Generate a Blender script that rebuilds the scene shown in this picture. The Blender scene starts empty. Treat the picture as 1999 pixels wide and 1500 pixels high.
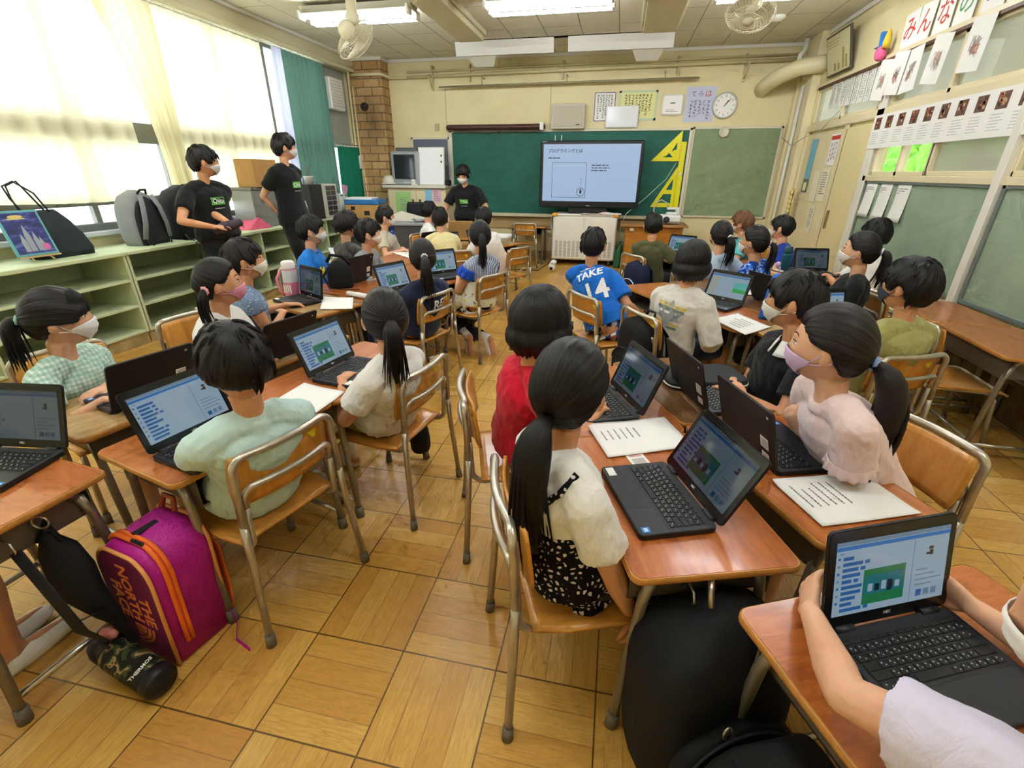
import bpy, bmesh, math, random
import numpy as np
from mathutils import Matrix, Vector
from mathutils.bvhtree import BVHTree
SC = bpy.context.scene
COL = SC.collection
pi = math.pi
rad = math.radians
RNG = random.Random(7)

# ------------------------------------------------------------------ materials
def lin(h):
    h = h.lstrip('#')
    o = []
    for i in (0, 2, 4):
        c = int(h[i:i+2], 16) / 255
        o.append(c / 12.92 if c <= .04045 else ((c + .055) / 1.055) ** 2.4)
    return (o[0], o[1], o[2], 1)

class NT:
    """tiny node-tree writer"""
    def __init__(s, name):
        s.m = bpy.data.materials.new(name)
        s.m.use_nodes = True
        s.t = s.m.node_tree
        s.b = s.t.nodes['Principled BSDF']
        s.out = s.t.nodes['Material Output']
    def n(s, typ, ins=None, **kw):
        nd = s.t.nodes.new(typ)
        for k, v in kw.items():
            setattr(nd, k, v)
        for k, v in (ins or {}).items():
            s.set(nd.inputs[k], v)
        return nd
    def set(s, sock, v):
        if isinstance(v, bpy.types.NodeSocket):
            s.t.links.new(v, sock)
        elif isinstance(v, bpy.types.Node):
            s.t.links.new(v.outputs[0], sock)
        else:
            sock.default_value = v
    def math(s, op, a, b=0.0, c=None):
        nd = s.n('ShaderNodeMath', operation=op)
        s.set(nd.inputs[0], a); s.set(nd.inputs[1], b)
        if c is not None: s.set(nd.inputs[2], c)
        return nd.outputs[0]
    def mix(s, f, a, b, blend='MIX'):
        nd = s.n('ShaderNodeMix', data_type='RGBA', blend_type=blend)
        s.set(nd.inputs[0], f); s.set(nd.inputs[6], a); s.set(nd.inputs[7], b)
        return nd.outputs[2]
    def fmix(s, f, a, b):
        nd = s.n('ShaderNodeMix', data_type='FLOAT')
        s.set(nd.inputs[0], f); s.set(nd.inputs[2], a); s.set(nd.inputs[3], b)
        return nd.outputs[0]
    def coord(s, kind='Object'):
        return s.n('ShaderNodeTexCoord').outputs[kind]
    def mapping(s, vec, scale=(1, 1, 1), rot=(0, 0, 0), loc=(0, 0, 0)):
        return s.n('ShaderNodeMapping', {'Vector': vec, 'Scale': scale, 'Rotation': rot, 'Location': loc}).outputs[0]
    def noise(s, vec, scale=5, detail=3, rough=.5, out=0, dist=0):
        return s.n('ShaderNodeTexNoise', {'Vector': vec, 'Scale': scale, 'Detail': detail, 'Roughness': rough, 'Distortion': dist}).outputs[out]
    def ramp(s, f, stops, interp='LINEAR'):
        nd = s.n('ShaderNodeValToRGB', {0: f})
        cr = nd.color_ramp; cr.interpolation = interp
        while len(cr.elements) < len(stops): cr.elements.new(.5)
        for e, (p, c) in zip(cr.elements, stops):
            e.position = p
            e.color = lin(c) if isinstance(c, str) else c
        return nd.outputs[0]
    def bump(s, h, strength=.2, dist=.01):
        s.set(s.b.inputs['Normal'], s.n('ShaderNodeBump', {'Height': h, 'Strength': strength, 'Distance': dist}))
    def base(s, col=None, rough=None, metal=None, spec=None, **kw):
        for k, v in (('Base Color', col), ('Roughness', rough), ('Metallic', metal), ('Specular IOR Level', spec)):
            if v is not None: s.set(s.b.inputs[k], v)
        for k, v in kw.items(): s.set(s.b.inputs[k], v)
        return s

MATS = {}
def mat(name, hexc, rough=.5, metal=0., spec=.4, var=.0, vscale=8, bump=0., bscale=40, trans=0., coat=0., emit=0.):
    if name in MATS: return MATS[name]
    t = NT(name)
    c = lin(hexc)
    t.base(c, rough, metal, spec)
    if var or bump:
        co = t.coord()
    if var:
        nz = t.noise(co, vscale, 4, .55)
        d = tuple(x * (1 - var) for x in c[:3]) + (1,)
        l = tuple(min(1, x * (1 + var)) for x in c[:3]) + (1,)
        t.set(t.b.inputs['Base Color'], t.ramp(nz, [(.3, d), (.7, l)]))
    if bump:
        t.bump(t.noise(co, bscale, 4, .6), bump, .004)
    if trans: t.set(t.b.inputs['Transmission Weight'], trans)
    if coat: t.set(t.b.inputs['Coat Weight'], coat); t.set(t.b.inputs['Coat Roughness'], .12)
    if emit:
        t.set(t.b.inputs['Emission Color'], c); t.set(t.b.inputs['Emission Strength'], emit)
    MATS[name] = t.m
    return t.m
def emat(name, hexc, s=1.0):
    if name in MATS: return MATS[name]
    t = NT(name); t.base((0.01, 0.01, 0.012, 1), .25, 0, .5)
    t.set(t.b.inputs['Emission Color'], lin(hexc)); t.set(t.b.inputs['Emission Strength'], s)
    MATS[name] = t.m; return t.m

# ------------------------------------------------------------------ mesh builder
def rotz(a): return Matrix.Rotation(a, 4, 'Z')
def T(x, y, z): return Matrix.Translation((x, y, z))
def basis(x, y, z, o=(0, 0, 0)):
    return Matrix(((x[0], y[0], z[0], o[0]), (x[1], y[1], z[1], o[1]), (x[2], y[2], z[2], o[2]), (0, 0, 0, 1)))
V3 = Vector

class MB:
    def __init__(s, M=None):
        s.v = []; s.f = []; s.mi = []; s.sm = []; s.uv = {}
        s.M = M.copy() if M else Matrix()
        s.cur = 0
    def add(s, verts, faces, smooth=False, mi=None, uvs=None):
        o = len(s.v)
        for p in verts: s.v.append(s.M @ V3(p))
        mi = s.cur if mi is None else mi
        for f in faces:
            if uvs is not None: s.uv[len(s.f)] = [uvs[i] for i in f]
            s.f.append([i + o for i in f]); s.mi.append(mi); s.sm.append(smooth)
        return o
    def box(s, x0, x1, y0, y1, z0, z1, b=0., mi=None):
        c = ((x0+x1)/2, (y0+y1)/2, (z0+z1)/2); h = (abs(x1-x0)/2, abs(y1-y0)/2, abs(z1-z0)/2)
        b = min(b, .48*2*min(h))
        if b <= 0:
            vs = [(c[0]+sx*h[0], c[1]+sy*h[1], c[2]+sz*h[2]) for sx in (-1, 1) for sy in (-1, 1) for sz in (-1, 1)]
            s.add(vs, [(0,1,3,2), (4,6,7,5), (0,4,5,1), (2,3,7,6), (0,2,6,4), (1,5,7,3)], False, mi); return
        vs = []; idx = {}
        for sx in (-1, 1):
            for sy in (-1, 1):
                for sz in (-1, 1):
                    sg = (sx, sy, sz)
                    for a in range(3):
                        idx[(sx, sy, sz, a)] = len(vs)
                        vs.append(tuple(c[k] + sg[k]*(h[k] if k == a else h[k]-b) for k in range(3)))
        fs = []
        for a in range(3):
            p, q = (a+1) % 3, (a+2) % 3
            for sa in (-1, 1):
                f = []
                for sp, sq in ((-1,-1), (1,-1), (1,1), (-1,1)):
                    g = [0,0,0]; g[a] = sa; g[p] = sp; g[q] = sq
                    f.append(idx[(*g, a)])
                fs.append(f if sa > 0 else f[::-1])
            for sp in (-1, 1):
                for sq in (-1, 1):
                    g0 = [0,0,0]; g0[p] = sp; g0[q] = sq
                    g0[a] = -1; A = tuple(g0); g0[a] = 1; B = tuple(g0)
                    f = [idx[(*A, p)], idx[(*B, p)], idx[(*B, q)], idx[(*A, q)]]
                    fs.append(f if sp*sq < 0 else f[::-1])
        for sx in (-1, 1):
            for sy in (-1, 1):
                for sz in (-1, 1):
                    f = [idx[(sx,sy,sz,a)] for a in range(3)]
                    fs.append(f if sx*sy*sz > 0 else f[::-1])
        s.add(vs, fs, False, mi)
    def obox(s, c, sx, sy, sz, R, b=0., mi=None):
        M0 = s.M; s.M = M0 @ T(*c) @ R
        s.box(-sx/2, sx/2, -sy/2, sy/2, -sz/2, sz/2, b, mi); s.M = M0
    def rings(s, rings, closed=True, cap0=True, cap1=True, smooth=True, mi=None, uv=False):
        n = len(rings[0]); vs = [p for r in rings for p in r]; fs = []; uvs = None
        for i in range(len(rings)-1):
            for j in range(n if closed else n-1):
                k = (j+1) % n
                fs.append((i*n+j, i*n+k, (i+1)*n+k, (i+1)*n+j))
        if uv:
            uvs = [(j/n, i/max(1, len(rings)-1)) for i in range(len(rings)) for j in range(n)]
        s.add(vs, fs, smooth, mi, uvs)
        o = len(s.v) - len(vs)
        if closed and cap0: s.f.append([o+j for j in range(n)][::-1]); s.mi.append(s.cur if mi is None else mi); s.sm.append(False)
        if closed and cap1: s.f.append([o+(len(rings)-1)*n+j for j in range(n)]); s.mi.append(s.cur if mi is None else mi); s.sm.append(False)
    def tube(s, pts, r, n=8, ref=None, round_ends=False, mi=None, flat=1.0, uv=False, cap=True):
        pts = [V3(p) for p in pts]
        rr = list(r) if hasattr(r, '__len__') else [r]*len(pts)
        rr = [x if hasattr(x, '__len__') else (x, x*flat) for x in rr]
        m = len(pts)
        tg = []
        for i in range(m):
            a = pts[max(0, i-1)]; b = pts[min(m-1, i+1)]
            d = b-a; tg.append(d.normalized() if d.length > 1e-9 else V3((0,0,1)))
        if ref is None:
            ref = V3((0,0,1)) if abs(tg[0].z) < .9 else V3((1,0,0))
        ref = V3(ref)
        rings = []
        def ring(c, t, u, a, b):
            w = t.cross(u)
            return [c + u*(a*math.cos(2*pi*k/n)) + w*(b*math.sin(2*pi*k/n)) for k in range(n)]
        u = (ref - tg[0]*ref.dot(tg[0])).normalized()
        us = [u]
        for i in range(1, m):
            u = u - tg[i]*u.dot(tg[i])
            u = u.normalized() if u.length > 1e-6 else us[-1]
            us.append(u)
        if round_ends:
            for q in (80, 50, 25):
                k = math.cos(rad(q)); e = math.sin(rad(q))
                rings.append(ring(pts[0]-tg[0]*min(rr[0])*e, tg[0], us[0], rr[0][0]*k, rr[0][1]*k))
        for i in range(m): rings.append(ring(pts[i], tg[i], us[i], *rr[i]))
        if round_ends:
            for q in (25, 50, 80):
                k = math.cos(rad(q)); e = math.sin(rad(q))
                rings.append(ring(pts[-1]+tg[-1]*min(rr[-1])*e, tg[-1], us[-1], rr[-1][0]*k, rr[-1][1]*k))
        s.rings(rings, True, cap, cap, True, mi, uv)
    def ell(s, c, rx, ry, rz, n=16, m=10, R=None, mi=None):
        c = V3(c); R = R or Matrix()
        rings = []
        for i in range(m+1):
            th = -pi/2 + pi*max(.012, min(.988, i/m))
            rings.append([c + R @ V3((rx*math.cos(th)*math.cos(2*pi*j/n), ry*math.cos(th)*math.sin(2*pi*j/n), rz*math.sin(th))) for j in range(n)])
        s.rings(rings, True, True, True, True, mi)
    def lathe(s, prof, n=20, c=(0,0,0), mi=None, R=None, cap0=True, cap1=True):
        c = V3(c); R = R or Matrix()
        s.rings([[c + R @ V3((r*math.cos(2*pi*j/n), r*math.sin(2*pi*j/n), z)) for j in range(n)] for r, z in prof], True, cap0, cap1, True, mi)
    def prism(s, poly, z0, z1, mi=None, smooth=False):
        n = len(poly)
        ar = sum(poly[i][0]*poly[(i+1) % n][1]-poly[(i+1) % n][0]*poly[i][1] for i in range(n))
        if ar < 0: poly = poly[::-1]
        vs = [(p[0], p[1], z0) for p in poly] + [(p[0], p[1], z1) for p in poly]
        fs = [tuple(range(n))[::-1], tuple(range(n, 2*n))] + [(i, (i+1) % n, n+(i+1) % n, n+i) for i in range(n)]
        s.add(vs, fs, smooth, mi)
    def quad(s, a, b, c, d, mi=None): s.add([a, b, c, d], [(0, 1, 2, 3)], False, mi)
    def grid(s, fn, nu, nv, smooth=True, mi=None, thick=0.0):
        P = [[V3(fn(i/nu, j/nv)) for i in range(nu+1)] for j in range(nv+1)]
        vs = [p for r in P for p in r]; W = nu+1
        fs = [(j*W+i, j*W+i+1, (j+1)*W+i+1, (j+1)*W+i) for j in range(nv) for i in range(nu)]
        uvs = [(i/nu, j/nv) for j in range(nv+1) for i in range(nu+1)]
        if thick:
            N = []
            for j in range(nv+1):
                for i in range(nu+1):
                    du = P[j][min(nu, i+1)]-P[j][max(0, i-1)]; dv = P[min(nv, j+1)][i]-P[max(0, j-1)][i]
                    q = du.cross(dv); N.append(q.normalized() if q.length > 1e-12 else V3((0,0,1)))
            n0 = len(vs)
            vs = vs + [p - q*thick for p, q in zip(vs, N)]
            uvs = uvs+uvs
            fs2 = [tuple(k+n0 for k in f[::-1]) for f in fs]
            edge = [i for i in range(W)] + [j*W+nu for j in range(1, nv+1)] + [nv*W+i for i in range(nu-1, -1, -1)] + [j*W for j in range(nv-1, 0, -1)]
            fs3 = [(edge[(k+1) % len(edge)], edge[k], edge[k]+n0, edge[(k+1) % len(edge)]+n0) for k in range(len(edge))]
            fs = fs+fs2+fs3
        s.add(vs, fs, smooth, mi, uvs)
    def text(s, txt, size, M, depth=.0008, mi=None, align='CENTER', bold=0., sx=1.0, sub=0.0):
        cu = bpy.data.curves.new('t', 'FONT'); cu.body = txt; cu.size = size; cu.align_x = align; cu.align_y = 'CENTER'
        cu.extrude = depth/2; cu.resolution_u = 2; cu.offset = bold
        o = bpy.data.objects.new('t', cu); COL.objects.link(o)
        dg = bpy.context.evaluated_depsgraph_get()
        me = bpy.data.meshes.new_from_object(o.evaluated_get(dg))
        vs = [tuple(M @ V3((v.co.x*sx, v.co.y, v.co.z))) for v in me.vertices]
        fs = [tuple(p.vertices) for p in me.polygons]
        s.add(vs, fs, False, mi)
        bpy.data.objects.remove(o); bpy.data.curves.remove(cu); bpy.data.meshes.remove(me)
    def mesh(s, name, mats):
        me = bpy.data.meshes.new(name)
        me.from_pydata([tuple(v) for v in s.v], [], s.f)
        if not isinstance(mats, (list, tuple)): mats = [mats]
        for m in mats: me.materials.append(m)
        me.polygons.foreach_set('material_index', s.mi)
        me.polygons.foreach_set('use_smooth', s.sm)
        if s.uv:
            ul = me.uv_layers.new(name='UVMap')
            for p in me.polygons:
                u = s.uv.get(p.index)
                if u:
                    for k, li in enumerate(p.loop_indices): ul.data[li].uv = u[k]
        me.update()
        return me
    def build(s, name, mats, parent=None, loc=None):
        o = bpy.data.objects.new(name, s.mesh(name, mats)); COL.objects.link(o)
        if parent is not None: o.parent = parent
        if loc is not None: o.location = loc
        return o

def tag(o, label=None, cat=None, group=None, kind=None):
    if label: o['label'] = label
    if cat: o['category'] = cat
    if group: o['group'] = group
    if kind: o['kind'] = kind
    return o
def empty(name, loc, rz=0., label=None, cat=None, group=None, M=None):
    o = bpy.data.objects.new(name, None); COL.objects.link(o); o.empty_display_size = .05
    if M is not None: o.matrix_world = M
    else:
        o.location = loc; o.rotation_euler = (0, 0, rz)
    return tag(o, label, cat, group)
def kids(o): return [c for c in bpy.data.objects if c.parent == o]
CH = {}
def copy_tree(root, loc, rz=0., label=None, group=None):
    r = root.copy(); COL.objects.link(r); r.location = loc; r.rotation_euler = (0, 0, rz)
    if label: r['label'] = label
    if group: r['group'] = group
    def rec(src, dst):
        if src.name not in CH: CH[src.name] = kids(src)
        for c in CH[src.name]:
            d = c.copy(); COL.objects.link(d); d.parent = dst; d.matrix_parent_inverse = c.matrix_parent_inverse
            rec(c, d)
    rec(root, r)
    return r
def struct(o): o['kind'] = 'structure'; return o

# camera frame of the photograph (used only to place things in the room)
FPX = 911.5; CAMH = 1.3816
_p, _y, _r = rad(24.417), rad(11.819), rad(.312)
_F = V3((-math.sin(_y)*math.cos(_p), math.cos(_y)*math.cos(_p), -math.sin(_p)))
_R0 = V3((math.cos(_y), math.sin(_y), 0)); _U0 = _R0.cross(_F)
_R = _R0*math.cos(_r)+_U0*math.sin(_r); _U = _U0*math.cos(_r)-_R0*math.sin(_r)
CAM = V3((0, 0, CAMH))
def ray(x, y): return _F + _R*((x-999.5)/FPX) - _U*((y-750)/FPX)
def uz(x, y, z): d = ray(x, y); return CAM + d*((z-CAMH)/d.z)
def uy(x, y, Y): d = ray(x, y); return CAM + d*(Y/d.y)
def ux(x, y, X): d = ray(x, y); return CAM + d*(X/d.x)
WORLD_STR = 2.8; EXPO = 1.0; TUBE_STR = 28.0
# ================================================================== the room
XL, XR, YB, YF, ZC = -4.4, 2.4, -1.6, 8.3, 3.0

def floor_mat():
    t = NT('parquet')
    co = t.coord('Object')
    sp = t.n('ShaderNodeSeparateXYZ', {0: co})
    gx = t.math('ADD', t.math('DIVIDE', sp.outputs[0], .3), 2.779 + 40)
    gy = t.math('ADD', t.math('DIVIDE', sp.outputs[1], .3), -2.0127 + 40)
    cx = t.math('FLOOR', gx); cy = t.math('FLOOR', gy)
    fx = t.math('FRACT', gx); fy = t.math('FRACT', gy)
    par = t.math('MODULO', t.math('ADD', cx, cy), 2)          # 0: strips along x, 1: along y
    across = t.fmix(par, fy, fx); along = t.fmix(par, fx, fy)
    s4 = t.math('MULTIPLY', across, 4); sid = t.math('FLOOR', s4); sf = t.math('FRACT', s4)
    seed = t.n('ShaderNodeCombineXYZ', {0: cx, 1: cy, 2: sid})
    wn = t.n('ShaderNodeTexWhiteNoise', {0: seed}, noise_dimensions='3D')
    r = wn.outputs[0]
    wb = t.n('ShaderNodeTexWhiteNoise', {0: t.n('ShaderNodeCombineXYZ', {0: cx, 1: cy, 2: 9.0})}, noise_dimensions='3D')
    gv = t.n('ShaderNodeCombineXYZ', {0: t.math('MULTIPLY', along, 2.2), 1: t.math('MULTIPLY', across, 26.0), 2: t.math('MULTIPLY', r, 50.0)})
    grain = t.noise(gv, 2.0, 5, .6, 0, 1.2)
    tone = t.math('ADD', t.math('MULTIPLY', r, .6), t.math('MULTIPLY', wb.outputs[0], .4))
    c1 = t.ramp(tone, [(.1, '#c99342'), (.45, '#d6a650'), (.75, '#deb15a'), (1, '#e6be6e')])
    c2 = t.mix(t.math('MULTIPLY', t.ramp(grain, [(.35, '#ffffff'), (.62, '#000000')]), .42), c1, lin('#9c6a28'))
    wear = t.noise(co, 1.1, 4, .6)
    c3 = t.mix(t.math('MULTIPLY', t.ramp(wear, [(.42, '#000000'), (.75, '#ffffff')]), .35), c2, lin('#a8742e'))
    d1 = t.math('MINIMUM', t.math('MINIMUM', fx, t.math('SUBTRACT', 1, fx)), t.math('MINIMUM', fy, t.math('SUBTRACT', 1, fy)))
    blk = t.math('LESS_THAN', d1, .008)
    d2 = t.math('MINIMUM', sf, t.math('SUBTRACT', 1, sf))
    stp = t.math('MULTIPLY', t.math('LESS_THAN', d2, .02), .45)
    ln = t.math('MAXIMUM', blk, stp)
    t.base(t.mix(t.math('MULTIPLY', ln, .8), c3, lin('#3a220c')), t.fmix(wear, .2, .42), 0, .5)
    t.bump(t.math('SUBTRACT', t.math('MULTIPLY', grain, .15), ln), .25, .002)
    return t.m

def ceiling_mat():
    t = NT('ceiling_board')
    co = t.coord('Object')
    br = t.n('ShaderNodeTexBrick', {'Vector': t.mapping(co, (1, 1, 1), (0, 0, rad(90)), (.05, .17, 0)), 'Scale': 1.0, 'Mortar Size': .0055, 'Mortar Smooth': .3, 'Brick Width': .92, 'Row Height': .46,
             'Color1': lin('#f0eddc'), 'Color2': lin('#e8e5d3'), 'Mortar': lin('#7c7660')}, offset=.5)
    nz = t.noise(co, 60, 3, .6)
    t.base(t.mix(.12, br.outputs[0], t.ramp(nz, [(.4, '#a8a48c'), (.6, '#f0eee0')])), .9, 0, .2)
    return t.m

def brick_mat():
    t = NT('brick_chimney')
    co = t.coord('Object')
    sp = t.n('ShaderNodeSeparateXYZ', {0: co})
    v = t.n('ShaderNodeCombineXYZ', {0: t.math('ADD', sp.outputs[0], sp.outputs[1]), 1: sp.outputs[2], 2: 0.0})
    br = t.n('ShaderNodeTexBrick', {'Vector': v, 'Scale': 1.0, 'Mortar Size': .009, 'Mortar Smooth': .1, 'Bias': 0.0, 'Brick Width': .27, 'Row Height': .118,
             'Color1': lin('#d8b47c'), 'Color2': lin('#c0925c'), 'Mortar': lin('#7a6248')}, offset=.5)
    nz = t.noise(v, 14, 4, .6)
    c = t.mix(.22, br.outputs[0], t.ramp(nz, [(.3, '#8b6a44'), (.7, '#e0c494')]))
    d = t.n('ShaderNodeVectorMath', {0: co, 1: (-4.02, 8.03, 2.15)}, operation='SUBTRACT')
    d = t.n('ShaderNodeVectorMath', {0: d.outputs[0], 1: (1.0, 1.0, .62)}, operation='MULTIPLY')
    ln = t.n('ShaderNodeVectorMath', {0: d.outputs[0]}, operation='LENGTH').outputs['Value']
    soot = t.math('MULTIPLY', t.math('SMOOTH_MIN', 1.0, t.math('MAXIMUM', t.math('SUBTRACT', 1.0, t.math('DIVIDE', ln, .42)), 0.0), .1), .7)
    t.base(t.mix(soot, c, lin('#15110d')), .85, 0, .2)
    t.bump(t.math('SUBTRACT', t.math('MULTIPLY', nz, .3), br.outputs[1]), .6, .006)
    return t.m

def plaster(name, hexc, stain='#b9a468', amt=.25):
    if name in MATS: return MATS[name]
    t = NT(name); co = t.coord('Object')
    a = t.noise(co, 1.6, 5, .6); b = t.noise(co, 70, 2, .5)
    c = t.mix(t.math('MULTIPLY', t.ramp(a, [(.45, '#000000'), (.8, '#ffffff')]), amt), lin(hexc), lin(stain))
    t.base(c, .6, 0, .35); t.bump(b, .08, .002)
    MATS[name] = t.m; return t.m

def curtain_mat(name, hexc, tr=.5, thin=0.0):
    t = NT(name); co = t.coord('Object')
    c = lin(hexc)
    wv = t.noise(t.mapping(co, (300, 300, 300)), 1.0, 1, .5)
    d = t.n('ShaderNodeBsdfDiffuse', {0: c}); l = t.n('ShaderNodeBsdfTranslucent', {0: c})
    m = t.n('ShaderNodeMixShader', {0: tr, 1: d.outputs[0], 2: l.outputs[0]})
    if thin:
        tp = t.n('ShaderNodeBsdfTransparent', {0: (1, 1, 1, 1)})
        m = t.n('ShaderNodeMixShader', {0: thin, 1: m.outputs[0], 2: tp.outputs[0]})
    t.t.links.new(m.outputs[0], t.out.inputs[0])
    return t.m

def thin_glass(name, hexc='#ffffff', k=.06, frost=0., fc='#c9c9c2'):
    t = NT(name)
    tp = t.n('ShaderNodeBsdfTransparent', {0: lin(hexc)}); g = t.n('ShaderNodeBsdfGlossy', {0: (1, 1, 1, 1), 1: .03})
    m = t.n('ShaderNodeMixShader', {0: k, 1: tp.outputs[0], 2: g.outputs[0]})
    if frost:
        l = t.n('ShaderNodeBsdfTranslucent', {0: lin(fc)}); d = t.n('ShaderNodeBsdfDiffuse', {0: lin(fc)})
        f = t.n('ShaderNodeMixShader', {0: .5, 1: l.outputs[0], 2: d.outputs[0]})
        m = t.n('ShaderNodeMixShader', {0: frost, 1: m.outputs[0], 2: f.outputs[0]})
    t.t.links.new(m.outputs[0], t.out.inputs[0])
    return t.m

CREAM = plaster('cream_wall', '#e8dcae')
CREAM2 = mat('cream_paint', '#e9ddb6', .45, 0, .4, .05, 5)
BEAMM = plaster('beam_paint', '#ddd6b4', '#b5a87c', .12)
WHITE = mat('white_paint', '#ecebe4', .4)
OFFW = mat('off_white', '#dcd9cc', .45)
GREYF = mat('grey_alu', '#8b8d88', .4, .6)
DARKW = mat('dark_wood_rail', '#5b3d28', .5, 0, .4, .15, 12)
BLACK = mat('black_plastic', '#101113', .45)
STEEL = mat('steel', '#b9b6ac', .28, .9)
PAPER = mat('paper', '#f3f2ee', .8, 0, .2)
INK = mat('ink_black', '#1a1a1c', .6)
TXT = mat('print_grey', '#77777a', .7)

def simple(name, mats, fn, parent=None, **tg):
    m = MB(); fn(m); o = m.build(name, mats, parent)
    if tg: tag(o, **tg)
    return o

# floor / ceiling
struct(simple('floor', floor_mat(), lambda m: m.box(XL-.1, XR+.1, YB-.1, YF+.1, -.12, 0)))
struct(simple('ceiling', ceiling_mat(), lambda m: m.box(XL-.3, XR+.1, YB-.1, YF+.1, ZC, ZC+.1)))
# front wall, split by a lower darker dado
struct(simple('wall_front', CREAM, lambda m: m.box(XL-.3, XR+.1, YF, YF+.12, 0, ZC)))
struct(simple('wall_back', CREAM, lambda m: m.box(XL-.3, XR+.1, YB-.12, YB, 0, ZC)))
struct(simple('trim_1', WHITE, lambda m: (m.box(XL, XR, YF-.025, YF, 2.955, ZC, .008), m.box(XR-.03, XR, YB, YF, 2.955, ZC, .008), m.box(XL, XL+.18, YB, YF, 2.965, ZC, .006))))
struct(simple('baseboard_front', mat('worn_baseboard', '#a98f5e', .7, 0, .3, .35, 9), lambda m: m.box(-2.2, 2.3, YF-.02, YF, 0, .14, .004)))
# beams
for k, (x0, x1) in enumerate(((-2.17, -1.85), (.11, .49))):
    o = struct(simple('trim_%d' % (k+2), BEAMM, lambda m: (m.box(x0, x1, YB, 6.98, 2.895, ZC+.01, .006), m.box(x0-.035, x0, YB, 6.98, 2.955, ZC+.01, .01), m.box(x1, x1+.035, YB, 6.98, 2.955, ZC+.01, .01))))
# left wall: sill wall, header, piers
def lw(m):
    m.box(XL-.12, XL, YB, YF, 0, .86); m.box(XL-.12, XL, YB, YF, 2.8, ZC)
    m.box(XL-.12, XL, 8.02, YF, .9, 2.8); m.box(XL-.12, XL, YB, YB+.3, .9, 2.8); m.box(XL-.12, XL+.02, 7.22, 7.3, 1.72, 2.8)
struct(simple('wall_left', CREAM, lw))
struct(simple('trim_4', BEAMM, lambda m: (m.box(XL, XL+.13, YB, YF, 2.84, ZC, .006), m.box(XL, XL+.15, YB, YF, 2.795, 2.842, .006))))
struct(simple('trim_5', mat('sill_white', '#d8e0e6', .35), lambda m: m.box(XL-.12, XL+.06, YB, YF, .86, .9, .006)))
GLASS = thin_glass('window_glass')
# windows along the left wall
edges = [-1.3, .9, 2.6, 4.33, 6.05, 7.22]
for k in range(5):
    y0, y1 = edges[k], edges[k+1]
    w = struct(empty('window_%d' % (k+1), (XL-.06, (y0+y1)/2, .9)))
    m = MB(T(-(XL-.06), -(y0+y1)/2, -.9))
    for z in (.9, 1.10, 1.61, 2.76): m.box(XL-.06, XL+.005, y0, y1, z, z+(.17 if z == 1.61 else .06), .006)
    for y in (y0, y1-.05, (y0+y1)/2-.025): m.box(XL-.055, XL-.0, y, y+.05, .9, 2.8, .006)
    m.build('window_frame', mat('alu_frame', '#7d8078', .4, .3), w)
    m = MB(T(-(XL-.06), -(y0+y1)/2, -.9)); m.box(XL-.063, XL-.057, y0+.02, y1-.02, .92, 2.78); m.build('window_pane', GLASS, w)
# unseen pale ground outside, added to bounce white light
struct(simple('ground_bounce', mat('bounce_ground', '#d8dcd8', .9), lambda m: m.box(-40, XL-.13, -30, 40, -3.3, -3.2)))
# wall panel with a ventilator near the front
struct(simple('trim_6', mat('grey_panel', '#a9aaa0', .6), lambda m: (m.box(XL-.1, XL-.04, 7.3, 8.03, 1.78, 2.8), m.box(XL-.1, XL-.02, 7.22, 8.03, 1.72, 1.8, .005))))
v = empty('ventilator', (XL, 7.58, 2.2), 0, 'white louvred ventilator box set high in the grey panel beside the green curtain', 'ventilator')
m = MB(); m.box(-.03, .07, -.19, .19, .04, .46, .012); m.build('housing', WHITE, v)
m = MB()
for k in range(9): m.box(.07, .078, -.16, .16, .085+.04*k, .105+.04*k, .003)
m.build('louvre', OFFW, v)

# brick chimney pillar
struct(simple('pillar_brick', brick_mat(), lambda m: m.box(-4.4, -3.80, 8.03, 8.3, 0, ZC)))
struct(simple('trim_7', WHITE, lambda m: m.box(-4.4, -3.77, 8.0, 8.3, 2.95, ZC, .008)))
m = MB(); m.lathe([(.06, 0), (.06, .03), (.05, .045), (.0, .045)], 20, (0, 0, 0), None, Matrix.Rotation(rad(90), 4, 'X'))
tag(m.build('flue_cap', mat('sooty_metal', '#2a2420', .7), None, (-4.13, 8.028, 2.33)), 'round sooty flue cap on the brick chimney pillar', 'flue cap')

# front right column, right wall
struct(simple('pillar_front', CREAM2, lambda m: (m.box(2.3, XR, 7.72, YF, 0, ZC, .004), m.box(2.27, 2.33, 8.18, YF, 0, ZC, .004))))
def rw(m):
    m.box(XR, XR+.1, YB, YF, 2.4, ZC)                    # above transoms
    m.box(XR, XR+.1, 7.7, YF, 0, 2.4)
    m.box(XR+.03, XR+.1, 5.72, 7.7, 1.84, 1.95)
    m.box(XR, XR+.1, -.5, 5.66, .56, 1.34)
    m.box(XR, XR+.1, -.5, 5.66, 1.66, 1.95)
    m.box(XR, XR+.1, -.5, 5.66, 0, .29)
    m.box(XR, XR+.1, -.5, 1.9, .29, .56)
    m.box(XR, XR+.1, YB, -.5, 0, 2.4)
    m.box(XR, XR+.1, 5.66, 5.72, 0, 2.4)
struct(simple('wall_right', CREAM, rw))
WOODR = mat('trim_paint', '#e6d8b4', .4, 0, .4)
struct(simple('trim_8', WOODR, lambda m: (m.box(XR-.03, XR+.02, -.6, 7.7, 2.36, 2.41, .004), m.box(XR-.03, XR+.02, -.6, 7.72, 1.88, 1.95, .004), m.box(XR-.03, XR+.02, -.6, 5.72, 1.32, 1.37, .004))))
struct(simple('trim_9', DARKW, lambda m: m.box(XR-.04, XR-.01, .3, 7.6, 2.345, 2.372, .003)))
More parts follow.
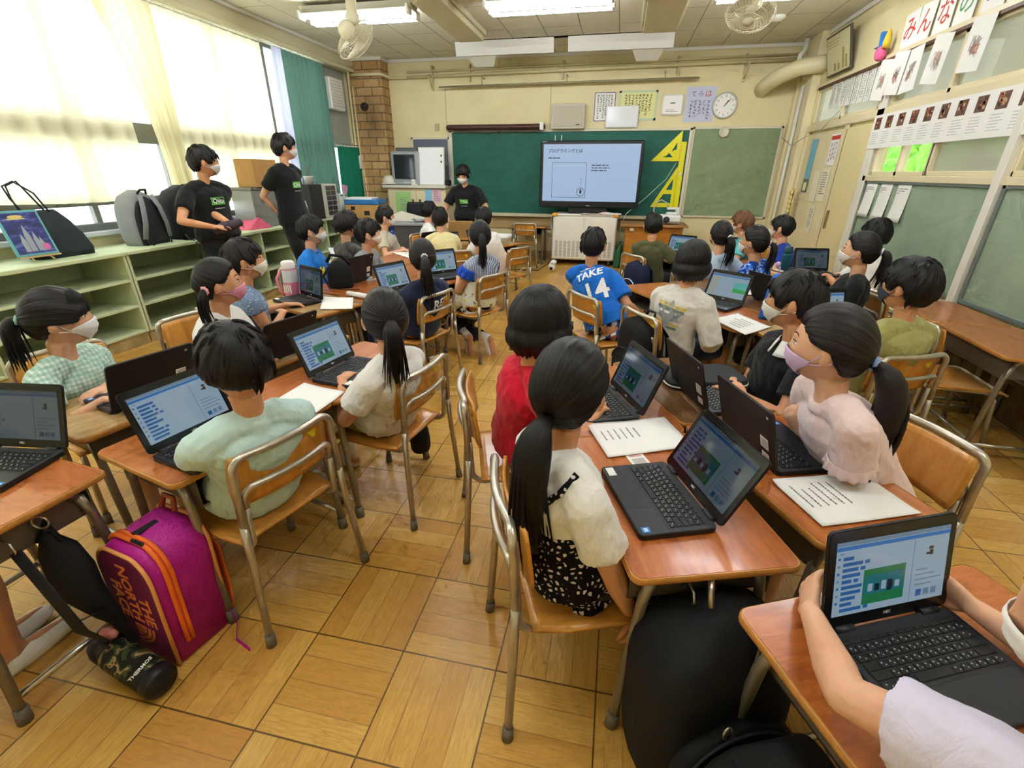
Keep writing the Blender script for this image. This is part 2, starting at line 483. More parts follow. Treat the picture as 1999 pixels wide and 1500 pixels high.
struct(simple('trim_10', mat('post_white', '#e9e6da', .4), lambda m: (m.box(XR-.05, XR, 3.79, 3.86, .3, 1.95, .006), m.box(XR-.03, XR, 5.66, 5.8, 0, 2.37, .004), m.box(XR-.03, XR, 1.9, 1.96, .3, 1.95, .004))))
# transom / corridor windows
FROST = thin_glass('hazy_glass', '#d0d0c8', .06, .66, '#cfccc0')
CLEARG = thin_glass('clear_glass', '#f4f6f2', .05)
wins = [(5.86, 7.62, 1.95, 2.36, FROST, 2), (3.9, 5.62, 1.95, 2.36, FROST, 2), (2.0, 3.78, 1.95, 2.36, FROST, 2), (-.5, 1.9, 1.95, 2.36, FROST, 2),
        (4.72, 5.62, 1.37, 1.66, CLEARG, 2), (3.9, 4.70, 1.37, 1.66, FROST, 1), (2.0, 3.78, 1.37, 1.66, FROST, 2), (-.5, 1.9, 1.37, 1.66, FROST, 2), (1.9, 5.62, .29, .55, thin_glass('low_glass', '#f2f4f2', .06, .55, '#e8eaea'), 4)]
for k, (y0, y1, z0, z1, g, nd) in enumerate(wins):
    w = struct(empty('window_%d' % (k+6), (XR+.03, (y0+y1)/2, z0)))
    m = MB(T(-(XR+.03), -(y0+y1)/2, -z0))
    m.box(XR-.012, XR+.05, y0, y1, z0, z0+.035, .004); m.box(XR-.012, XR+.05, y0, y1, z1-.035, z1, .004)
    for q in range(nd+1):
        y = y0+(y1-y0)*q/nd; m.box(XR-.012, XR+.05, y-.022, y+.022, z0, z1, .004)
    m.build('window_frame', WOODR, w)
    m = MB(T(-(XR+.03), -(y0+y1)/2, -z0)); m.box(XR+.02, XR+.025, y0, y1, z0, z1); m.build('window_pane', g, w)
# corridor beyond
struct(simple('floor_corridor', mat('corridor_floor', '#b9b4a6', .3), lambda m: m.box(XR+.1, XR+2.2, YB, YF, -.1, 0)))
struct(simple('wall_corridor', mat('corridor_wall', '#d9d8cc', .7), lambda m: (m.box(XR+2.2, XR+2.3, YB, YF, 0, .95), m.box(XR+2.2, XR+2.3, YB, YF, 2.2, 3.0))))
struct(simple('ceiling_sky_block', mat('corridor_wall', '#d9d8cc', .7), lambda m: m.box(XR+.1, XR+2.3, YB, YF, 2.95, 3.05)))  # unseen roof, added to keep sky light off the corridor panes
def hedge(m):
    r = random.Random(3)
    for k in range(90):
        m.ell((XR+5+r.uniform(-.8, .8), 2+k*.25, .4+r.uniform(0, 1.75)), r.uniform(.4, .8), r.uniform(.4, .8), r.uniform(.35, .7), 9, 6)
struct(simple('foliage_outside', mat('hedge_green', '#5f9a35', .8, 0, .2, .45, 6), hedge))
# sliding doors
d = struct(empty('door_1', (XR-.005, 7.1, 0)))
m = MB(T(-(XR-.005), -7.1, 0)); m.box(XR-.01, XR+.025, 6.47, 7.7, .02, 1.84, .006); m.build('door_panel', CREAM2, d)
m = MB(T(-(XR-.005), -7.1, 0)); m.box(XR-.035, XR+.0, 7.64, 7.72, 0, 1.9, .004); m.box(XR-.02, XR+.0, 6.42, 6.5, 0, 1.88, .003); m.build('door_frame', WOODR, d)
d = struct(empty('door_2', (XR-.02, 6.12, 0)))
m = MB(T(-(XR-.02), -6.12, 0)); m.box(XR-.02, XR+.012, 5.78, 6.44, .02, 1.84, .006); m.build('door_panel', mat('door_cream', '#e6d7a4', .4), d)
m = MB(T(-(XR-.02), -6.12, 0)); m.box(XR-.024, XR-.02, 6.30, 6.38, .8, 1.0, .004); m.build('door_handle', mat('recess_brown', '#8a7046', .5), d)
m = MB(T(-(XR-.005), -7.1, 0)); m.box(XR-.004, XR, 7.58, 7.62, 1.28, 1.36); m.build('light_switch', mat('switch_bronze', '#6b5f3e', .4, .4), bpy.data.objects['door_1'])
# brown vent panelling low on the right wall
def kick(m):
    for k in range(12):
        y = 1.0+.42*k
        if y > 5.6: break
        m.box(XR-.03, XR, y, y+.4, .02, .26, .01)
    m.box(XR-.045, XR, .9, 5.65, .255, .285, .004)
struct(simple('baseboard_right', mat('aged_wood_panel', '#7d6a44', .65, 0, .3, .35, 9, .2, 30), kick))
# ================================================================== furniture kinds
def wood(name, c0, c1, c2, rough=.25, gl=7.0, stretch=(1.5, 14, 14), worn=0., coat=.3, ring=.5):
    t = NT(name); co = t.coord('Object')
    oi = t.n('ShaderNodeObjectInfo').outputs['Random']
    v = t.n('ShaderNodeVectorMath', {0: t.mapping(co, stretch), 1: t.n('ShaderNodeCombineXYZ', {0: t.math('MULTIPLY', oi, 37.), 1: t.math('MULTIPLY', oi, 11.), 2: 0.0})}, operation='ADD').outputs[0]
    g = t.noise(v, gl, 5, .62, 0, ring)
    c = t.ramp(g, [(.28, c0), (.5, c1), (.72, c2)])
    fine = t.noise(t.mapping(co, (stretch[0]*6, stretch[1]*9, stretch[2]*9)), gl, 3, .6)
    c = t.mix(.16, c, t.ramp(fine, [(.35, c0), (.65, c2)]))
    tint = t.ramp(oi, [(0, '#c9b9ae'), (.5, '#ffffff'), (1, '#ffe9c8')])
    c = t.mix(.5, c, tint, 'MULTIPLY')
    if worn:
        w = t.noise(co, 9, 4, .6)
        c = t.mix(t.math('MULTIPLY', t.ramp(w, [(.45, '#000000'), (.6, '#ffffff')]), worn), c, lin('#b79a66'))
    t.base(c, rough, 0, .45); t.set(t.b.inputs['Coat Weight'], coat); t.set(t.b.inputs['Coat Roughness'], .1)
    t.bump(fine, .04, .001)
    return t.m
W_ORANGE = wood('desk_orange_wood', '#8e4a1e', '#b26630', '#c47a40', .3, 4.0, (2, 9, 9))
W_TAN = wood('desk_tan_wood', '#8f6a3c', '#b38d56', '#cfae78', .35, 5.0, (2, 12, 12), .35)
W_BROWN = wood('desk_brown_wood', '#5a3a20', '#7d5632', '#9b7246', .3, 5.0, (2, 14, 14), .2)
W_EDGE = mat('desk_edge', '#c0853f', .35, 0, .4, .15, 20, 0, 40, 0, .2)
W_CHAIR = wood('chair_plywood', '#bb7a2c', '#d4933c', '#e0a552', .3, 4.0, (7, 1.4, 1.4))
TUBE = mat('painted_tube', '#9c9484', .35, .5, .5, .12, 30)
TUBEC = mat('chair_tube', '#bdb6a8', .3, .7, .5, .1, 30)
RUBB = mat('rubber_foot', '#6f685c', .7)
TRAYM = mat('tray_steel', '#6e675b', .45, .4, .4, .1, 15)
TRAYD = mat('tray_dark', '#1d1c1b', .6)

def rrect(w, d, r, n=5):
    o = []
    for sx, sy, a0 in ((1, 1, 0), (-1, 1, 90), (-1, -1, 180), (1, -1, 270)):
        for k in range(n+1):
            a = rad(a0+90*k/n); o.append((sx*(w/2-r)+r*math.cos(a), sy*(d/2-r)+r*math.sin(a)))
    return o

DZ = .585
def make_desk(topm):
    r = empty('school_desk', (0, 0, 0))
    m = MB(); m.prism(rrect(.594, .394, .026), DZ-.019, DZ-.001, 0); p = rrect(.594, .394, .026)
    m.prism(rrect(.588, .388, .024), DZ-.001, DZ, 1)
    P0 = rrect(.6, .4, .028)
    m.rings([[(x*q, y*q, z) for x, y in P0] for q, z in ((.985, DZ-.0205), (.999, DZ-.016), (1, DZ-.010), (.998, DZ-.003), (.99, DZ-.0003))], True, False, False, True, 0)
    m.build('desktop', [W_EDGE, topm], r)
    m = MB()
    m.box(-.232, .232, -.175, .15, .455, .459); m.box(-.232, -.228, -.175, .15, .455, .563); m.box(.228, .232, -.175, .15, .455, .563); m.box(-.232, .232, .146, .15, .455, .563)
    m.box(-.228, .228, .14, .146, .459, .563, 0, 1)
    m.tube([(-.23, -.176, .46), (.23, -.176, .46)], .004, 6)
    m.build('book_tray', [TRAYM, TRAYD], r)
    m = MB(); m.box(-.262, .262, .15, .155, .47, .562, .002); m.build('front_panel', TRAYM, r)
    for sx in (-1, 1):
        m = MB(); x = .25*sx
        m.tube([(x, -.13, .53), (x, -.11, .552), (x, .11, .552), (x, .13, .53)], .0125, 8)
        m.box(x-.012, x+.012, -.1, .1, .545, .565)
        m.build('side_frame', TUBE, r)
        m = MB(); m.tube([(x*1.008, -.165, .085), (x*1.008, .165, .085)], .010, 8); m.build('foot_bar', STEEL, r)
        for sy in (-1, 1):
            m = MB(); m.tube([(x, sy*.13, .535), (x*1.0, sy*.146, .47), (x*1.01, sy*.178, .02)], .0135, 8); lg = m.build('leg', TUBE, r)
            m = MB(); m.tube([(x*1.008, sy*.175, .05), (x*1.012, sy*.180, .0)], (.0165, .018), 10); m.build('rubber_foot', RUBB, lg)
    m = MB(); m.tube([(-.252, .165, .1), (.252, .165, .1)], .0095, 8); m.build('footrest_bar', STEEL, r)
    m = MB(); m.tube([(.262, -.05, .53), (.292, -.05, .525), (.302, -.05, .505), (.292, -.05, .49)], .003, 6); m.build('bag_hook', STEEL, r)
    return r

YEL = mat('yellow_sticker', '#e9d32c', .5); 
def make_chair():
    r = empty('school_chair', (0, 0, 0))
    def yb(z): return -.205 - .0 if z < 0 else -.22 + .055*min(1, z/.66)
    m = MB()
    # seat with a gentle dish and waterfall front
    def top(u, v):
        x = (u-.5)*.37; y = -.155+.345*v
        e = abs(2*u-1)
        x *= 1-.16*max(0, .25-v)*2 if v < .25 else 1
        z = .362 - .012*(1-e*e)*math.sin(pi*min(1, v*1.1)) - .018*max(0, (v-.8)/.2)**2
        return (x, y, z)
    m.grid(top, 14, 12, True, 0, .010)
    m.build('seat', W_CHAIR, r)
    m = MB()
    def bk(u, v):
        x = (u-.5)*.335; z = .485+.172*v
        c = .022*(1-(2*u-1)**2)
        sh = 1-.06*(abs(2*v-1))**3
        return (x*sh, -.170-c-.020*(v-.5), z)
    m.grid(bk, 14, 8, True, 0, .010)
    m.build('backrest', W_CHAIR, r)
    def back(x, z): return V3((x, -.205+.012*0+.02*(z/.66), z))
    m = MB()
    pts = [(-.175, -.2, .44), (-.168, -.203, .60)]
    for k in range(7):
        a = rad(180-15*k); pts.append((-.128+.04*math.cos(a), -.207, .625+.04*math.sin(a)))
    for k in range(1, 6): pts.append((-.128+.256*k/6, -.207-.016*math.sin(pi*k/6), .665))
    pts += [(-p[0], p[1], p[2]) for p in pts[8::-1]]
    m.tube(pts, .0115, 10)
    # second bar + side drops + under-seat rails
    q = [(-.15, -.195, .50), (-.15, -.197, .535)]
    for k in range(1, 6): q.append((-.15+.03*(1-math.cos(rad(18*k))), -.2-.002*k, .535+.03*math.sin(rad(18*k))))
    for k in range(1, 6): q.append((-.12+.24*k/6, -.211-.014*math.sin(pi*k/6), .565))
    q += [(-p[0], p[1], p[2]) for p in q[6::-1]]
    m.tube(q, .0105, 10)
    m.build('back_frame', TUBEC, r)
    m = MB()
    for sx in (-1, 1):
        p = [(sx*.15, -.195, .51), (sx*.152, -.19, .42)]
        for k in range(1, 6): p.append((sx*.153, -.19+.05*(1-math.cos(rad(18*k))), .39-.048*math.sin(rad(18*k))))
        p += [(sx*.155, -.05, .341), (sx*.155, .1, .340), (sx*.158, .13, .33)]
        m.tube(p, .0105, 10)
    m.tube([(-.155, .1, .340), (.155, .1, .340)], .009, 8); m.tube([(-.155, -.1, .341), (.155, -.1, .341)], .009, 8)
    m.build('seat_frame', TUBEC, r)
    for sx in (-1, 1):
        m = MB(); m.tube([(sx*.175, -.2, .45), (sx*.178, -.202, .36), (sx*.203, -.222, .015)], .0115, 10); lg = m.build('leg', TUBEC, r)
        m = MB(); m.tube([(sx*.2005, -.220, .045), (sx*.204, -.223, 0)], (.0145, .016), 10); m.build('rubber_foot', RUBB, lg)
        m = MB(); m.tube([(sx*.158, .125, .334), (sx*.165, .150, .30), (sx*.182, .178, .015)], .0115, 10); lg = m.build('leg', TUBEC, r)
        m = MB(); m.tube([(sx*.180, .176, .045), (sx*.183, .179, 0)], (.0145, .016), 10); m.build('rubber_foot', RUBB, lg)
    m = MB(T(.098, -.184, .612) @ Matrix.Rotation(rad(180), 4, 'Z') @ Matrix.Rotation(rad(80), 4, 'X') @ Matrix.Rotation(rad(4), 4, 'Y'))
    m.box(-.022, .022, -.014, .014, -.005, .0012, 0, 0); m.text('3', .022, T(-.008, 0, .0018), .0006, 1); m.box(.006, .02, -.006, -.003, .0012, .0016, 0, 1)
    m.build('size_sticker', [YEL, INK], r)
    return r

# ---- laptop
LAPB = mat('laptop_black', '#1b1c1f', .42, 0, .4, 0, 8, .05, 900); LAPD = mat('laptop_deck', '#2c2e33', .45, .2, .4); KEY = mat('key_black', '#131416', .5)
LIDM = mat('lid_back', '#191617', .55, 0, .35); KLEG = mat('key_legend', '#c8c8c8', .6); TPAD = mat('touchpad', '#26282c', .35)
def scr(name, c, s): 
    t = NT(name); t.base((.004, .004, .005, 1), .07, 0, .55); t.set(t.b.inputs['Emission Color'], lin(c)); t.set(t.b.inputs['Emission Strength'], s); t.m.cycles.emission_sampling = 'NONE'; return t.m
SE = .22
SM = [scr('scr_off', '#0a0b0d', .15), scr('scr_page', '#b4cfe4', SE), scr('scr_bar', '#2f86d8', SE), scr('scr_block', '#3c7cc4', SE*.9), scr('scr_green', '#2f9a63', SE*.8), scr('scr_sea', '#2f93a0', SE*.8), scr('scr_line', '#8fb0cc', SE*.8), scr('scr_cat', '#6b4a3a', SE*.6), scr('scr_yel', '#d8c060', SE), scr('scr_grass', '#3ecb5a', SE), scr('scr_sky', '#6fd9d0', SE), scr('scr_dark', '#1f3848', SE*.6)]
SMD = []
for _m in SM:
    _c = _m.copy(); _c.name = _m.name+'_dim'; _c.node_tree.nodes['Principled BSDF'].inputs['Emission Strength'].default_value *= .22; SMD.append(_c)
LW, LDp = .288, .198
def display(kind, seed=1):
    dim = kind.startswith('dim'); kind = kind[3:] if dim else kind
    r = random.Random(seed); m = MB(); W, H = .256, .150
    z = .0006
    def R(x0, y0, x1, y1, mi, k=1): m.box(-W/2+W*x0, -W/2+W*x1, .030+H*(1-y1), .030+H*(1-y0), .0006*k, .0006*k+.0003, 0, mi)
    R(-.012, -.02, 1.012, 1.02, 0, 0); R(0, 0, 1, 1, 0 if kind == 'off' else 1)
    if kind != 'off':
        R(0, 0, 1, .05, 6, 2); R(0, .06, 1, .11, 2, 2)
        R(.03, .14, .06, .16, 6, 2)
        for k in range(7): R(.015, .2+.1*k, .035, .23+.1*k, 6 if k % 2 else 3, 2)
    if kind == 'green':
        for k in range(11): R(.06, .18+.07*k, .06+r.uniform(.10, .17), .215+.07*k, 8, 2)
        R(.66, .3, .99, .74, 10, 2); R(.66, .6, .99, .74, 9, 3)
        for k in range(5): R(.66+.066*k, .57+r.uniform(0, .03), .72+.066*k, .62, 9, 3)
    elif kind != 'off':
        for k in range(10):
            w = r.uniform(.07, .2); R(.06, .2+.078*k, .06+w, .245+.078*k, 3, 2)
            if r.random() < .5: R(.08+w, .2+.078*k, .12+w, .245+.078*k, 3, 2)
        R(.68, .13, .685, .98, 6, 2)
        R(.82, .25, .86, .29, 7, 2); R(.83, .30, .86, .37, 7, 2); R(.80, .33, .83, .36, 7, 2)
        for k in range(4): R(.72, .55+.07*k, .72+r.uniform(.1, .25), .565+.07*k, 6, 2)
        for k in range(3): R(.74+.07*k, .84, .79+.07*k, .93, 3 if k == 0 else 6, 2)
        if kind == 'pic':
            R(.25, .42, .62, .90, 4, 2); R(.265, .5, .605, .78, 5, 3)
            for k in range(5): R(.29+.06*k, .62+r.uniform(-.02, .05), .33+.06*k, .72, 11 if k % 2 else 1, 4)
            R(.27, .76, .60, .80, 4, 4); R(.46, .60, .50, .75, 11, 5)
    return m.mesh('display', SMD if dim else SM)
DISP = {k: display(k, i) for i, k in enumerate(('plain', 'pic', 'green', 'off', 'dimpic', 'dimplain'))}

def make_laptop():
    r = empty('laptop', (0, 0, 0))
    m = MB(); m.prism(rrect(LW, LDp, .012), .003, .0155, 0); m.prism(rrect(LW-.004, LDp-.004, .011), .0155, .0165, 1)
    m.box(-LW/2+.002, -LW/2+.0, -.02, .0, .006, .011)
    b = m.build('base', [LAPB, LAPD], r)
    m = MB(); rows = [(13, .009), (14, .0155), (14, .0155), (13, .0155), (13, .0155), (10, .0155)]
    y = .076; r0 = random.Random(5)
    m.box(-.131, .131, -.023, .0845, .0163, .0168, 0, 2)
    for ri, (n, h) in enumerate(rows):
        tot = .258; x = -.129
        ws = [tot/n]*n
        if ri == 2: ws = [.026]+[(.258-.026-.028)/12]*12+[.028]
        if ri == 3: ws = [.030]+[(.258-.062)/11]*11+[.032]
        if ri == 4: ws = [.038]+[(.258-.074)/11]*11+[.036]
        if ri == 5: ws = [.028, .022, .02, .078, .018, .018, .018, .018, .019, .019]
        for w in ws:
            m.box(x+.0013, x+w-.0013, y-h+.0012, y-.0012, .0165, .0188, .0007, 0)
            if ri and w < .03:
                m.box(x+w*.3, x+w*.3+.0022, y-.0065, y-.0040, .0188, .01885, 0, 1)
                m.box(x+w*.62, x+w*.62+.0018, y-.0108, y-.0085, .0188, .01885, 0, 1)
            x += w
        y -= h+.0012
    m.build('keyboard', [KEY, KLEG, LAPB], b)
    m = MB(); m.box(-.056, .046, -.094, -.030, .0163, .0167, 0); m.build('touchpad', TPAD, b)
    m = MB(); m.box(-.136, -.098, -.088, -.066, .0165, .0169, 0, 0)
    m.build('name_sticker', [PAPER, TXT], b)
    m = MB(); m.box(.116, .134, -.088, -.068, .0165, .0169, 0, 0); m.box(.119, .131, -.083, -.073, .0169, .0171, 0, 1)
    m.build('chip_sticker', [mat('sticker_blue', '#2f7fd0', .4), mat('sticker_pale', '#bcd8f0', .4)], b)
    for sx in (-1, 1):
        m = MB(); m.tube([(sx*.098-.02, .099, .014), (sx*.098+.02, .099, .014)], .0085, 10); m.build('hinge', LAPD, r)
    lid = MB()
    # lid modelled flat: y from 0 (hinge) to LDp, z>0 is the screen side
    lid.prism([(x, yy+LDp/2+.004) for x, yy in rrect(LW, LDp, .012)], -.0075, -.001, 0)
    lid.prism([(x, yy+LDp/2+.004) for x, yy in rrect(LW-.002, LDp-.002, .011)], -.001, 0, 1)
    lo = lid.build('lid', [LIDM, mat('bezel_black', '#0c0d0f', .22, 0, .5)], r); lo.location = (0, .1, .0135)
    do = bpy.data.objects.new('display', DISP['pic']); COL.objects.link(do); do.parent = lo
    m = MB(); m.text('NEC', .0085, T(0, .018, .0004), .0004, 0, bold=.0002); m.build('logo', KLEG, lo)
    m = MB()
    m.box(-.115, -.078, .062, .100, -.0080, -.0075, 0, 0); m.box(-.115, -.082, .022, .046, -.0080, -.0075, 0, 0)
    for k in range(5): m.box(-.112, -.084, .067+.006*k, .0685+.006*k, -.0083, -.008, 0, 1)
    for k in range(3): m.box(-.112, -.086, .027+.006*k, .0285+.006*k, -.0083, -.008, 0, 1)
    m.lathe([(.0045, -.0079), (.0045, -.0075)], 14, (-.118, .178, 0), 2)
    m.build('asset_label', [PAPER, TXT, KLEG], lo)
    return r

DESK_PROTO = {'orange': make_desk(W_ORANGE), 'tan': make_desk(W_TAN), 'brown': make_desk(W_BROWN)}
CHAIR_PROTO = make_chair(); LAP_PROTO = make_laptop()
bpy.context.view_layer.update()
_used = set()
def place(proto, x, y, face, label, cat, group, z=0., pivot=None):
    """face: compass angle (deg) the user looks along"""
    rz = rad(face-90)
    if proto.name not in _used:
        _used.add(proto.name); o = proto; o.location = (x, y, z); o.rotation_euler = (0, 0, rz)
        o['label'] = label; o['group'] = group
    else: o = copy_tree(proto, (x, y, z), rz, label, group)
    o['category'] = cat
    return o
def fwd(face): return V3((math.cos(rad(face)), math.sin(rad(face)), 0))
def rgt(face): return V3((math.sin(rad(face)), -math.cos(rad(face)), 0))
def desk(x, y, face, label, kind='orange'): return place(DESK_PROTO[kind], x, y, face, label, 'desk', 'school desks pushed together in group tables')
def chair(x, y, face, label): return place(CHAIR_PROTO, x, y, face, label, 'chair', 'school chairs at the group tables')
LAPS = []
def laptop(hx, hy, face, label, ang=112, disp='pic', z=None):
    """hx,hy: middle of the hinge line"""
    f = fwd(face); o = place(LAP_PROTO, hx-f.x*.1, hy-f.y*.1, face, label, 'laptop', 'black school laptops', DZ+.0005 if z is None else z)
    for c in kids(o):
        if c.name.startswith('lid'):
            c.rotation_euler = (rad(180-ang), 0, 0)
            for d in kids(c):
                if d.name.startswith('display'): d.data = DISP[disp]
    LAPS.append(o)
    return o

# ------------------------------------------------------------------ desks
desk(-1.697, .699, 84, 'orange school desk at the near left corner, carrying the half-shown laptop')
desk(-1.746, 1.318, -15, 'worn tan school desk where the child in the mint gingham blouse sits', 'tan')
desk(-1.59, 1.90, -13, 'tan school desk in front of the girl with the pink mask', 'tan')
desk(-1.254, 1.178, 166, 'orange school desk of the boy in the mint T-shirt')
desk(-1.10, 1.745, 167, 'orange school desk beside the girl in the white T-shirt and yellow-green shorts')
desk(.203, 1.12, 18, 'orange school desk of the girl in the black dotted pinafore, nearest the aisle')
desk(.018, 1.69, 18, 'orange school desk in front of the child in the red shirt')
desk(.60, 1.325, 205, 'orange school desk under the arms of the girl in the pale pink blouse')
desk(.345, 1.87, 205, 'dark brown scratched school desk holding the flat black case', 'brown')
desk(.657, .687, 114, 'orange school desk at the near right corner, under the nearest laptop')
desk(.727, 3.06, 31, 'school desk beside the child in the beige sweatshirt')
desk(.418, 3.574, 31, 'school desk in front of the child in the blue football shirt')
desk(1.11, 2.78, 112, 'tan school desk at the end of the table before the boy in the khaki T-shirt', 'tan')
desk(1.085, 3.275, 211, 'brown school desk between the blue pencil case and the girl in black', 'brown')
desk(.776, 3.79, 211, 'brown school desk in front of the girl in the blue patterned shirt', 'brown')
desk(.70, 5.10, 36, 'orange school desk of the boy in the olive green T-shirt')
desk(1.07, 4.61, 36, 'school desk before the girl in the pale blue blouse')
desk(1.04, 5.36, 216, 'school desk of the child in the turquoise top with brown hair')
desk(1.41, 4.87, 216, 'school desk in front of the boy in the royal blue T-shirt')
desk(1.70, 4.50, 122, 'brown school desk with the teal bottle and the laptop turned to the pin board', 'brown')
desk(-1.93, 2.72, 70, 'worn tan school desk with the pink bottle and an open paper', 'tan')
desk(-1.95, 3.30, -17, 'orange school desk with the black laptop lid facing the camera behind the paper')
desk(-1.77, 3.87, -17, 'orange school desk in front of the boy in the light grey shirt')
desk(-1.60, 3.06, 162, 'school desk of the girl in the navy printed T-shirt')
desk(-1.40, 3.66, 160, 'school desk of the girl in the yellow floral dress')
desk(-2.06, 4.42, 65, 'school desk in front of the boy in the dark grey shirt')
desk(-2.06, 4.98, -25, 'orange school desk with the blue bottle standing on it')
desk(-1.80, 5.52, -25, 'tan school desk before the boy in the white shirt near the teacher', 'tan')
desk(-1.68, 5.16, 155, 'school desk of the boy in the pale yellow T-shirt')
desk(-1.44, 5.70, 155, 'tan school desk of the child hidden behind the floral dress girl', 'tan')
desk(2.1, 2.82, 178, 'empty orange school desk against the right wall, nearer the camera')
desk(2.11, 3.43, 178, 'empty orange school desk against the right wall, farther from the camera')
desk(-1.39, 7.95, 90, 'small school desk standing against the blackboard wall beside the white cabinet', 'tan')
# ------------------------------------------------------------------ laptops
_a, _b = uz(1373, 580, .6), uz(1448, 596, .6)
LG = ((_a+_b)/2, math.degrees(math.atan2(_b.y-_a.y, _b.x-_a.x))+90)
def hinge(p, q, z=.60):
    a = uz(*p, z); b = uz(*q, z); return a, b
laptop(-1.725, .89, 98, 'laptop cut off by the left picture edge, dark screen toward the camera', 108, 'dimplain')
laptop(-1.655, 1.28, -15, 'laptop in front of the gingham blouse girl, black lid toward the camera', 112, 'plain')
laptop(-1.27, 1.075, 168, 'laptop of the boy in the mint T-shirt, blue and white screen visible', 110, 'plain')
laptop(-1.151, 1.695, 170, 'laptop of the girl in the white T-shirt, screen with a green picture', 112, 'pic')
laptop(-1.46, 1.80, -14, 'laptop with two labels on its black lid in front of the pink mask girl', 112, 'plain')
laptop(.258, 1.103, 21, 'laptop of the girl in the dotted pinafore, glossy screen reflecting the windows', 118, 'dimpic')
laptop(.09, 1.64, 24, 'laptop beside the red shirt child, dim screen with a teal picture', 112, 'dimpic')
laptop(.474, 1.384, 199, 'laptop of the pale pink blouse girl, nearest black lid with two white labels', 107, 'plain')
laptop(.343, 1.73, 199, 'laptop of the boy in the black polo shirt, black lid behind the nearest one', 107, 'plain')
laptop(.578, .768, 114, 'nearest laptop at the lower right, held between two bare arms', 104, 'pic')
laptop(LG[0].x, LG[0].y, LG[1], 'laptop of the beige sweatshirt child, bright screen with a green field', 112, 'green')
laptop(.55, 3.45, 31, 'flat closed laptop corner on the desk of the blue football shirt boy', 178, 'off')
laptop(1.19, 2.86, 108, 'laptop of the khaki T-shirt boy, pale blue screen behind the black polo boy', 106, 'plain')
laptop(1.04, 3.36, 205, 'laptop with its dark lid beside the upright blue pencil case', 110, 'plain')
laptop(.68, 5.38, 60, 'small laptop on the far desk of the olive green T-shirt boy', 115, 'pic')
laptop(1.25, 5.50, 216, 'black laptop lid in front of the brown haired child at the back', 115, 'plain')
laptop(1.72, 4.62, 95, 'laptop beside the teal bottle, dim screen toward the camera', 112, 'dimpic')
laptop(-1.985, 2.79, 62, 'laptop beside the pink bottle, dark screen with a reflection', 98, 'dimpic')
laptop(-1.93, 3.34, -13, 'black laptop lid on the orange desk before the boy in bright blue', 102, 'plain')
laptop(-1.50, 3.12, 157, 'laptop of the navy T-shirt girl, blue screen beside her ponytail', 112, 'pic')
laptop(-1.38, 3.76, 138, 'laptop between the navy T-shirt girl and the floral dress girl', 108, 'pic')
laptop(-2.02, 5.05, -25, 'black laptop lid with two labels next to the blue bottle', 110, 'plain')
laptop(-1.72, 4.95, 140, 'laptop screen to the left of the pale yellow T-shirt boy', 110, 'plain')
laptop(-1.50, 5.35, 145, 'laptop screen to the right of the pale yellow T-shirt boy', 110, 'plain')
# ================================================================== people
def skin_mat(name, c1, c2):
    t = NT(name); co = t.coord('Object')
    t.base(t.ramp(t.noise(co, 9, 3, .5), [(.3, c1), (.7, c2)]), .5, 0, .35)
    t.set(t.b.inputs['Subsurface Weight'], .12); t.set(t.b.inputs['Subsurface Radius'], (.9, .35, .2)); t.set(t.b.inputs['Subsurface Scale'], .008)
    return t.m
SKINS = [skin_mat('skin_fair', '#dba583', '#e6b595'), skin_mat('skin_warm', '#cb9068', '#d9a27c'), skin_mat('skin_tan', '#b47a52', '#c38a62')]
EYEW = mat('eye_white', '#ece8e2', .2); EYEB = mat('eye_dark', '#1c120d', .1); LIP = mat('lip', '#b5736a', .5)
def hair_mat(name, dark, lite, rough=.34):
    t = NT(name); uv = t.n('ShaderNodeTexCoord').outputs['UV']
    v = t.mapping(uv, (190, 2.2, 1))
    a = t.noise(v, 1.0, 3, .6); b = t.noise(t.mapping(uv, (60, 1.0, 1)), 1.0, 2, .5)
    t.base(t.mix(t.math('MULTIPLY', t.math('ADD', a, b), .5), lin(dark), lin(lite)), rough, 0, .28)
    t.bump(t.math('ADD', a, b), .55, .003)
    return t.m
HAIRS = {'black': hair_mat('hair_black', '#050405', '#181414', .4), 'soft': hair_mat('hair_soft_black', '#090707', '#261f1d', .45), 'brown': hair_mat('hair_brown', '#4a2f1c', '#8a6040', .4)}

def cloth(name, hexc, var=.06, rough=.85):
    if name in MATS: return MATS[name]
    t = NT(name); co = t.coord('Object'); c = lin(hexc)
    n = t.noise(co, 5, 3, .5)
    t.base(t.mix(n, tuple(x*(1-var) for x in c[:3])+(1,), tuple(min(1, x*(1+var)) for x in c[:3])+(1,)), rough, 0, .15)
    w = t.noise(t.mapping(co, (1.0, 1.0, .55)), 17, 3, .55, 0, .8)
    fine = t.noise(co, 400, 1, .5)
    t.bump(t.math('ADD', w, t.math('MULTIPLY', fine, .05)), .55, .012)
    t.set(t.b.inputs['Sheen Weight'], .15)
    MATS[name] = t.m; return t.m
def cloth_nodes(name, fn, rough=.85):
    if name in MATS: return MATS[name]
    t = NT(name); co = t.coord('Object')
    t.base(fn(t, co), rough, 0, .15)
    t.bump(t.noise(t.mapping(co, (1, 1, .55)), 17, 3, .55, 0, .8), .5, .012)
    MATS[name] = t.m; return t.m
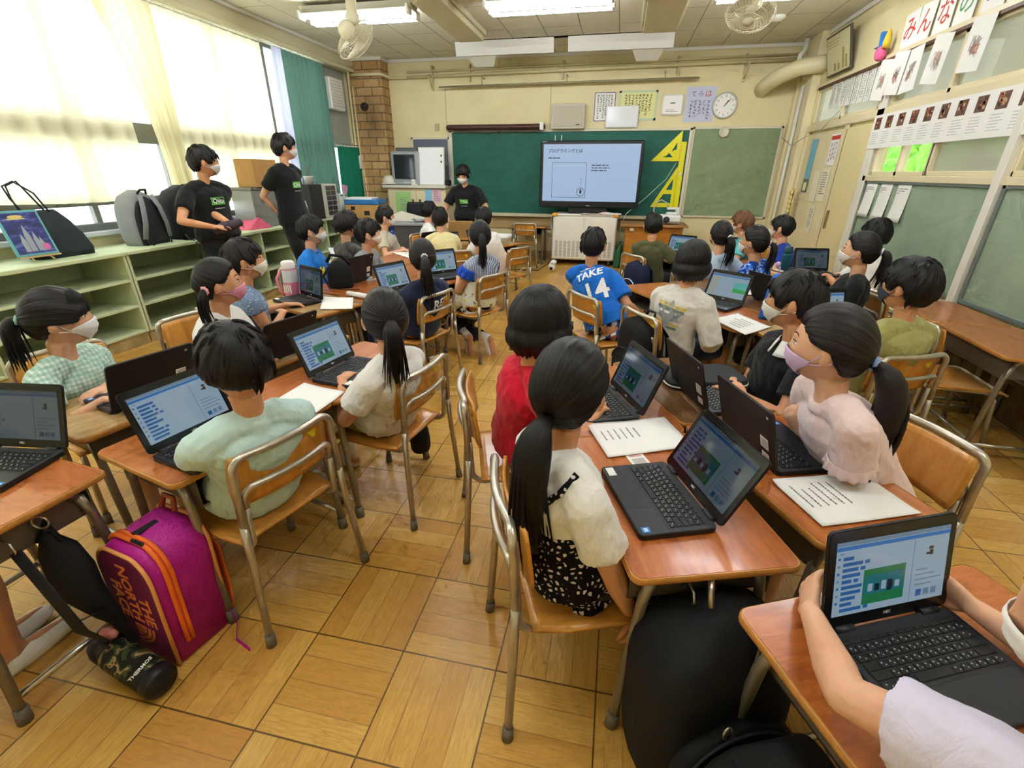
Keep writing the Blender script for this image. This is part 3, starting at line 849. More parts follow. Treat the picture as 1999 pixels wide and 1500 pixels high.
def gingham(t, co):
    c = lin('#e6f2ea')
    sp = t.n('ShaderNodeSeparateXYZ', {0: t.mapping(co, (1, 1, 1), (0, 0, rad(18)))})
    g = lin('#6fae97')
    for o in (1, 2):
        s = t.math('GREATER_THAN', t.math('FRACT', t.math('MULTIPLY', sp.outputs[o], 62)), .5)
        c = t.mix(t.math('MULTIPLY', s, .42), c, g)
    s = t.math('GREATER_THAN', t.math('FRACT', t.math('MULTIPLY', sp.outputs[0], 62)), .5)
    return t.mix(t.math('MULTIPLY', s, .3), c, g)
def petals(t, co):
    v = t.n('ShaderNodeTexVoronoi', {'Vector': co, 'Scale': 62.0, 'Randomness': .9}, feature='DISTANCE_TO_EDGE').outputs[0]
    n = t.noise(co, 90, 2, .5)
    return t.mix(t.math('GREATER_THAN', t.math('ADD', v, t.math('MULTIPLY', n, .35)), .43), lin('#141114'), lin('#d9d3d2'))
def floral(t, co):
    v = t.n('ShaderNodeTexVoronoi', {'Vector': co, 'Scale': 26.0}, feature='F1')
    d = v.outputs['Distance']; c = t.ramp(v.outputs['Color'], [(.3, '#e8e44e'), (.5, '#f0ee9a'), (.62, '#8b8c92'), (.75, '#4a4c55')], 'CONSTANT')
    n = t.noise(co, 46, 3, .6)
    return t.mix(t.math('LESS_THAN', t.math('ADD', d, t.math('MULTIPLY', n, .5)), .62), lin('#f2f1e6'), c)
def camoblue(t, co):
    return t.ramp(t.noise(co, 22, 3, .65, 0, 1.0), [(.40, '#173a86'), (.5, '#2f6cc8'), (.58, '#cfdcec'), (.63, '#1d4fa8')], 'CONSTANT')
def denimdot(t, co):
    v = t.n('ShaderNodeTexVoronoi', {'Vector': co, 'Scale': 75.0}).outputs['Distance']
    return t.mix(t.math('LESS_THAN', v, .22), lin('#7387a6'), lin('#e8e8e4'))
def pinstripe(t, co):
    sp = t.n('ShaderNodeSeparateXYZ', {0: co})
    return t.mix(t.math('GREATER_THAN', t.math('FRACT', t.math('MULTIPLY', sp.outputs[0], 90)), .62), lin('#b4bccb'), lin('#5a6480'))
def stripesbw(t, co):
    sp = t.n('ShaderNodeSeparateXYZ', {0: co})
    return t.mix(t.math('GREATER_THAN', t.math('FRACT', t.math('MULTIPLY', sp.outputs[0], 15)), .5), lin('#1d4fb4'), lin('#eef0f4'))

# ---- head surface in head space (x right, y face, z up), unit scale = child
HA, HB, HC = .0735, .0925, .106
def head_pt(d, feat=True):
    x, y, z = HA*d.x, HB*d.y, HC*d.z
    t = max(0, -d.z)
    if t > 0:
        x *= 1-.30*t**1.6
        if d.y > 0: y = y*(1-.06*t)+.016*t
        else: y *= 1-.30*t
    if d.z > 0.2: pass
    if feat and d.y > .2:
        az = math.atan2(d.x, d.y); k = d.y
        def g(a0, z0, sa, sz): return math.exp(-((az-a0)/sa)**2-((d.z-z0)/sz)**2)
        y += .013*g(0, -.24, .13, .14)+.006*g(0, -.05, .10, .22)
        y -= .005*g(.42, .0, .2, .11)+.005*g(-.42, .0, .2, .11)
        y += .004*g(.4, .16, .3, .07)+.004*g(-.4, .16, .3, .07)
        y += .004*g(0, -.52, .3, .06)+.004*g(0, -.64, .25, .06)
        y += .004*g(0, -.88, .35, .14)
        y += .003*g(.65, -.3, .3, .2)+.003*g(-.65, -.3, .3, .2)
    return V3((x, y, z))
def sph(az, el): return V3((math.sin(az)*math.cos(el), math.cos(az)*math.cos(el), math.sin(el)))
def interp(tab, a):
    a = abs(a)
    for (a0, e0), (a1, e1) in zip(tab, tab[1:]):
        if a <= a1: return e0+(e1-e0)*(a-a0)/(a1-a0)
    return tab[-1][1]

def head_piece(m, M, k):
    n, mm = 40, 30; rings = []
    for i in range(mm+1):
        el = -pi/2+pi*max(.01, min(.99, i/mm))
        rings.append([M @ (head_pt(sph(2*pi*j/n, el))*k) for j in range(n)][::-1])
    m.rings(rings)
    for sx in (-1, 1):                                           # ears
        R = M.to_3x3().to_4x4() @ Matrix.Rotation(rad(22)*-sx, 4, 'Z')
        m.ell(M @ V3((sx*.0785*k, -.008*k, -.008*k)), .0095*k, .018*k, .029*k, 12, 8, R)
        m.ell(M @ V3((sx*.0765*k, .000*k, -.026*k)), .008*k, .010*k, .013*k, 8, 6, R)

HAIRLINE_UP = [(0, 34), (35, 32), (55, 20), (72, 4), (88, 4), (104, -14), (125, -34), (180, -38)]
HAIRLINE_BANG = [(0, 7), (30, 6), (46, -2), (58, -16), (72, -20), (82, -6), (96, -4), (110, -22), (130, -34), (180, -37)]
HAIRLINE_SHORT = [(0, 13), (30, 12), (48, 4), (60, -10), (74, -12), (82, 2), (97, 2), (108, -22), (130, -36), (180, -40)]
HAIRLINE_BOWL = [(0, 6), (30, 5), (50, -2), (64, -12), (90, -13), (110, -18), (135, -24), (180, -27)]

def sines(seed, ks):
    r = random.Random(seed); ph = [(k, r.uniform(0, 6.28), r.uniform(.6, 1)) for k in ks]
    return lambda x: sum(w*math.sin(k*x+p) for k, p, w in ph)/len(ks)

def hair_cap(m, M, k, pole, line, thick=.016, amp=.003, seed=0, hang=None, jag=.05, nphi=132, nt=22):
    """strands run from the pole over the scalp to the hairline table; hang: table azimuth -> end z (bob)"""
    pole = V3(pole).normalized()
    e1 = V3((1, 0, 0)); e1 = (e1-pole*e1.dot(pole)).normalized(); e2 = pole.cross(e1)
    f1 = sines(seed, (13, 21, 34, 55)); f2 = sines(seed+5, (8, 17, 29, 47)); f3 = sines(seed+9, (5, 9, 14))
    cols = []
    for j in range(nphi):
        ph = 2*pi*j/nphi
        dr = e1*math.cos(ph)+e2*math.sin(ph)
        # march to the hairline
        end = rad(8)
        for s in range(4, 175):
            th = rad(s); d = pole*math.cos(th)+dr*math.sin(th)
            az = math.degrees(math.atan2(d.x, d.y)); el = math.degrees(math.asin(max(-1, min(1, d.z))))
            lim = interp(line, az)
            if hang is not None: lim = max(lim, -2.0)
            if el < lim and s > 6: break
            end = th
        end *= 1+jag*f2(ph)*.5
        col = []
        for i in range(nt+1):
            t = i/nt; th = end*(t**.9)
            th = max(th, .012)
            d = pole*math.cos(th)+dr*math.sin(th)
            p = head_pt(d, False)
            fade = min(1, (1-t)*7+.35) if hang is None else 1
            prof = thick*(.75+.35*math.sin(pi*min(1, t*.75+.12)))*fade
            rr = prof + amp*(f1(ph+.25*t*f3(ph))+.6*f2(ph*1.0+.5*t))*min(1, t*3)*fade
            nrm = V3((p.x/HA**2, p.y/HB**2, p.z/HC**2)).normalized()
            col.append(p+nrm*rr)
        if hang is not None:
            d = pole*math.cos(end)+dr*math.sin(end); az = math.degrees(math.atan2(d.x, d.y))
            zend = interp(hang, az)+.012*f1(ph)+.006*f2(ph*2)
            p0 = col[-1]
            if zend < p0.z-.004:
                L = p0.z-zend
                out = V3((p0.x, p0.y, 0)).normalized()
                for i in range(1, 9):
                    t = i/8
                    bul = .014*math.sin(pi*min(1, t*1.15))-.020*t**3+amp*.9*f1(ph+.1*t)
                    col.append(p0+V3((0, 0, -L*t))+out*bul)
                q = col[-1]
                col.append(q-out*.016+V3((0, 0, .006))); col.append(V3((p0.x*.8, p0.y*.8, p0.z-L*.4)))
            else:
                q = col[-1]
                for i in range(8): col.append(q+V3((0, 0, -.001*i)))
                col.append(q*.93); col.append(q*.85)
        else:
            q = col[-1]; col.append(q*.955+V3((0, 0, -.001))); col.append(q*.86)
        cols.append([M @ (p*k) for p in col])
    nr = len(cols[0])
    m.rings([[cols[j][i] for j in range(nphi)] for i in range(nr)], True, True, True, True, None, True)

def lock(m, pts, r0, n=7, tip=.12, flat=.7, prof=None):
    c = len(pts); rr = []
    for i in range(c):
        t = i/(c-1)
        w = prof(t) if prof else (1-(1-tip)*t**2.2)
        rr.append((r0*w, r0*w*flat))
    m.tube(pts, rr, n, None, False, None, 1, True)

def bez(p0, p1, p2, p3, n):
    o = []
    for i in range(n+1):
        t = i/n; a = (1-t)
        o.append(p0*a**3+p1*3*a*a*t+p2*3*a*t*t+p3*t**3)
    return o

def tail(m, M, k, root, out, length, width=.032, seed=0, count=26, sag=None, curl=.0, wave=.006):
    """ponytail: root in head space, out = leaving direction, then hangs along world -Z"""
    r = random.Random(seed)
    P = M @ (V3(root)*k); o = (M.to_3x3() @ V3(out)).normalized()
    dn = V3((0, 0, -1)) if sag is None else V3(sag).normalized()
    side = o.cross(dn); side = side.normalized() if side.length > .05 else V3((1, 0, 0))
    bk = side.cross(dn).normalized()
    L = length*k
    core = bez(P, P+o*L*.22, P+o*L*.22+dn*L*.35, P+o*L*.10+dn*L*.86+bk*curl, 10)
    m.tube(core, [(width*k*w, width*k*w*.75) for w in (.34, .55, .8, .95, 1, .98, .92, .8, .62, .42, .18)], 14, side, False, None, 1, True)
    for q in range(count):
        a = r.uniform(0, 2*pi); s = math.sqrt(r.random())*1.05
        ox, oy = math.cos(a)*s, math.sin(a)*s
        l = L*r.uniform(.82, 1.08)
        sp = width*k*(.95+.25*r.random())
        off = side*ox*sp+bk*oy*sp*.8
        e = P+o*L*.10+dn*l*.92+bk*curl+off*(1.05+.5*r.random())+side*r.uniform(-1, 1)*.012*k
        pts = bez(P+off*.25, P+o*L*.22+off*.7, P+o*L*.22+dn*L*.35+off*1.05+V3((r.uniform(-1, 1), r.uniform(-1, 1), 0))*wave, e, 10)
        lock(m, pts, .0085*k*r.uniform(.7, 1.2), 6, .08, .8)

def mask_piece(m, M, k, square=False):
    def fn(u, v):
        az = (u-.5)*2*rad(74); a = abs(u-.5)*2
        top = -.10-.22*a**1.5; bot = -.90+.50*a**1.8
        dz = top+(bot-top)*v
        el = math.asin(max(-.99, min(.99, dz)))
        d = sph(az, el); p = head_pt(d, False)
        out = .006+.012*math.cos(az)**3*math.sin(pi*min(1, .18+.8*v))
        n = V3((d.x, d.y, d.z*.3)).normalized()
        p = p+n*out
        p.y += .0016*math.sin(v*pi*7)*(1-a)
        return M @ (p*k)
    m.grid(fn, 20, 12, True, None, .0018)
    for sx in (0, 1):
        for v, ez in ((.04, .014), (.95, -.03)):
            q = M.inverted() @ fn(sx, v)
            s = 1 if sx else -1
            ear = V3((s*.0795, -.014, ez))*k
            mid = (q+ear)/2+V3((s*.006, 0, 0))*k
            m.tube([M @ q, M @ mid, M @ ear, M @ (ear+V3((0, -.008, -.006 if ez > 0 else .006))*k)], .0016*k, 5)

# ---- remeshing of overlapping pieces into one surface
def fuse(mb, vox, smooth=2, wr=0.0, seed=0):
    me = mb.mesh('tmp', [])
    o = bpy.data.objects.new('tmp', me); COL.objects.link(o)
    md = o.modifiers.new('r', 'REMESH'); md.mode = 'VOXEL'; md.voxel_size = vox; md.use_smooth_shade = True
    if smooth:
        sm = o.modifiers.new('s', 'SMOOTH'); sm.factor = .5; sm.iterations = smooth
    if wr:
        tx = bpy.data.textures.new('w', 'CLOUDS'); tx.noise_scale = .055; tx.noise_depth = 2
        dm = o.modifiers.new('d', 'DISPLACE'); dm.texture = tx; dm.strength = wr; dm.mid_level = .5; dm.texture_coords = 'GLOBAL'
    ev = o.evaluated_get(bpy.context.evaluated_depsgraph_get())
    out = bpy.data.meshes.new_from_object(ev)
    bpy.data.objects.remove(o); bpy.data.meshes.remove(me)
    return out

def ik(a, c, l1, l2, pole):
    d = c-a; L = d.length
    if L > (l1+l2)*.995: c = a+d.normalized()*(l1+l2)*.995; d = c-a; L = d.length
    L = max(L, abs(l1-l2)*1.05+.01)
    x = (l1*l1-l2*l2+L*L)/(2*L); h = math.sqrt(max(0, l1*l1-x*x))
    u = d.normalized(); p = V3(pole); p = p-u*p.dot(u); p = p.normalized() if p.length > 1e-5 else V3((0, 0, -1))
    return a+u*x+p*h, c

def hand_piece(m, W, d, n, k, curl=.5, s=1, spread=.05):
    """W wrist, d along the hand, n palm normal (towards the palm side), s=+1: thumb on the +side"""
    d = d.normalized(); n = (n-d*n.dot(d)).normalized(); sd = d.cross(n)*s
    pl = .062*k
    m.tube([W-d*.012*k, W+d*.015*k, W+d*.04*k, W+d*pl], [(.017*k, .013*k), (.022*k, .012*k), (.028*k, .0115*k), (.026*k, .010*k)], 12, sd, True)
    for i, (o, l) in enumerate(((.0215, .052), (.0075, .059), (-.0065, .055), (-.020, .043))):
        b = W+d*(pl-.004*k)+sd*o*k; dd = (d+sd*o*spread*20).normalized(); pts = [b]; ang = 0
        for f, seg in enumerate((.42, .32, .26)):
            ang += curl*(.45, .75, .55)[f]
            v = dd*math.cos(ang)+n*math.sin(ang)
            pts.append(pts[-1]+v*l*seg*k)
        m.tube(pts, [.0072*k, .0070*k, .0064*k, .0055*k], 8, None, True)
    b = W+d*.016*k+sd*.020*k
    v = (d*.75+sd*.6+n*.35).normalized(); v2 = (d*.95+sd*.15+n*(.3+curl*.3)).normalized()
    m.tube([b-v*.01*k, b+v*.024*k, b+v*.024*k+v2*.020*k, b+v*.024*k+v2*.036*k], [.0105*k, .0088*k, .0075*k, .006*k], 8, None, True)

class P: pass
PEOPLE = []
def person(label_, *a, **kw):
    return _person(label_, *a, **kw)
def _person(label, head, pel, face, hyaw=None, hpitch=0., htilt=0., k=1.0, arms=('lap', 'lap'), seat=.36, stand=False, skin=1, near=False,
           hair='short', hcol='black', tailspec=None, shirt=None, sleeve=.62, pants=None, leglen=.55, skirt=None, mask='#f0f0ee', shoes='#e9e7e2', socks=None,
           collar=None, prints=None, hseed=0, cap_thick=.016, group=None, feet=None, scrunch=None, extra=None, lean_pole=None, loose=.014, shoulder=1.0, longsl=False, turn=None, fem=False, backmat=None, curl=None, shrug=0.):
    """head: head centre; pel: (x,y) of the hips; face: compass angle of the hips"""
    H = V3(head); hy = face if hyaw is None else hyaw
    F, R_ = fwd(face), rgt(face)
    sf = face if turn is None else turn
    SF, SR = fwd(sf), rgt(sf)
    hf, hr = fwd(hy), rgt(hy)
    hf2 = hf*math.cos(rad(hpitch))+V3((0, 0, math.sin(rad(hpitch)))); up = hr.cross(hf2).normalized()
    if htilt: up = (up*math.cos(rad(htilt))+hr*math.sin(rad(htilt))).normalized(); hr = hf2.cross(up).normalized()
    HM = basis(hr, hf2, up, H)
    bk = k*(.86 if not stand else 1.0)                 # body scale relative to head-scaled child
    if stand: PZ = seat
    else: PZ = seat+.075*k
    Pv = V3((pel[0], pel[1], PZ))
    Nk = H-up*.105*k-hf2*.022*k                         # top of neck
    sp_dir = (Nk-Pv)
    NB = Nk-V3((0, 0, .055*k))-SF*.012*k-(sp_dir.normalized()*.01)   # neck base (C7)
    mid = (Pv+NB)/2-SF*(.022*k)
    def spine(t): return Pv*(1-t)**2+mid*2*t*(1-t)*1.0+NB*t*t
    def right(t): return (R_*(1-t)+SR*t).normalized()
    tor = [(-.12, .118, .088), (0, .132, .100), (.15, .128, .098), (.35, .112, .086), (.55, .118, .089), (.75, .130, .090), (.88, .128, .078), (.96, .085, .060), (1.0, .048, .046)]
    q = k*(1.0 if not stand else 1.18)*shoulder
    def torso(m, infl, t0=-.12, t1=1.0, flare=0., bulge=1.0):
        rings = []
        for (t, a, b) in tor:
            if t < t0-.001 or t > t1+.001: continue
            c = spine(t) if t >= 0 else Pv+(Pv-spine(.1)).normalized()*(-t)*.7*k
            tg = (spine(min(1, t+.05))-spine(max(0, t-.05))).normalized()
            r = right(max(0, t)); r = (r-tg*r.dot(tg)).normalized(); f = tg.cross(r)*-1
            ia = infl*(.45 if t > .98 else .75 if t > .9 else 1.0)+flare*max(0, .5-t)
            rings.append([c+r*((a*q+ia)*math.cos(2*pi*j/20))+f*((b*q+ia)*math.sin(2*pi*j/20)) for j in range(20)])
        m.rings(rings)
    # joints
    tgN = (NB-spine(.8)).normalized()
    SHp = {}; EL = {}; WR = {}; HD = {}; HN = {}
    l1, l2 = .215*k, .185*k
    if stand: l1, l2 = .262*k, .232*k
    for s, nm, arm in ((-1, 'L', arms[0]), (1, 'R', arms[1])):
        S = NB-tgN*(.044*q-shrug)+SR*(s*.133*q); SHp[nm] = S
        pole = SR*s*.6-SF*.5+V3((0, 0, -.6)); hd = None; hn = None
        if arm == 'lap': Wt = Pv+F*.25*k+R_*s*.055*k+V3((0, 0, .045*k)); hd = F*.8-R_*s*.5; hn = V3((0, 0, -1))
        elif arm == 'thigh': Wt = Pv+F*.2*k+R_*s*.09*k+V3((0, 0, .05*k)); hd = F; hn = V3((0, 0, -1))
        elif arm == 'desk': Wt = S+F*.25*k+R_*s*-.03*k; Wt.z = DZ+.022; hd = F*.8-R_*s*.6; hn = V3((0, 0, -1))
        elif arm == 'deskin': Wt = S+F*.22*k-R_*s*.08*k; Wt.z = DZ+.022; hd = F*.3-R_*s*1; hn = V3((0, 0, -1))
        elif arm == 'side': Wt = S+V3((0, 0, -.40*k))+F*.06*k+R_*s*.05*k; hd = V3((0, 0, -1))+F*.2; hn = -R_*s; pole = -SF
        elif arm == 'back': Wt = Pv-F*.13*k+R_*s*.05*k+V3((0, 0, .06*k)); hd = -R_*s+V3((0, 0, -.4)); hn = F; pole = -SF*1+SR*s*.8
        else:
            Wt = V3(arm[0]); hd = V3(arm[1]); hn = V3(arm[2]) if len(arm) > 2 else V3((0, 0, -1))
            if len(arm) > 3: pole = V3(arm[3])
        e, w = ik(S, Wt, l1, l2, pole)
        EL[nm], WR[nm], HD[nm], HN[nm] = e, w, hd, hn
    HPs = {}; KN = {}; AN = {}; FT = {}
    for s, nm in ((-1, 'L'), (1, 'R')):
        Hp = Pv+R_*s*.066*q+V3((0, 0, -.012*k)); HPs[nm] = Hp
        if stand:
            A = V3((pel[0], pel[1], .07))+R_*s*.09*k; kn, a = ik(Hp, A, (PZ-.07)*.51, (PZ-.07)*.5, F)
            fd = F+R_*s*.25
        else:
            if feet and feet.get(nm): A, fd = V3(feet[nm][0]), V3(feet[nm][1])
            else: A = V3((pel[0], pel[1], 0))+F*.33*k+R_*s*.075*k+V3((0, 0, .075)); fd = F+R_*s*.1
            kn, a = ik(Hp, A, .345*k, .325*k, F*1.0+V3((0, 0, .6)))
        KN[nm], AN[nm], FT[nm] = kn, a, fd.normalized()
    th = (.068*q, .046*k, .044*k, .030*k)
    vox = .0048 if near else .0075
    # ---------- body
    b = MB()
    head_piece(b, HM, k)
    b.tube([NB-V3((0, 0, .03*k)), NB+(Nk-NB)*.5, Nk+up*.02*k], [.044*k*min(q/k, 1.1), .040*k, .043*k], 14)
    torso(b, 0)
    for s, nm in ((-1, 'L'), (1, 'R')):
        S = SHp[nm]
        b.tube([NB-(Nk-NB)*.05, (NB+S)/2+V3((0, 0, .006*k)), S], [.026*k, .034*q, .041*q], 12, None, True)
        b.tube([S, S+(EL[nm]-S)*.5, EL[nm]], [.0405*q, .036*q, .029*k], 12, None, True)
        e, w = EL[nm], WR[nm]
        b.tube([e, e+(w-e)*.3, e+(w-e)*.75, w], [.029*k, .030*k, .022*k, .0185*k], 12, None, True)
        hand_piece(b, w, HD[nm], HN[nm], k*1.02, curl or (.5 if near else .6), -s if True else s)
        b.tube([HPs[nm], (HPs[nm]+KN[nm])/2, KN[nm]], [th[0], .060*q, th[1]], 14, None, True)
        b.tube([KN[nm], KN[nm]+(AN[nm]-KN[nm])*.35, KN[nm]+(AN[nm]-KN[nm])*.8, AN[nm]], [th[2], .044*k, th[3], .030*k], 12, None, True)
        fd = FT[nm]
        b.tube([AN[nm]-fd*.03*k+V3((0, 0, -.03*k)), AN[nm]+fd*.05*k+V3((0, 0, -.035*k)), AN[nm]+fd*.13*k+V3((0, 0, -.045*k))], [(.026*k, .028*k), (.032*k, .026*k), (.030*k, .014*k)], 10, None, True)
    me = fuse(b, vox, 2)
    base = V3((pel[0], pel[1], 0))
    root = empty('person', base, 0, label, 'person', group)
    INV = T(-base.x, -base.y, 0)
    def addmesh(me, name, mats, parent=root):
        me.transform(INV) if True else None
        idx = np.zeros(len(me.polygons), dtype=np.int32); me.polygons.foreach_get('material_index', idx)
        me.name = name; me.materials.clear()
        for mm in (mats if isinstance(mats, (list, tuple)) else [mats]): me.materials.append(mm)
        me.polygons.foreach_set('material_index', np.minimum(idx, len(me.materials)-1))
        o = bpy.data.objects.new(name, me); COL.objects.link(o); o.parent = parent; return o
    # eyes joined in the same mesh
    em = MB()
    for s in (-1, 1):
        d = sph(s*rad(23), rad(0)); p = head_pt(d)
        em.ell(HM @ ((p-V3((0, .0058, -.001)))*k), .0125*k, .0095*k, .0078*k, 12, 8, HM.to_3x3().to_4x4(), 1)
        em.ell(HM @ ((p-V3((0, .0008, -.001)))*k), .0066*k, .0054*k, .0070*k, 10, 6, HM.to_3x3().to_4x4(), 2)
        lid_ = [HM @ ((head_pt(sph(s*rad(a), 0))+V3((0, .0022, .0068+.002*math.sin(rad((a-14)*9)))))*k) for a in (14, 19, 24, 29, 34)]
        em.tube(lid_, [.0012*k, .0018*k, .0020*k, .0018*k, .001*k], 6, None, True, 2)
        br = [HM @ ((head_pt(sph(s*rad(a), rad({11: 14.5, 20: 17, 30: 16.5, 38: 13}[a])))+V3((0, .0012, 0)))*k) for a in (11, 20, 30, 38)]
        em.tube(br, [.0016*k, .0024*k, .0022*k, .001*k], 6, None, True, 2, .6)
    bm = bmesh.new(); bm.from_mesh(me); n0 = len(bm.faces)
    em_me = em.mesh('e', [SKINS[0], EYEW, EYEB]); bm.from_mesh(em_me); bm.to_mesh(me); bm.free(); bpy.data.meshes.remove(em_me)
    body = addmesh(me, 'body', [SKINS[skin], EYEW, EYEB])
    # ---------- clothes
    res = P(); res.root = root; res.HM = HM; res.k = k; res.INV = INV
    if shirt is not None:
        c = MB(); torso(c, loose*k, -.06 if not stand else -.12, 1.0, .03*k)
        for s, nm in ((-1, 'L'), (1, 'R')):
            S = SHp[nm]
            i2 = loose*k*.7
            c.tube([NB+(Nk-NB)*.04, (NB+S)/2+V3((0, 0, .012*k)), S], [.038*k+i2*.5, .038*q+i2, .042*q+i2], 12, None, True)
            c.tube([NB-V3((0, 0, .02*k)), NB+(Nk-NB)*.12], [.050*k+i2*.4, .0485*k+i2*.2], 16)
            e, w = EL[nm], WR[nm]
            if sleeve <= 1:
                end = S+(e-S)*sleeve
                c.tube([S, S+(end-S)*.5, end], [.043*q+i2, .043*q+i2*1.3, .040*q+i2*1.7], 14)
            else:
                end = e+(w-e)*(sleeve-1)
                c.tube([S, S+(e-S)*.5, e, e+(end-e)*.5, end], [.043*q+i2, .041*q+i2*1.3, .036*k+i2*1.4, .035*k+i2*1.4, .032*k+i2*1.4], 14)
        so = addmesh(fuse(c, vox*1.15, 2, .011*k), 'shirt', shirt); res.shirt = so
    if pants is not None:
        c = MB(); torso(c, .008*k, -.12, .22)
        for s, nm in ((-1, 'L'), (1, 'R')):
            a, kn, an = HPs[nm], KN[nm], AN[nm]
            if leglen <= 1:
                en = a+(kn-a)*leglen
                c.tube([a, (a+en)/2, en], [th[0]+.008*k, .064*q+.010*k, .060*q+.012*k-.014*k*leglen], 14, None, False)
            else:
                en = kn+(an-kn)*(leglen-1)
                c.tube([a, (a+kn)/2, kn, (kn+en)/2, en], [th[0]+.007*k, .060*q+.009*k, .048*k+.010*k, .046*k+.010*k, .040*k+.010*k], 14, None, False)
        res.pants = addmesh(fuse(c, vox*1.15, 2, .010*k), 'shorts' if leglen <= 1.3 else 'trousers', pants)
    if skirt is not None:
        c = MB(); up_t, ln = skirt[1], skirt[2]
        torso(c, (loose+.006)*k, -.12, up_t, .03*k)
        ctr = Pv+F*.13*k
        rings = []
        for i in range(7):
            t = i/6; cc = Pv+F*(.03+.27*t*ln)*k+V3((0, 0, (.035-.075*t)*k)); w = (.150+.035*t)*q; hgt = (.105-.012*t)*q
            rings.append([cc+R_*(w*math.cos(2*pi*j/28))+V3((0, 0, 1))*(hgt*math.sin(2*pi*j/28))*(1 if math.sin(2*pi*j/28) > 0 else 1.15) for j in range(28)])
        c.rings(rings)
        res.skirt = addmesh(fuse(c, vox*1.15, 2, .012*k), 'dress', skirt[0])
    for s, nm in ((-1, 'L'), (1, 'R')):
        fd = FT[nm]; a = AN[nm]; c = MB()
        hor = V3((fd.x, fd.y, fd.z)).normalized(); side = hor.cross(V3((0, 0, 1))).normalized(); upv = side.cross(hor)
        bb = a-upv*.045*k-hor*.042*k
        pr = [(-.004, .020, .020), (.01, .031, .040), (.05, .034, .046), (.09, .036, .038), (.14, .039, .028), (.175, .035, .024), (.197, .018, .014)]
        rings = []
        for (l, w, hh) in pr:
            rings.append([bb+hor*l*k+side*(w*k*math.cos(2*pi*j/14))+upv*(max(-.028, hh*math.sin(2*pi*j/14))*k) for j in range(14)])
        c.rings(rings)
        sh = c.mesh('shoe', mat('shoe_'+shoes, shoes, .6)); addmesh(sh, 'shoe', mat('shoe_'+shoes, shoes, .6))
        if socks:
            c = MB(); kn = KN[nm]
            c.tube([a-upv*.01, a+(kn-a)*.15, a+(kn-a)*.3], [.034*k, .034*k, .037*k], 12); addmesh(c.mesh('sock', []), 'sock', mat('sock_'+socks, socks, .9))
    # ---------- hair
    hm = MB(); pz = .0
    kk = k
    def ob(mm, name, mt, parent=root):
        me = mm.mesh(name, mt); return addmesh(me, name, mt, parent)
    if hair == 'short': hair_cap(hm, HM, kk, (0, -.35, .94), HAIRLINE_SHORT, cap_thick, .0042, hseed, None, .12)
    elif hair == 'crop': hair_cap(hm, HM, kk, (0, -.35, .94), HAIRLINE_SHORT, cap_thick*.75, .0025, hseed, None, .08)
    elif hair == 'bowl': hair_cap(hm, HM, kk, (0, -.30, .95), HAIRLINE_BOWL, cap_thick*1.35, .0032, hseed, None, .07)
    elif hair == 'bob':
        hair_cap(hm, HM, kk, (0, -.2, .98), HAIRLINE_BANG, cap_thick*1.25, .0032, hseed, [(0, .02), (42, .0), (56, -.05), (75, -.082), (110, -.092), (180, -.096)])
    elif hair == 'tied':
        ts = tailspec or {}
        rt = V3(ts.get('root', (0, -.085, .03)))
        hair_cap(hm, HM, kk, (rt.x/HA, rt.y/HB, rt.z/HC), HAIRLINE_BANG if ts.get('bang') else HAIRLINE_UP, cap_thick*.85, .0022, hseed, None, .05, 150, 26)
        if ts.get('bang'):
            r = random.Random(hseed)
            for q_ in range(26):
                az = rad(-56+112*q_/25+r.uniform(-2, 2)); p0 = head_pt(sph(az*.5, rad(52)), False)*1.12; p3 = head_pt(sph(az, rad(9-abs(az)*9+r.uniform(-2, 3))), False)*1.07; p1 = head_pt(sph(az*.8, rad(34)), False)*1.15
                lock(hm, [HM @ (p0*k), HM @ ((p0*.35+p1*.65)*k), HM @ (p1*k), HM @ ((p1*.45+p3*.55)*k*1.015), HM @ (p3*k)], .010*k, 6, .3, .45)
    if hair in ('short', 'crop', 'bowl'):
        r = random.Random(hseed+50); line = {'short': HAIRLINE_SHORT, 'crop': HAIRLINE_SHORT, 'bowl': HAIRLINE_BOWL}[hair]; n_ = 0
        ct = cap_thick*{'short': 1, 'crop': .75, 'bowl': 1.35}[hair]
        while n_ < (46 if hair != 'crop' else 30):
            az = r.uniform(-180, 180); el = r.uniform(-25, 72)
            if el < interp(line, az)+4: continue
            n_ += 1; pts = []; L = r.uniform(.25, .5); dz = r.uniform(-.22, .22)
            for i in range(5):
                t = i/4; d = sph(rad(az)+dz*t, rad(el)-L*(t-.35)); p = head_pt(d, False); nn = V3((p.x/HA**2, p.y/HB**2, p.z/HC**2)).normalized()
                pts.append(HM @ ((p+nn*(ct*.92+.006*t*t+.001))*k))
            lock(hm, pts, .0085*k, 6, .1, .42, lambda t: math.sin(pi*min(1, .18+.82*t))**.7 if t < .98 else .12)
    ho = ob(hm, 'hair', HAIRS[hcol]); res.hair = ho
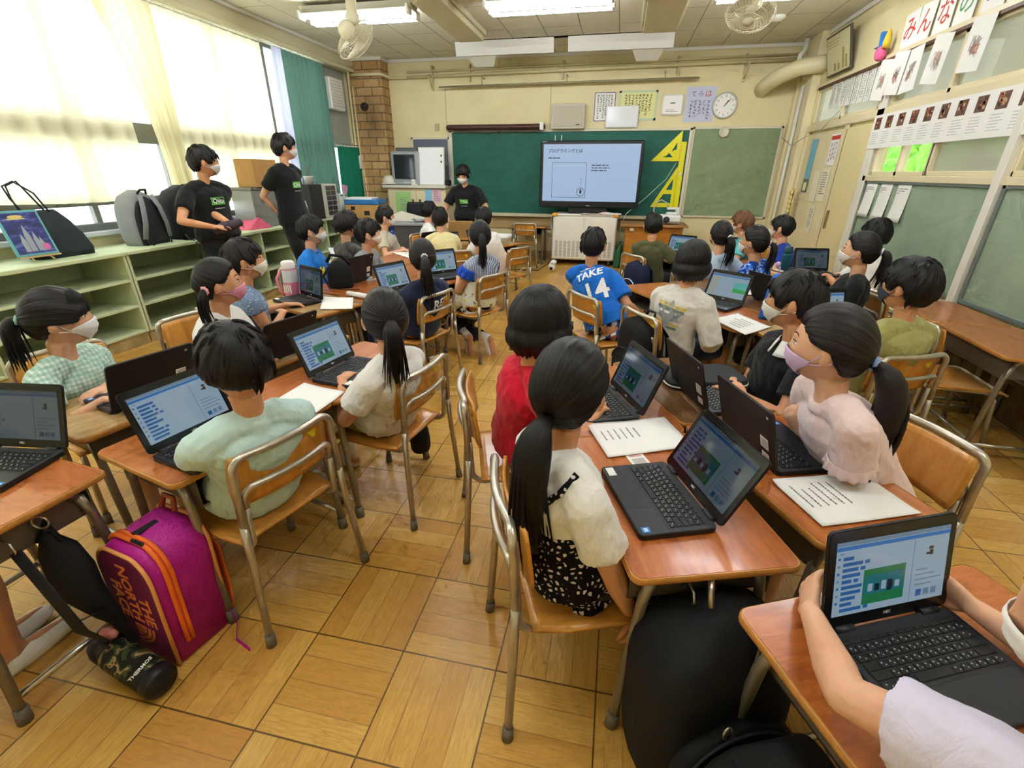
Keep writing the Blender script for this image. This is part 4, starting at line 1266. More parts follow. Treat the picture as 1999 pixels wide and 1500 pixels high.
    if hair == 'tied':
        ts = tailspec or {}
        for (rt_, out_, ln_, w_) in ts.get('tails', [(ts.get('root', (0, -.085, .03)), ts.get('out', (0, -1, .1)), ts.get('len', .3), ts.get('w', .03))]):
            tm = MB(); rv = V3(rt_)*1.14
            tail(tm, HM, kk, rv, out_, ln_, w_, hseed+3, 30 if near else 18, None, ts.get('curl', 0.))
            ob(tm, 'ponytail', HAIRS[hcol], ho)
            if scrunch:
                sm = MB(); o_ = V3(out_).normalized(); a_ = o_.cross(V3((1, 0, 0))); a_ = a_.normalized(); b_ = o_.cross(a_)
                nn = 14; ring = [HM @ ((rv+o_*.008+(a_*math.cos(2*pi*j/nn)+b_*math.sin(2*pi*j/nn))*(.0135+.0015*(j % 2)))*k) for j in range(nn+1)]
                sm.tube(ring, [(.0062+.0014*(j % 2))*k for j in range(nn+1)], 8)
                ob(sm, 'hair_tie', mat('tie_'+scrunch, scrunch, .7), ho)
    if mask:
        mm = MB(); mask_piece(mm, HM, k); ob(mm, 'face_mask', mat('mask_'+mask, mask, .8, 0, .15))
    if collar:
        cm = MB(); ax_ = (Nk-NB); L_ = ax_.length; ax_.normalize(); r = (SR-ax_*SR.dot(ax_)).normalized(); f = ax_.cross(r)*-1; f = f if f.dot(SF) > 0 else -f
        c0 = NB+ax_*L_*.22
        if collar[1]:
            def cf(u, v):
                a_ = rad(-78+336*u); rr = (.049+.034*v)*k
                return c0+ax_*((.016-.040*v)*k)+r*(rr*math.cos(a_))+f*(rr*-math.sin(a_)*1.05)-f*0+V3((0, 0, -.012*k*v))
            cm.grid(cf, 40, 4, True, None, .003*k)
        else:
            cm.tube([c0-ax_*.008*k+r*(.0505*k*math.cos(2*pi*j/24))+f*(.051*k*math.sin(2*pi*j/24)) for j in range(25)], .0062*k, 8)
        ob(cm, 'collar', collar[0], res.shirt if shirt is not None else root)
    # ---------- prints laid on the cloth
    res.spine, res.SF, res.SR, res.NB, res.Pv, res.F, res.R, res.q = spine, SF, SR, NB, Pv, F, R_, q
    res.SH, res.EL, res.WR, res.KN, res.AN, res.HP = SHp, EL, WR, KN, AN, HPs
    res.addmesh, res.ob = addmesh, ob
    PEOPLE.append(res)
    return res

def decal(res, target, shapes, mats, t=.6, back=True, rot=0., name='print', off=.0022, shift=(0, 0)):
    """shapes(m): fills an MB in a flat frame x right, y up as seen by the reader; wrapped on the cloth"""
    m = MB(); shapes(m)
    me = m.mesh('d', mats)
    bm = bmesh.new(); bm.from_mesh(me)
    for _ in range(4):
        ed = [e for e in bm.edges if e.calc_length() > .02]
        if not ed: break
        bmesh.ops.subdivide_edges(bm, edges=ed, cuts=1, use_grid_fill=False)
    bmesh.ops.triangulate(bm, faces=bm.faces)
    c = res.spine(t); tg = (res.spine(min(1, t+.1))-res.spine(max(0, t-.1))).normalized()
    n = -res.SF if back else res.SF; n = (n-tg*n.dot(tg)).normalized()
    xr = tg.cross(n) if True else None
    if rot: 
        Rm = Matrix.Rotation(rad(rot), 3, n); xr = Rm @ xr; tg = Rm @ tg
    tm = target.data; bv = BVHTree.FromPolygons([v.co for v in tm.vertices], [p.vertices for p in tm.polygons])
    o0 = res.INV @ c
    for v in bm.verts:
        p = o0+xr*(v.co.x+shift[0])+tg*(v.co.y+shift[1])
        hit = bv.ray_cast(p+n*.4, -n)
        z = v.co.z
        if hit[0] is not None: v.co = hit[0]+n*(off+z)
        else: v.co = p+n*(.09+z)
    bm.to_mesh(me); bm.free()
    me.name = name
    o = bpy.data.objects.new(name, me); COL.objects.link(o); o.parent = target
    return o
def seat(px, py, face, label, back=.03):
    f = fwd(face); return chair(px-f.x*back+f.x*.02, py-f.y*back+f.y*.02, face, label)
W_T = cloth('tee_white', '#eceae6', .03)
BLK = cloth('tee_black', '#17181a', .1); NAVYP = cloth('pants_navy', '#1c2436', .08); BLKP = cloth('pants_black', '#1b1b1d', .08)
GREENL = mat('logo_green', '#62b84a', .6); WHT = mat('print_white', '#f2f2f2', .7); YELP = mat('print_yellow', '#d8b858', .7); GRYP = mat('print_grey_leaf', '#9aa0a2', .7); GRNP = mat('print_green', '#6d8270', .7)

# ---- left table, nearest the camera
chair(-1.108, 1.095, 163, 'school chair of the boy in the mint T-shirt, left of the aisle')
person('boy in a pale mint T-shirt and yellow shorts, back to the camera', uz(460, 712, .885), (-1.115, 1.095), 162, 150, 2, hair='bowl', shirt=cloth('tee_mint', '#c3e0dc', .03), pants=cloth('shorts_yellow', '#d8d21f'), leglen=.55,
       arms=('lap', 'lap'), skin=1, shoes='#e8e8ea', near=True, hseed=1, loose=.018, turn=150)
chair(-.904, 1.672, 170, 'school chair of the girl in the white T-shirt, left of the aisle')
person('girl with a low ponytail in a white T-shirt and yellow-green shorts, back to the camera', uz(752, 622, .875), (-.915, 1.67), 168, 125, -2, hair='tied', tailspec=dict(root=(.0, -.088, .012), out=(0, -1, -.1), len=.27, w=.034), shirt=W_T,
       pants=cloth('shorts_lime', '#c9c92a'), leglen=.5, arms=('deskin', 'lap'), skin=1, near=True, hseed=2, socks='#f0efec', loose=.017)
seat(-2.13, 1.41, -15, 'school chair of the girl in the gingham blouse, beside the white shelves')
person('girl in a mint gingham blouse with a curved ponytail and white mask beside the shelves', uz(112, 622, .875), (-2.12, 1.41), -15, 46, 2, turn=15, hair='tied', tailspec=dict(root=(0, -.088, .01), out=(0, -1, .45), len=.20, w=.034, bang=True, curl=-.02), scrunch='#a9dccf',
       shirt=cloth_nodes('blouse_gingham', gingham), sleeve=.5, pants=NAVYP, arms=('deskin', 'deskin'), skin=0, near=True, hseed=3, cap_thick=.018)
seat(-2.02, 2.0, -13, 'school chair of the girl with the pink mask')
r = person('girl with two low tails, a pink mask and a white T-shirt at the left table', uz(426, 553, .90), (-2.0, 1.99), -13, 42, 4, turn=15, hair='tied', tailspec=dict(root=(0, -.07, .05), tails=[((.066, -.045, -.008), (.55, -.6, -.1), .2, .022), ((-.066, -.045, -.008), (-.6, -.6, -.1), .2, .022)]),
       scrunch='#e9a8b4', shirt=W_T, pants=NAVYP, arms=('desk', 'desk'), skin=1, hseed=4, mask='#e79ab4')
def grass_print(m):
    q = random.Random(2)
    for k in range(14): m.box(-.06+.009*k, -.056+.009*k, -.01, -.01+q.uniform(.01, .035), 0, .0004, 0, k % 2)
decal(r, r.shirt, grass_print, [mat('print_leaf', '#7da36a', .7), GRYP], .72, False)
# nearest left end desk: only a leg shows
seat(-1.76, .27, 84, 'school chair at the near left end desk, mostly outside the picture')
person('person at the left picture edge, only a bare knee, red shorts and white shoe visible', (-1.76, .29, .93), (-1.72, .29), 84, 90, 0, hair='short', shirt=cloth('tee_plain', '#9aa4b0'), pants=cloth('shorts_red', '#a8232f'), leglen=.98, arms=('thigh', 'thigh'), skin=1,
       feet={'R': (uz(22, 1268, .07), (.1, 1, 0))}, hseed=5, shoes='#efefec')
# ---- second left table
seat(-2.08, 2.32, 70, 'school chair of the child in the denim patterned vest')
person('child with short dark hair in a denim patterned vest over a white T-shirt, white mask', uz(476, 508, .935), (-2.08, 2.32), 70, 40, 4, turn=50, hair='short', shirt=cloth_nodes('vest_dotted', denimdot), sleeve=.25, pants=NAVYP, arms=('desk', 'deskin'), skin=1, hseed=6, hcol='soft')
seat(-2.36, 3.42, -17, 'school chair of the boy in bright blue')
r = person('boy in a bright blue T-shirt with navy collar and white mask, looking right', uz(607, 450, .955), (-2.36, 3.42), -17, 30, 3, turn=15, hair='short', shirt=cloth('tee_blue', '#1c74c9'), pants=NAVYP, arms=('lap', 'lap'), skin=0, hseed=7, collar=(mat('collar_navy', '#15223c', .8), False))
seat(-2.17, 3.85, -14, 'school chair of the boy in the light grey shirt')
person('boy in a light grey shirt with a dark collar and a white mask', uz(718, 456, .92), (-2.14, 3.85), -14, 28, 3, turn=5, hair='short', shirt=cloth('tee_grey', '#8d9497'), sleeve=1.3, pants=NAVYP, arms=('desk', 'deskin'), skin=0, hseed=8, collar=(mat('collar_dark', '#1d1f24', .8), False))
chair(-1.28, 2.89, 162, 'school chair of the girl in the navy printed T-shirt')
r = person('girl with a long ponytail in a navy T-shirt with white letters on the back', uz(825, 503, .885), (-1.26, 2.87), 162, 118, 0, turn=150, hair='tied', tailspec=dict(root=(0, -.088, .02), out=(0, -1, -.1), len=.32, w=.032), scrunch='#cfd2d6', hcol='soft',
       shirt=cloth('tee_navy', '#232b45'), pants=cloth('jeans', '#2f3d58'), leglen=1.7, arms=('deskin', 'deskin'), skin=1, hseed=9, loose=.022)
def reli(m): m.text('RELI', .08, T(-.01, 0, 0), .0004, 0, 'LEFT', .0022, 1.1) ; m.box(.045, .085, -.12, -.07, 0, .0004, 0, 0)
decal(r, r.shirt, reli, [WHT], .70)
chair(-1.064, 3.577, 155, 'school chair of the girl in the yellow floral dress')
a1 = uz(917, 660, .13); a2 = uz(958, 662, .13)
person('girl with a ponytail in a yellow floral dress with blue frilled sleeves', uz(937, 461, .935), (-1.03, 3.58), 150, 112, 0, hair='tied', tailspec=dict(root=(0, -.086, .025), out=(0, -1, 0), len=.31, w=.03), shirt=cloth_nodes('bodice_stripe', pinstripe), sleeve=.28,
       skirt=(cloth_nodes('dress_floral', floral), .60, .55), pants=BLKP, leglen=1.7, arms=('deskin', 'lap'), skin=1, hseed=10, feet={'L': (a1, (.2, -.3, -.9)), 'R': (a2, (.3, -.1, -.9))}, socks='#eeeaea', shoes='#efecec')
def frill(res, nm, s, mt):
    m = MB(); S = res.SH[nm]; e = res.EL[nm]; d = (e-S).normalized(); x = d.cross(V3((0, 0, 1))).normalized(); y = d.cross(x)
    def fn(u, v):
        a = 2*pi*u; rr = .058+.018*v+.008*v*math.sin(9*a)
        return S+d*(.0+.075*v)+x*rr*math.cos(a)+y*rr*math.sin(a)
    m.grid(fn, 48, 5, True, None, .002); return res.ob(m, 'frill', mt)
for nm in 'LR': frill(PEOPLE[-1], nm, 1, cloth('frill_blue', '#1f4fc0'))
# ---- third left table
seat(-2.25, 4.05, 65, 'school chair of the boy in the dark grey shirt')
person('boy in a dark grey shirt seen from behind, next to the light grey shirt boy', uz(676, 440, .955), (-2.26, 4.03), 65, 62, 2, hair='bowl', shirt=cloth('tee_charcoal', '#55524f'), pants=NAVYP, arms=('desk', 'desk'), skin=0, hseed=11, hcol='soft')
seat(-2.47, 5.15, -25, 'school chair of the boy with the blue bottle')
person('boy in a beige shirt and white mask behind the blue bottle', uz(752, 424, .93), (-2.45, 5.12), -25, 24, 3, turn=10, hair='crop', shirt=cloth('tee_beige', '#c9c1ae'), pants=NAVYP, arms=('desk', 'deskin'), skin=0, hseed=12)
seat(-2.22, 5.70, -25, 'school chair of the boy in white nearest the teacher')
person('boy in a white shirt seen from behind, just in front of the teacher', uz(838, 412, .94), (-2.22, 5.70), -25, 60, 0, turn=30, hair='crop', shirt=W_T, pants=NAVYP, arms=('desk', 'desk'), skin=0, hseed=13)
chair(-1.63, 4.72, 120, 'school chair of the boy in the pale yellow T-shirt')
person('boy in a pale yellow T-shirt, back to the camera, two lit screens beside him', uz(859, 427, .935), (-1.66, 4.75), 120, 100, 0, hair='crop', shirt=cloth('tee_paleyellow', '#e6dba4'), pants=NAVYP, arms=('desk', 'desk'), skin=0, hseed=14)
chair(-1.13, 5.02, 150, 'school chair at the back of the left tables, its back next to the open aisle')
person('child in a white shirt half hidden behind the girl in the floral dress', uz(944, 427, .95), (-1.20, 5.02), 150, 105, 0, hair='crop', shirt=W_T, pants=NAVYP, arms=('desk', 'desk'), skin=0, hseed=15)
# ---- right tables
chair(-.025, 1.0, 21, 'school chair of the girl in the dotted pinafore, right of the aisle')
r = person('girl with a thick low ponytail in a white T-shirt and black dotted pinafore', uz(1113, 758, .925), (-.05, .995), 21, 66, 1, turn=34, hair='tied', tailspec=dict(root=(0, -.087, -.028), out=(0, -1, -.4), len=.40, w=.046), shirt=W_T, sleeve=.66,
       skirt=(cloth_nodes('pinafore_petals', petals), .56, .75), pants=BLKP, leglen=.5, arms=('lap', ((.135, .90, .33), (.15, .1, -1), (-.7, .3, 0), (.2, -1, -.2))), skin=1, near=True, hseed=16, shoes='#ecdfe2', loose=.017,
       feet={'R': ((.21, .95, .12), (.5, .2, -.6)), 'L': ((.10, 1.20, .08), (.8, .3, 0))}, cap_thick=.019)
def strap_pts(res, s):
    pts = []
    for t in (.52, .6, .68, .76, .84, .90, .95):
        c = res.spine(t); tg = (res.spine(min(1, t+.05))-res.spine(t-.05)).normalized(); n = -res.SF
        n = (n-tg*n.dot(tg)).normalized(); x = tg.cross(n)
        pts.append((c+x*s*(.03+.085*(t-.52)/.43), n))
    return pts
def straps(res, mt):
    tm = res.shirt.data; bv = BVHTree.FromPolygons([v.co for v in tm.vertices], [p.vertices for p in tm.polygons])
    for s in (-1, 1):
        m = MB(); o = []
        for p, n in strap_pts(res, s):
            h = bv.ray_cast(res.INV @ p+n*.4, -n)
            if h[0] is not None: o.append(h[0]+n*.007)
        S = o[-1]; h = bv.ray_cast(S+V3((0, 0, .2))+res.SF*.04, V3((0, 0, -1)))
        if h[0] is not None: o.append(h[0]+V3((0, 0, .003)))
        m.tube(o, [(.0085, .004)]*len(o), 8, res.SR)
        ob = m.build('strap', mt, res.root)
straps(r, cloth_nodes('pinafore_petals', petals))
chair(-.30, 1.565, 18, 'school chair of the child in the red shirt')
person('child with a black bob in a red T-shirt, head above the girl in the pinafore', uz(1053, 630, .925), (-.28, 1.57), 18, 60, 0, turn=30, hair='bob', shirt=cloth('tee_red', '#c4122d'), pants=NAVYP, arms=('deskin', 'deskin'), skin=1, near=True, hseed=17, cap_thick=.018)
chair(.82, 1.42, 203, 'school chair of the girl in the pale pink blouse, its wooden back to the right')
r = person('girl in a pale pink frilled blouse with a long low ponytail and a lilac mask', uz(1622, 676, .95), (.85, 1.43), 203, 150, -2, turn=185, hair='tied', tailspec=dict(root=(.02, -.084, -.03), out=(.1, -1, -.3), len=.43, w=.05), scrunch='#8fa6d8', shirt=cloth('blouse_pink', '#f0d6d4', .03), sleeve=.5, pants=NAVYP,
       arms=((uz(1570, 846, .645), (-.55, .3, .6), (.5, .5, .2), (.45, -.5, -.8)), 'thigh'), curl=1.15, shrug=.03, skin=0, near=True, hseed=18, mask='#d9bfe6', cap_thick=.018, hcol='soft')
for nm in 'LR':
    S, e = r.SH[nm], r.EL[nm]; m = MB(); d = (e-S).normalized(); x = d.cross(V3((0, 0, 1))).normalized(); y = d.cross(x); b0 = S+d*.10
    m.grid(lambda u, v: b0+d*(.035*v)+x*(.056+.008*v+.004*v*math.sin(14*2*pi*u))*math.cos(2*pi*u)+y*(.056+.008*v+.004*v*math.sin(14*2*pi*u))*math.sin(2*pi*u), 90, 4, True, None, .0015)
    r.ob(m, 'frill', cloth('blouse_pink', '#f0d6d4', .03))
chair(.70, 2.04, 203, 'school chair of the child in the black polo shirt')
person('child in a black polo shirt with a white collar and a white mask', uz(1553, 588, .945), (.70, 2.03), 203, 152, 0, turn=190, hair='crop', shirt=BLK, pants=NAVYP, leglen=.9, arms=('deskin', 'deskin'), skin=1, near=True, hseed=19, collar=(mat('collar_white', '#f0f0ee', .8), True), cap_thick=.018)
seat(.83, .30, 114, 'school chair at the near right end desk, outside the picture')
person('person at the lower right in a pale lilac top, bare arms around the nearest laptop', uz(2255, 1235, .93), (.84, .33), 114, 150, -18, turn=112, k=1.06, hair='tied', tailspec=dict(root=(0, -.088, .0), out=(0, -1, -.1), len=.3, w=.03), shirt=cloth('top_lilac', '#d9d3ea', .03), sleeve=.72, pants=NAVYP,
       arms=((uz(1583, 1196, .625), (.25, .95, .1), (.9, -.2, -.3), (-1, -.15, -.25)), (uz(1905, 1190, .63), (-.45, .85, .1), (-.7, -.6, -.3), (.8, -.5, -.4))), skin=0, near=True, hseed=20, loose=.016, shrug=.03)
# second right table
chair(-.005, 3.12, 38, 'school chair of the child in the blue football shirt')
r = person('child in a blue and white football shirt printed TAKE 14, back to the camera', uz(1158, 478, .935), (.0, 3.13), 38, 84, 0, turn=78, hair='crop', shirt=cloth('jersey_blue', '#1767c4', .05), sleeve=.75, pants=cloth_nodes('shorts_striped', stripesbw), leglen=.6, arms=('lap', 'lap'), skin=1, hseed=21, loose=.022, near=True, collar=(mat('collar_white', '#f0f0ee', .8), False))
def take(m):
    m.text('TAKE', .072, T(.01, .105, 0), .0004, 0, 'CENTER', .0022, 1.05)
    m.text('14', .18, T(.03, -.025, 0), .0004, 0, 'CENTER', .004, .95)
    m.box(-.05, .05, .152, .156, 0, .0004, 0, 0); m.box(-.01, .01, .165, .17, 0, .0004, 0, 1); m.box(-.003, .003, .160, .175, 0, .0004, 0, 1)
decal(r, r.shirt, take, [WHT, mat('print_red', '#c8402f', .7)], .62)
chair(.35, 2.76, 32, 'school chair of the child in the beige sweatshirt, a black backpack hung on it')
r = person('child with a black bob in a beige printed sweatshirt and navy shorts', uz(1352, 512, .93), (.37, 2.79), 31, 62, -2, turn=55, hair='bob', shirt=cloth('sweat_beige', '#d9d5cd', .04), sleeve=1.25, pants=NAVYP, leglen=.9, arms=('thigh', 'thigh'), skin=1, hseed=22, loose=.024, near=True)
def maple(m):
    for k, (c, w) in enumerate(((1, .17), (3, .165), (0, .155))): m.box(-w/2, w/2, .045-.02*k, .060-.02*k, 0, .0003, 0, c)
    for k, (c, w) in enumerate(((1, .15), (3, .14))): m.box(-w/2, w/2, -.052-.02*k, -.040-.02*k, 0, .0003, 0, c)
    L = [(0, .085), (.018, .05), (.045, .062), (.038, .03), (.08, .028), (.06, .0), (.066, -.02), (.02, -.03), (.012, -.07), (-.012, -.07), (-.02, -.03), (-.066, -.02), (-.06, 0), (-.08, .028), (-.038, .03), (-.045, .062), (-.018, .05)]
    m.prism([(x*1.02, y*1.02) for x, y in L], .0004, .0008, 2)
decal(r, r.shirt, maple, [WHT, YELP, GRYP, GRNP], .66)
chair(1.245, 2.40, 112, 'school chair of the boy in the khaki T-shirt')
person('boy in a khaki T-shirt and dark mask at the right end desk', uz(1775, 560, .94), (1.27, 2.37), 112, 128, 4, turn=112, hair='short', shirt=cloth('tee_khaki', '#a8a468'), pants=cloth('shorts_khaki', '#8a7e56'), leglen=1.2, arms=('desk', 'desk'), skin=1, near=True, hseed=23, mask='#3f4a55', cap_thick=.022, loose=.02)
seat(1.50, 3.52, 205, 'school chair of the girl in the black T-shirt')
person('girl with a ponytail, white mask and black T-shirt, beside the pin board', uz(1680, 490, .95), (1.50, 3.50), 205, 148, 4, turn=160, hair='tied', tailspec=dict(root=(.0, -.088, .012), out=(0, -1, .1), len=.25, w=.034), scrunch='#e9e9e9', shirt=BLK, pants=NAVYP, arms=('lap', 'lap'), skin=0, hseed=24)
seat(1.14, 4.02, 200, 'school chair of the girl in the blue patterned shirt')
person('girl in a blue patterned shirt with a hanging ponytail and white mask', uz(1473, 472, .925), (1.14, 4.02), 190, 142, 2, turn=140, hair='tied', tailspec=dict(root=(.03, -.082, .0), out=(.25, -1, 0), len=.25, w=.03), scrunch='#e8b8c4', shirt=cloth_nodes('shirt_camoblue', camoblue), pants=NAVYP, arms=('lap', 'lap'), skin=1, hseed=25)
# third right table
seat(.36, 4.84, 36, 'school chair of the boy in olive green, a navy backpack hung on it')
person('boy in an olive green T-shirt seen from behind at the far right table', uz(1275, 440, .935), (.37, 4.85), 36, 92, 0, turn=78, hair='crop', shirt=cloth('tee_olive', '#555437'), pants=NAVYP, arms=('desk', 'desk'), skin=1, hseed=26)
seat(.80, 4.36, 36, 'school chair of the girl in the pale blue blouse')
person('girl with a loose ponytail in a pale blue blouse seen from behind', uz(1407, 460, .925), (.80, 4.36), 40, 100, 0, turn=70, hair='tied', tailspec=dict(root=(.03, -.085, .0), out=(.2, -1, -.2), len=.25, w=.034), scrunch='#f0f0f0', shirt=cloth('blouse_sky', '#b4c8df'), pants=NAVYP, arms=('desk', 'desk'), skin=0, hseed=27)
seat(1.38, 5.60, 216, 'school chair of the brown haired child')
person('child with brown hair in a turquoise top at the back of the right tables', uz(1449, 436, .925), (1.36, 5.56), 205, 150, 0, turn=170, hair='short', hcol='brown', shirt=cloth('tee_turquoise', '#5fbcc0'), pants=NAVYP, arms=('deskin', 'deskin'), skin=0, hseed=28)
seat(1.68, 5.14, 216, 'school chair of the boy in royal blue')
person('boy in a royal blue T-shirt with a white mask, farthest right by the door', uz(1527, 445, .925), (1.64, 5.12), 205, 146, 2, turn=170, hair='crop', shirt=cloth('tee_royal', '#15399a'), pants=NAVYP, arms=('deskin', 'deskin'), skin=0, hseed=29)
seat(1.97, 4.14, 122, 'school chair beside the pin board behind the girl in black')
person('child with short hair in a white shirt half hidden behind the girl in black', uz(1710, 458, .955), (1.97, 4.14), 122, 112, 0, hair='short', shirt=W_T, pants=NAVYP, arms=('desk', 'desk'), skin=1, hseed=30, cap_thick=.02)
# chairs nobody sits on
chair(-1.37, 7.62, 92, 'empty school chair at the small desk beside the white cabinet')
chair(1.88, 2.84, -3, 'empty school chair tucked under the nearer desk on the right wall')
chair(1.90, 3.45, -3, 'empty school chair tucked under the farther desk on the right wall')
# ---- the three grown-ups
def qiita(m):
    m.box(-.062, .062, -.030, .030, 0, .0004, 0, 0); m.text('Qiita', .05, T(0, 0, .0006), .0004, 1, 'CENTER', .0008)
    for k in range(6): m.box(-.045+.016*k, -.034+.016*k, -.062, -.057, 0, .0004, 0, 1)
ADK = dict(k=1.1, stand=True, shirt=BLK, pants=BLKP, leglen=1.97, group='three men in black printed T-shirts')
h1 = ux(397, 316, -3.5)
r = person('standing man with glasses, black T-shirt with green logo, hands clasped before him', h1, (h1.x-.02, h1.y+.0), -15, 46, 0, turn=-12, seat=.84, hair='short', skin=1, hseed=31,
       arms=((h1+V3((.27, -.17, -.475)), (.5, .75, -.1), (0, 0, -1), (-.3, -1, -.8)), (h1+V3((.22, -.28, -.50)), (.6, .6, .1), (0, .2, -1), (-.6, -1, -.6))), mask='#e6e8ea', shoulder=.98, **ADK)
decal(r, r.shirt, qiita, [GREENL, WHT], .72, False, shift=(.0, .0))
m = MB()
for s in (-1, 1):
    m.tube([r.HM @ (V3((s*.032+.022*math.cos(a), .0985, .004+.016*math.sin(a)))*r.k) for a in [2*pi*i/14 for i in range(15)]], .0012, 5)
    m.tube([r.HM @ (V3((s*.054, .0975, .008))*r.k), r.HM @ (V3((s*.078, .06, .008))*r.k), r.HM @ (V3((s*.08, -.01, .006))*r.k)], .0011, 5)
m.tube([r.HM @ (V3((-.010, .0995, .006))*r.k), r.HM @ (V3((.010, .0995, .006))*r.k)], .0012, 5)
r.ob(m, 'glasses', mat('glasses_frame', '#6d6a66', .3, .5))
h2 = ux(555, 288, -3.42)
r = person('standing man in a black T-shirt, hands behind his back, before the green curtain', h2, (h2.x-.02, h2.y), -8, 40, 2, turn=-4, seat=.87, hair='short', skin=0, hseed=32, arms=('back', 'back'), mask='#e4e6e8', shoulder=.94, cap_thick=.022, **ADK)
decal(r, r.shirt, qiita, [GREENL, WHT], .70, False)
h3 = uy(904, 341, 6.72)
r = person('man in a black T-shirt leaning over the tan laptop before the blackboard', h3, (h3.x+.0, h3.y+.16), 268, 268, -20, turn=268, seat=.80, hair='short', skin=0, hseed=33,
       arms=((h3+V3((.21, -.12, -.60)), (-.2, -.6, -.6), (0, -.3, -1), (.8, .6, -.2)), (h3+V3((-.20, -.12, -.60)), (.2, -.6, -.6), (0, -.3, -1), (-.8, .6, -.2))), mask='#f0f0f0', shoulder=1.02, **ADK)
decal(r, r.shirt, qiita, [GREENL, WHT], .62, False)
# ================================================================== ceiling
TUBEL = emat('lamp_tube', '#f4f9ff', TUBE_STR)
def ceil_light(x0, x1, y, label):
    o = empty('ceiling_light', ((x0+x1)/2, y, ZC), 0, label, 'ceiling light', 'twin tube ceiling lights'); w = (x1-x0)/2
    m = MB(); m.prism([(-.06, -.055), (.06, -.055), (.13, 0), (-.13, 0)], -w, w)
    m.v = [V3((v.z, v.x, v.y-.0)) for v in m.v]
    m.box(-w, w, -.05, .05, -.07, -.05, .004); m.box(-.05, .05, -.03, .03, -.001, .0)
    for v in m.v: v.z -= .03
    m.build('housing', OFFW, o)
    for s in (-1, 1):
        m = MB(); m.tube([(-w+.03, s*.145, -.135), (w-.03, s*.145, -.135)], .016, 10, None, True); m.build('tube', TUBEL, o)
        m = MB(); m.box(-w, -w+.03, s*.06, s*.17, -.15, -.07, .006); m.box(w-.03, w, s*.06, s*.17, -.15, -.07, .006); m.box(-w, w, s*.05, s*.16, -.105, -.095, .002); m.build('socket_rail', WHITE, o)
    return o
for lab, yy in (('near', 1.6), ('mid', 3.9)):
    ceil_light(-1.45, -.2, yy, 'twin tube ceiling light out of sight above the camera') if False else None
ceil_light(-3.5, -2.25, 5.68, 'twin tube ceiling light behind the ceiling fan on the window side')
ceil_light(-1.47, -.2, 5.68, 'twin tube ceiling light between the two ceiling beams')
ceil_light(.72, 2.0, 5.68, 'twin tube ceiling light at the corridor side, cut by the top picture edge')
for y in (.6, 3.2):
    for x in (-2.9, -.85, 1.35):
        o = ceil_light(x-.63, x+.63, y, 'twin tube ceiling light above the pupils, outside the picture')
def blackboard_lamp(x0, x1, label):
    o = empty('blackboard_lamp', ((x0+x1)/2, 7.42, 2.86), 0, label, 'lamp', 'blackboard lamps'); w = (x1-x0)/2
    m = MB(); m.add([(-w, -.06, .13), (w, -.06, .13), (w, -.02, -.03), (-w, -.02, -.03), (-w, .1, .13), (w, .1, .13), (w, .0, -.03), (-w, .0, -.03)], [(0, 1, 2, 3)[::-1], (4, 7, 6, 5)[::-1], (0, 4, 5, 1)[::-1], (3, 2, 6, 7)[::-1], (0, 3, 7, 4)[::-1], (1, 5, 6, 2)[::-1]]); m.build('reflector', mat('lamp_white', '#eceeee', .35), o)
    m = MB(); m.tube([(-w+.15, .05, -.005), (w-.15, .05, -.005)], .014, 8, None, True); m.build('tube', mat('lamp_tube_off', '#f6f8f8', .2), o)
    m = MB(); b = -.35 if x0 < -1.5 else .3
    for q in ((-w+.35) if x0 < -1.5 else (w-.3),): m.add([(q-.2, .02, -.03), (q+.2, .02, -.03), (q+.14, .16, -.13), (q-.14, .16, -.13), (q-.2, .06, -.03), (q+.2, .06, -.03), (q+.14, .18, -.13), (q-.14, .18, -.13)], [(0, 3, 2, 1)[::-1], (4, 5, 6, 7)[::-1], (0, 1, 5, 4)[::-1], (3, 7, 6, 2)[::-1], (0, 4, 7, 3)[::-1], (1, 2, 6, 5)[::-1]])
    m.build('shade_flap', mat('lamp_flap', '#dcdccf', .5), o)
    m = MB(); m.tube([(-w+.5, 0, .13), (-w+.5, 0, .16)], .008, 6); m.tube([(w-.4, 0, .13), (w-.4, 0, .16)], .008, 6); m.build('rod', GREYF, o)
blackboard_lamp(-2.36, -1.01, 'long white blackboard lamp on the left half of the hanging rail')
blackboard_lamp(-.82, .51, 'long white blackboard lamp on the right half of the hanging rail')
m = MB(); m.box(-2.36, .51, 7.37, 7.47, 3.02-.02, 3.02-.002, .003); tag(m.build('lamp_rail', mat('rail_brown', '#8d8369', .5)), 'slim brown rail on the ceiling that carries both blackboard lamps', 'rail')

